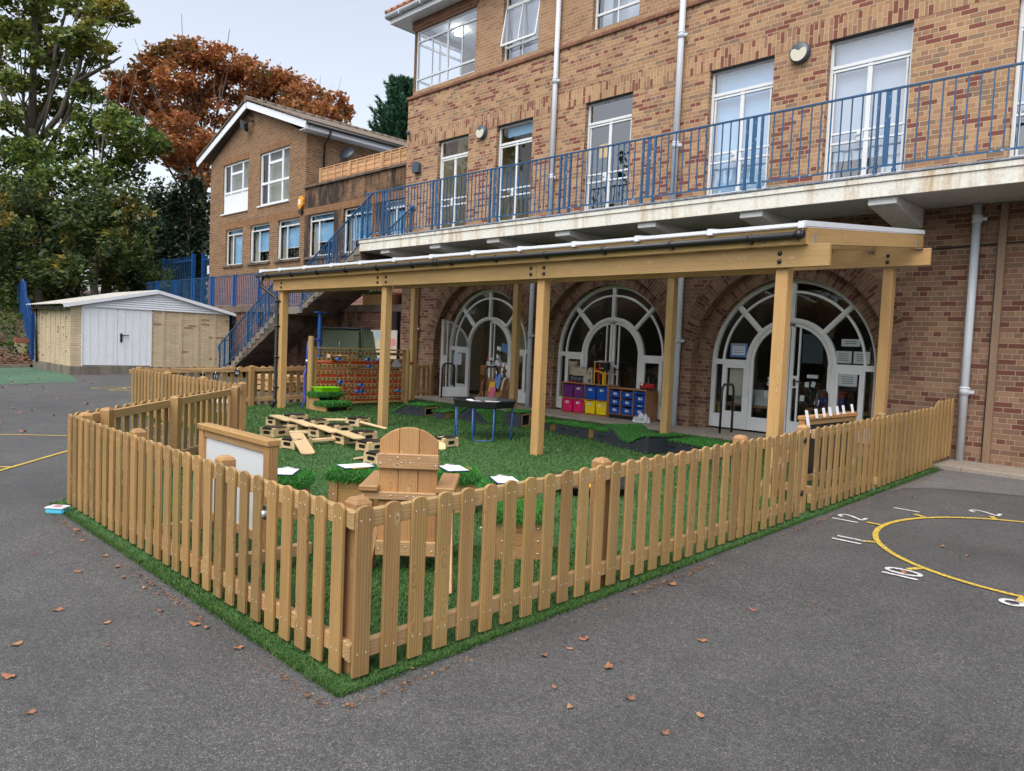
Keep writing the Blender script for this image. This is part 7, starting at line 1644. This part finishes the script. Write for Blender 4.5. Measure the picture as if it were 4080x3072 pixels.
MID = [(-49.1, 13.6, 14.2, 1.1), (-46.4, 14.1, 13.1, 1.1), (-44.0, 14.5, 12.6, 1.0), (-47.8, 16.8, 13.0, 1.0), (-44.9, 16.7, 11.9, 0.9), (-48.0, 15.6, 12.5, 1.2), (-49.8, 14.9, 12.4, 1.3), (-50.1, 13.4, 12.9, 1.3), (-52.3, 12.7, 12.6, 1.4), (-50.3, 10.9, 11.6, 1.4), (-54.0, 10.2, 12.0, 1.5), (-45.6, 15.8, 11.3, 1.1), (-47.1, 18.0, 11.8, 0.7), (-49.2, 15.5, 11.3, 1.3), (-46.0, 12.8, 10.2, 1.2), (-47.5, 11.6, 9.9, 1.3), (-49.3, 10.4, 9.7, 1.3), (-55.0, 10.2, 10.2, 1.4), (-45.1, 16.2, 10.4, 1.0), (-48.9, 14.2, 14.8, 0.8), (-46.4, 14.2, 13.9, 0.7)]
ORANGE = [(-65.0, 21.9, 22.9, 1.4), (-63.2, 22.5, 23.5, 1.5), (-61.8, 23.6, 23.9, 1.6), (-62.3, 25.5, 24.4, 1.7), (-61.1, 26.7, 24.1, 1.6), (-62.1, 28.9, 24.2, 1.7), (-59.2, 29.4, 22.8, 1.7), (-59.9, 31.2, 22.3, 1.5), (-60.8, 29.6, 21.6, 1.8), (-63.5, 28.4, 22.8, 2.0), (-62.8, 25.7, 22.5, 1.9), (-60.6, 22.6, 21.4, 1.7), (-67.3, 23.2, 22.2, 1.7), (-69.2, 22.4, 22.6, 1.4), (-65.0, 25.8, 21.1, 1.8), (-61.1, 26.2, 19.7, 1.5), (-64.6, 24.2, 20.2, 1.7), (-54.7, 28.9, 19.5, 0.9), (-66.5, 23.6, 20.0, 1.6), (-62.9, 24.3, 17.9, 1.5), (-59.7, 24.5, 17.0, 1.3), (-58.2, 23.6, 15.1, 1.2), (-65.0, 25.0, 16.2, 1.3), (-65.3, 25.9, 14.9, 1.2), (-60.0, 22.1, 16.5, 1.3), (-63.2, 26.0, 14.9, 0.9), (-63.0, 22.4, 16.0, 1.3)]
ORANGE2 = [(-51.5, 28.7, 19.5, 1.0), (-51.7, 30.0, 19.9, 1.1), (-53.7, 32.7, 20.8, 1.1), (-53.8, 33.6, 20.3, 0.9), (-49.8, 29.3, 18.3, 1.2), (-54.4, 30.4, 19.5, 1.0), (-48.9, 30.1, 17.7, 0.8), (-55.6, 30.2, 19.8, 0.9), (-51.8, 30.1, 18.0, 1.0)]
SYC1 = [(-46.3, 9.2, 7.8, 1.5), (-45.8, 10.3, 7.4, 1.5), (-43.7, 9.3, 5.9, 1.3), (-45.0, 11.0, 5.8, 1.4), (-43.2, 8.4, 4.7, 1.3), (-40.7, 9.4, 4.2, 1.1), (-44.4, 9.4, 8.3, 1.1), (-42.0, 8.0, 6.1, 1.1)]
SYC2 = [(-39.3, 10.4, 6.8, 1.3), (-39.4, 11.6, 6.8, 1.3), (-40.8, 11.4, 5.8, 1.3), (-37.5, 11.8, 5.4, 1.2), (-38.6, 10.0, 4.2, 1.0), (-41.3, 12.4, 4.5, 1.1), (-38.0, 12.4, 6.8, 1.1), (-40.5, 13.7, 5.1, 1.0), (-42.3, 11.8, 8.3, 1.1), (-38.7, 12.2, 7.9, 1.0)]
HOLLY = [(-41.0, 16.1, 9.6, 0.8), (-40.9, 16.6, 8.7, 0.8), (-42.0, 16.3, 8.5, 1.0), (-41.3, 16.6, 7.5, 1.0), (-40.7, 16.8, 6.4, 0.8), (-41.9, 16.2, 6.7, 1.0), (-44.0, 16.3, 8.2, 1.1), (-42.1, 15.3, 8.8, 0.9), (-40.6, 16.0, 5.5, 0.9), (-41.4, 17.1, 5.1, 0.7), (-40.3, 15.0, 5.5, 1.0), (-41.2, 14.7, 6.7, 1.0)]
IVY = [(-39.4, 14.1, 4.7, 0.5), (-37.1, 13.6, 4.3, 0.4), (-37.6, 13.3, 4.0, 0.4), (-34.9, 12.7, 3.6, 0.4), (-37.2, 12.9, 4.4, 0.4)]
BUSH = [(-47.1, 9.0, 3.2, 0.6), (-43.7, 8.7, 2.5, 0.5), (-47.4, 8.9, 1.9, 0.6), (-47.2, 9.3, 3.7, 0.6), (-44.5, 8.1, 2.6, 0.7)]

MID = [c for i, c in enumerate(MID) if i not in (4, 11, 12, 18)]
ORANGE += [(-66.7, 20.2, 22.0, 1.0), (-67.1, 21.0, 21.2, 1.1), (-58.6, 31.0, 22.9, 1.4), (-56.1, 30.5, 21.1, 1.3), (-56.7, 31.4, 22.2, 1.1), (-67.4, 22.2, 20.6, 1.5), (-66.6, 20.1, 20.7, 1.0)]
LOWORANGE = [(-48.8, 18.9, 13.7, 1.1), (-49.1, 19.9, 12.9, 0.9), (-51.2, 19.2, 13.1, 0.9), (-48.1, 19.4, 11.3, 0.8), (-50.1, 19.1, 15.1, 1.1), (-52.0, 18.6, 15.2, 1.0), (-48.0, 19.7, 14.0, 0.8), (-50.7, 18.4, 13.6, 0.9), (-50.6, 19.8, 12.2, 0.8)]
def leaf_quads(rg_, clumps, per_m2, size, gap=0.0, droop=0.35, flat=0.8, elong=1.7, inner=0.35):
    out = []
    for cx_, cy_, cz_, r in clumps:
        n = int(per_m2 * 4 * PI * r * r * 0.5)
        d = rg_.normal(0, 1, (n, 3)); d /= np.linalg.norm(d, axis=1)[:, None]
        rad = r * (inner + (1 - inner) * rg_.uniform(0, 1, n) ** 0.55) * (1 + 0.30 * np.sin(d[:, 0] * 5 + cx_) * np.sin(d[:, 1] * 6 + cy_) * np.cos(d[:, 2] * 5))
        p = d * rad[:, None] * np.array([1, 1, flat]) + np.array([cx_, cy_, cz_]) + rg_.normal(0, 0.07 * r, (n, 3))
        if gap > 0:
            s = np.sin(p[:, 0] * 2.1 + p[:, 2] * 1.3) + np.sin(p[:, 1] * 2.3 - p[:, 2] * 1.9 + 1) + np.sin(p[:, 2] * 2.7 + p[:, 0] * 0.7) + np.sin(p[:, 0] * 5.1 - p[:, 1] * 4.3) * 0.7
            p = p[s > -1.6 + gap]
        out.append(p)
    p = np.concatenate(out); n = len(p)
    nrm = rg_.normal(0, 1, (n, 3)); nrm[:, 2] = np.abs(nrm[:, 2]) + 0.5; nrm /= np.linalg.norm(nrm, axis=1)[:, None]
    a = rg_.normal(0, 1, (n, 3)); a -= nrm * (a * nrm).sum(1)[:, None]; a /= np.linalg.norm(a, axis=1)[:, None]; a[:, 2] -= droop * 0.5
    b = np.cross(nrm, a); s = (size * rg_.uniform(0.55, 1.35, n))[:, None]
    return np.stack([p - a * s * elong / 2, p + b * s * 0.5 - a * s * 0.1, p + a * s * elong / 2, p - b * s * 0.5 - a * s * 0.1], 1)
def limbs(mb, base, fork, clumps, r0, rg_, every=1):
    base, fork = Vector(base), Vector(fork); L = fork - base
    wob = [base + L * f + Vector((0.12 * math.sin(f * 7), 0.12 * math.cos(f * 5), 0)) for f in (0, 0.25, 0.5, 0.75, 1)]
    mb.tube(wob, r0, 10, taper=[r0 * 1.25, r0 * 1.02, r0 * 0.92, r0 * 0.82, r0 * 0.72])
    for i, c in enumerate(clumps):
        if i % every: continue
        c = Vector(c[:3]); s = base + L * (0.55 + 0.45 * rg_.random()) if c.z > fork.z - 1 else base + L * (0.25 + 0.4 * rg_.random())
        m = (s + c) / 2 + Vector((rg_.uniform(-.4, .4), rg_.uniform(-.4, .4), rg_.uniform(-.2, .6))); k_ = r0 * rg_.uniform(0.16, 0.26)
        mb.tube([s, m, c + (c - m) * 0.45], k_, 7, taper=[k_, k_ * 0.65, k_ * 0.2])
        for j in range(3):
            t_ = c + Vector((rg_.uniform(-1, 1), rg_.uniform(-1, 1), rg_.uniform(-0.3, 1)))* 1.4
            mb.tube([m, (m + t_) / 2 + Vector((0, 0, 0.2)), t_], k_ * 0.4, 5, taper=[k_ * 0.4, k_ * 0.25, k_ * 0.08])
def tree(name, lab, base, fork, clumps, r0, mat, per, size, gap, cat='tree', every=1, seed=1, **kw):
    root = thing(name, lab, cat, (0, 0, 0))
    q = MB(); limbs(q, base, fork, clumps, r0, random.Random(seed), every); q.build('trunk', M['bark'], root)
    quads_mesh('crown', leaf_quads(np.random.default_rng(seed), clumps, per, size, gap, **kw), mat, 4, root)
    return root
F_OAK = foliage('oak_leaves', ramp_leaf((0.060, 0.095, 0.026), (0.105, 0.150, 0.036), (0.17, 0.215, 0.050), (0.30, 0.29, 0.055)), ((0.34, 0.27, 0.045), 0.54), 0.30)
F_MID = foliage('yellow_green_leaves', ramp_leaf((0.034, 0.075, 0.020), (0.070, 0.130, 0.030), (0.13, 0.195, 0.042), (0.25, 0.27, 0.050)), ((0.26, 0.26, 0.045), 0.56), 0.35)
F_BEECH = foliage('copper_autumn_leaves', ramp_leaf((0.15, 0.065, 0.028), (0.33, 0.120, 0.048), (0.46, 0.165, 0.065), (0.36, 0.18, 0.060), (0.50, 0.23, 0.085)), ((0.14, 0.125, 0.035), 0.54), 0.22)
F_SYC = foliage('sycamore_leaves', ramp_leaf((0.018, 0.042, 0.015), (0.040, 0.075, 0.024), (0.080, 0.115, 0.032), (0.14, 0.155, 0.040)), ((0.32, 0.225, 0.030), 0.565), 0.55)
F_HOLLY = foliage('dark_holly_leaves', ramp_leaf((0.008, 0.018, 0.009), (0.014, 0.032, 0.014), (0.030, 0.052, 0.024)), trans=0.1)
F_IVY = foliage('ivy_leaves', ramp_leaf((0.020, 0.050, 0.012), (0.045, 0.095, 0.018), (0.085, 0.15, 0.030), (0.16, 0.19, 0.04)), ((0.16, 0.12, 0.03), 0.58), 0.8)
F_CON = foliage('conifer_sprays', ramp_leaf((0.014, 0.060, 0.034), (0.034, 0.105, 0.056), (0.070, 0.16, 0.085)), trans=0.15)
# the tall open oak has its own drawn-out boughs
BT = tree('oak_tree', 'tall open oak at the far left with bare boughs showing against the sky', (-52.8, 11.5, hill(-52.8, 11.5) - 0.2), (-53.4, 11.5, 13.6), BIG, 0.42, F_OAK, 56, 0.23, 0.55, seed=4, every=3, flat=0.62)
q = MB()
for P_, r in ((((-53.4, 11.5, 13.3), (-53.7, 11.6, 17.0), (-53.8, 11.7, 21.5), (-53.9, 11.7, 26)), 0.25), (((-53.3, 11.6, 12.6), (-52.2, 12.7, 14.6), (-51.6, 13.5, 17.4), (-51.2, 14.0, 20.0)), 0.20), (((-53.3, 11.5, 13.0), (-52.8, 12.3, 15.5), (-52.6, 12.5, 18.5), (-52.1, 13.1, 21.5)), 0.17), (((-53.4, 11.5, 12.9), (-54.5, 10.5, 15.0), (-55.4, 9.8, 17.2), (-56.5, 9, 20)), 0.2), (((-51.8, 13.2, 16.4), (-50.6, 14.6, 17.6), (-49.9, 15.4, 18.3)), 0.14), (((-53.8, 11.7, 17.5), (-51.5, 13.9, 20.2), (-49.6, 15.8, 21.0)), 0.15)):
    q.tube(P_, r, 9, taper=[r * (1 - 0.62 * i / (len(P_) - 1)) for i in range(len(P_))])
q.build('bough', M['bark'], BT)
tree('yellowing_tree', 'bushy green tree turning yellow in front of the copper beech', (-47.5, 13.9, hill(-47.5, 13.9) - 0.2), (-47.6, 14.1, 9.0), MID, 0.28, F_MID, 60, 0.20, 0.35, seed=6, every=3, flat=0.7)
tree('copper_beech', 'large orange copper beech rising behind the brown brick wing', (-61.2, 24.8, hill(-61.2, 24.8) - 0.2), (-61.2, 25.2, 15.0), ORANGE, 0.5, F_BEECH, 50, 0.25, 0.35, seed=8, every=2, flat=0.72)
tree('copper_beech', 'smaller orange tree showing over the right slope of the wing roof', (-52.4, 31.0, hill(-52.4, 31) - 0.2), (-52.4, 31.0, 14.0), ORANGE2, 0.28, F_BEECH, 42, 0.25, 0.45, seed=9, every=1, flat=0.8)
tree('copper_beech', 'low orange and green tree right beside the left edge of the brown wing', (-50.0, 19.2, 4.0), (-50.0, 19.2, 11.0), LOWORANGE, 0.2, F_BEECH, 70, 0.2, 0.3, seed=15, every=2, flat=0.85)
tree('sycamore', 'dark sycamore with yellowing leaves above the left end of the garage', (-43.4, 9.6, hill(-43.4, 9.6) - 0.1), (-43.2, 9.8, 5.5), SYC1, 0.2, F_SYC, 85, 0.165, 0.25, seed=10, every=3, flat=0.85)
tree('sycamore', 'dark sycamore with yellowing leaves hanging low behind the garage roof', (-40.5, 11.4, hill(-40.5, 11.4) - 0.1), (-40.3, 11.5, 5.5), SYC2, 0.2, F_SYC, 90, 0.165, 0.20, seed=11, every=3, flat=0.85)
tree('holly_tree', 'very dark holly tree against the left edge of the brown brick wing', (-41.0, 16.0, 2.5), (-41.0, 16.0, 6.0), HOLLY, 0.18, F_HOLLY, 60, 0.18, 0.0, seed=12, every=3, flat=1.0)
tree('ivy_bush', 'rounded ivy bush just behind the right slope of the garage roof', (-37.4, 13.0, 2.4), (-37.4, 13.0, 3.6), IVY, 0.06, F_IVY, 210, 0.09, 0.0, cat='bush', seed=13, flat=1.0, elong=1.2)
tree('laurel_bush', 'loose green bush on the bank at the far left edge', (-46.2, 8.9, hill(-46.2, 8.9) - 0.1), (-46.2, 8.9, 3.0), BUSH, 0.06, F_IVY, 90, 0.13, 0.1, cat='bush', seed=14, flat=1.0, elong=1.3)
# dark understorey that closes the gaps low down: individual shrubs
rs = random.Random(21)
for i, (x, y, h, r, lab) in enumerate(((-50.5, 10.2, 9.0, 2.6, 'dark shrub filling the foot of the oak'), (-47.5, 12.5, 8.6, 2.6, 'dark shrub below the yellowing tree'), (-45.0, 15.2, 8.6, 2.8, 'dark shrub between the yellowing tree and the holly'), (-48.8, 17.5, 9.6, 2.8, 'dark shrub under the copper beech'), (-52.0, 8.0, 8.4, 2.8, 'dark shrub at the far left below the oak'), (-56.0, 20.0, 11.0, 3.4, 'tall dark shrub behind the yellowing tree'), (-55.5, 6.0, 9.0, 3.0, 'dark shrub beyond the left edge of the garage bank'), (-60, 14.5, 10.5, 3.6, 'dark shrub deep behind the oak trunk'))):
    z0 = hill(x, y); cl = [(x + rs.uniform(-1, 1) * r * 0.7, y + rs.uniform(-1, 1) * r * 0.7, z0 + 0.6 + (h - z0 - 1.2) * k_ / 6, r * rs.uniform(0.5, 0.75)) for k_ in range(7)]
    tree('dark_shrub', lab, (x, y, z0 - 0.2), (x, y, z0 + 2.5), cl, 0.12, F_SYC if i % 2 else F_HOLLY, 45, 0.18, 0.0, cat='shrub', seed=30 + i, every=2, flat=0.95, inner=0.1)
# conifer behind the corner of the school
CO = thing('conifer', 'dark green conifer with upswept sprays behind the corner of the school', 'tree')
rc = np.random.default_rng(17); base = np.array([-37.6, 27.0, 4.0]); q = MB()
q.tube([base, base + np.array([0, 0, 7]), base + np.array([-0.1, 0.15, 13.6])], 0.2, 8, taper=[0.25, 0.14, 0.02])
q.tube([base + np.array([0.3, 0.3, 6]), base + np.array([0.45, 0.35, 9]), base + np.array([0.5, 0.4, 13.0])], 0.1, 8, taper=[0.12, 0.08, 0.02])
pts, drs = [], []
for i in range(420):
    h = rc.uniform(0.0, 1.0) ** 0.9; z = 3.0 + h * 10.4; a = rc.uniform(0, 2 * PI); L = (3.5 * (1 - h) ** 0.62 + 0.18) * rc.uniform(0.65, 1.1)
    s = base + np.array([0.4 * (i % 2), 0.3 * (i % 2), z]); d = np.array([math.cos(a), math.sin(a), 0.55 + 0.5 * h])
    d /= np.linalg.norm(d); n = int(26 + 60 * L)
    t = rc.uniform(0.12, 1.0, n); p = s + d * (t * L)[:, None]; p[:, 2] += 0.22 * (t * L) ** 2 * 0.35
    w_ = 0.30 * (1 - t * 0.8); p += rc.normal(0, 1, (n, 3)) * (w_ * 0.42)[:, None]
    pts.append(p); dd = d + rc.normal(0, 0.5, (n, 3)); drs.append(dd / np.linalg.norm(dd, axis=1)[:, None])
    if i % 3 == 0: q.tube([s, s + d * L], 0.03, 5, taper=[0.035, 0.008])
p = np.concatenate(pts); a = np.concatenate(drs); b = np.cross(a, rc.normal(0, 1, a.shape)); b /= np.linalg.norm(b, axis=1)[:, None]
s = rc.uniform(0.12, 0.26, len(p))[:, None]
q.build('trunk', M['bark'], CO)
quads_mesh('crown', np.stack([p - a * s * 0.6, p + b * s * 0.22, p + a * s, p - b * s * 0.22], 1), F_CON, 4, CO)
# bare twigs between the oak and the beech
BS = thing('bare_sapling', 'leafless thin stems standing up between the oak and the copper beech', 'tree')
q = MB(); rb = random.Random(2)
for bx_, by_, tx, ty, tz in ((-56.2, 16.0, -55.9, 16.5, 19.0), (-56.0, 16.3, -55.2, 17.2, 19.6), (-55.9, 16.4, -54.7, 17.9, 19.4), (-56.4, 15.8, -56.8, 15.5, 18.4)):
    a = Vector((bx_, by_, 11.0)); b = Vector((tx, ty, tz)); q.tube([a, (a + b) / 2 + Vector((0.1, 0.1, 0.2)), b], 0.06, 6, taper=[0.08, 0.05, 0.012])
    for k_ in range(9):
        s_ = a.lerp(b, rb.uniform(0.45, 0.97)); e = s_ + Vector((rb.uniform(-0.6, 0.6), rb.uniform(-0.6, 0.6), rb.uniform(0.2, 0.7))); q.tube([s_, (s_ + e) / 2 + Vector((0, 0, 0.06)), e], 0.018, 5, taper=[0.02, 0.014, 0.006])
q.build('stems', M['bark'], BS)

# ground cover on the bank: ivy above, fallen leaves below
ri = np.random.default_rng(19)
n = 26000; x = -33.2 - ri.uniform(0, 1, n) ** 1.3 * 24; y = ri.uniform(-12, 12.3, n)
k_ = (np.sin(x * 1.3 + y) + np.sin(y * 1.7 - x * 0.6) + ri.normal(0, 0.7, n) > -1.2 + np.clip((x + 35.5) * 0.9, 0, 9))
x, y = x[k_], y[k_]; z = np.array([hill(a, b) for a, b in zip(x, y)]) + ri.uniform(0.02, 0.42, len(x))
d = ri.normal(0, 1, (len(x), 3)); d[:, 2] *= 0.4; d /= np.linalg.norm(d, axis=1)[:, None]; nn = ri.normal(0, 1, (len(x), 3)); nn[:, 2] = abs(nn[:, 2]) + 0.6; e = np.cross(nn, d); e /= np.linalg.norm(e, axis=1)[:, None]
P = np.stack([x, y, z], 1); s = ri.uniform(0.09, 0.19, len(x))[:, None]
o = quads_mesh('ivy_ground_cover', np.stack([P - d * s * .6, P + e * s * .5, P + d * s * .6, P - e * s * .5], 1), F_IVY, 4); o['kind'] = 'stuff'
n = 9000; x = -31.7 - ri.uniform(0, 1, n) ** 1.2 * 4.5; y = ri.uniform(-12, 7.2, n); z = np.array([hill(a, b) for a, b in zip(x, y)]) + ri.uniform(0.0, 0.05, n)
a = ri.uniform(0, 2 * PI, n); d = np.stack([np.cos(a), np.sin(a), ri.uniform(-.35, .35, n)], 1); e = np.stack([-np.sin(a), np.cos(a), ri.uniform(-.35, .35, n)], 1); s = ri.uniform(0.06, 0.13, n)[:, None]; P = np.stack([x, y, z], 1)
F_LITTER = foliage('fallen_leaf_litter', ramp_leaf((0.10, 0.045, 0.022), (0.21, 0.095, 0.045), (0.30, 0.16, 0.075), (0.13, 0.065, 0.035)), trans=0.05)
o = quads_mesh('leaf_litter', np.stack([P - d * s * .6, P + e * s * .4, P + d * s * .6, P - e * s * .4], 1), F_LITTER, 4); o['kind'] = 'stuff'
# crumbs of litter swept against the turf edge
n = 2600; side = ri.uniform(0, 1, n) < 0.66; u = ri.uniform(0, 1, n)
x = np.where(side, -2.775 + np.abs(ri.normal(0, 0.03, n)), -7.7 + u * 4.9); y = np.where(side, 1.8 + u * 9.4, 1.775 - np.abs(ri.normal(0, 0.03, n)))
k_ = np.sin(x * 3.1 + y * 2.3) + ri.normal(0, 0.8, n) > 0.1; x, y = x[k_], y[k_]; n = len(x)
a = ri.uniform(0, 2 * PI, n); d = np.stack([np.cos(a), np.sin(a), ri.uniform(-.5, .5, n)], 1); e = np.stack([-np.sin(a), np.cos(a), ri.uniform(-.5, .5, n)], 1); s = ri.uniform(0.006, 0.022, n)[:, None]; P = np.stack([x, y, G * y + ri.uniform(0.003, 0.014, n)], 1)
o = quads_mesh('edge_litter', np.stack([P - d * s * .6, P + e * s * .3, P + d * s * .6, P - e * s * .3], 1), F_LITTER, 4); o['kind'] = 'stuff'

# single fallen leaves
def leaf_mesh(name, lobes, s, curl, sd):
    q = random.Random(sd); P_ = []
    n = 26
    for i in range(n):
        t = 2 * PI * i / n; r = s * (0.62 + 0.38 * abs(math.cos(t * lobes / 2)) ** 0.7) * q.uniform(0.85, 1.1)
        P_.append(Vector((r * math.cos(t) * 1.25, r * math.sin(t) * 0.8, curl * s * (math.cos(t) ** 2) * q.uniform(0.5, 1.1) + curl * s * 0.4 * math.sin(t * 2))))
    mb = MB(); c = Vector((0, 0, 0.004))
    for i in range(n): mb.face([c, P_[i], P_[(i + 1) % n]], smooth=True)
    a = Vector((-s * 1.2, 0, curl * s)); mb.tube([a, a + Vector((-s * 0.6, 0.1 * s, 0.004))], 0.0012, 4)
    return mb
LM = []
for i, (lob, s, cu, c) in enumerate(((5, 0.050, 0.30, (0.30, 0.125, 0.06)), (7, 0.042, 0.45, (0.26, 0.115, 0.06)), (3, 0.036, 0.25, (0.36, 0.18, 0.085)), (5, 0.034, 0.55, (0.20, 0.095, 0.055)))):
    o = leaf_mesh('fallen_leaf', lob, s, cu, i).build('fallen_leaf', simple('dry_leaf_%s' % 'abcd'[i], c, 0.7, 0.12, 25.0)); LM.append(o.data); bpy.data.objects.remove(o)
LV = [(-6.68, 1.77), (-6.32, 1.70), (-5.8, 1.72), (-5.63, 1.65), (-5.48, 1.71), (-5.22, 1.67), (-4.93, 1.70), (-4.75, 1.72), (-5.54, 1.48), (-4.86, 1.19), (-4.47, 1.34), (-4.46, 1.63), (-4.13, 1.70), (-4.04, 1.73), (-4.47, 0.91), (-4.15, 1.25), (-4.08, 0.8), (-3.63, 0.79), (-6.13, 1.46), (-6.17, 1.35), (-2.52, 3.2), (-2.51, 3.23), (-2.49, 3.05), (-2.52, 2.88), (-2.21, 3.03), (-2.25, 2.66), (-2.08, 2.57), (-1.94, 2.84), (-2.06, 3.69), (-2.09, 4.36), (-1.63, 2.95), (-1.66, 2.7), (-2.70, 4.38), (-2.51, 8.96), (-1.7, 6.97), (-1.48, 6.82), (-1.68, 5.93), (-1.88, 4.8), (-2.72, 8.23), (-2.68, 8.63), (-14.58, 2.74), (-22.17, 4.21), (-19.83, 4.3), (-19.55, 4.59), (-19.26, 4.83), (-21.56, 4.96), (-21.33, 4.58), (-22.82, 4.81), (-24.18, 4.83), (-23.49, 4.61), (-16.01, 3.26), (-16.19, 3.54), (-23.93, 6.48), (-22.72, 6.35), (-19.59, 5.2), (-26.55, 5.17), (-27.74, 5.74), (-13.2, 2.75), (-16.85, 3.35), (-15.22, 3.63), (-25.29, 5.63), (-26.13, 6.68), (-18.54, 4.53), (-18.79, 4.75), (-17.08, 4.68), (-10.22, 2.23), (-2.70, 11.02), (-2.86, 2.27), (-3.67, 1.74)]
for i, (x, y) in enumerate(LV):
    far = math.hypot(x, y) > 12; z = gz(y) + (0.012 if x < -2.8 and y > 1.8 and not far else 0.007)
    o = obj('fallen_leaf', LM[i % 4], None, (x, y, z), rs.uniform(0, 6.28)); s = rs.uniform(0.32, 0.70) * (2.2 if far else 1.0); o.scale = (s, s, s)
    tag(o, 'dry brown fallen leaf lying on the playground asphalt', 'leaf', 'fallen leaves on the asphalt')
n = 420; x = ri.uniform(-14.5, -3.1, n); y = ri.uniform(2.2, 11.2, n); a = ri.uniform(0, 2 * PI, n); d = np.stack([np.cos(a), np.sin(a), ri.uniform(-.3, .3, n)], 1); e = np.stack([-np.sin(a), np.cos(a), ri.uniform(-.3, .3, n)], 1); s = ri.uniform(0.010, 0.035, n)[:, None]; P = np.stack([x, y, G * y + 0.036], 1)
k_ = in_poly(x, y, TURF)
o = quads_mesh('turf_leaf_scraps', np.stack([P - d * s * .6, P + e * s * .35, P + d * s * .6, P - e * s * .35], 1)[k_], foliage('dry_scraps', ramp_leaf((0.30, 0.17, 0.08), (0.50, 0.36, 0.22), (0.62, 0.55, 0.42)), trans=0.05), 4); o['kind'] = 'stuff'
# wooded edge of the grounds beyond the left of the frame (seen mirrored in the upper windows)
rw = np.random.default_rng(41); cl = []
for i in range(34):
    t = i / 33; x = -58 + 40 * t + rw.uniform(-3, 3); y = -4 - 44 * t + rw.uniform(-3, 3); h = 11 + 6 * math.sin(i * 1.7) + rw.uniform(-2, 2)
    for k_ in range(4): cl.append((x + rw.uniform(-2, 2), y + rw.uniform(-2, 2), 1.5 + h * k_ / 3.4, 3.4 - 0.35 * k_))
o = quads_mesh('wooded_edge', leaf_quads(rw, cl, 2.6, 0.75, 0.3), F_SYC, 4); o['kind'] = 'stuff'
bpy.context.view_layer.update()
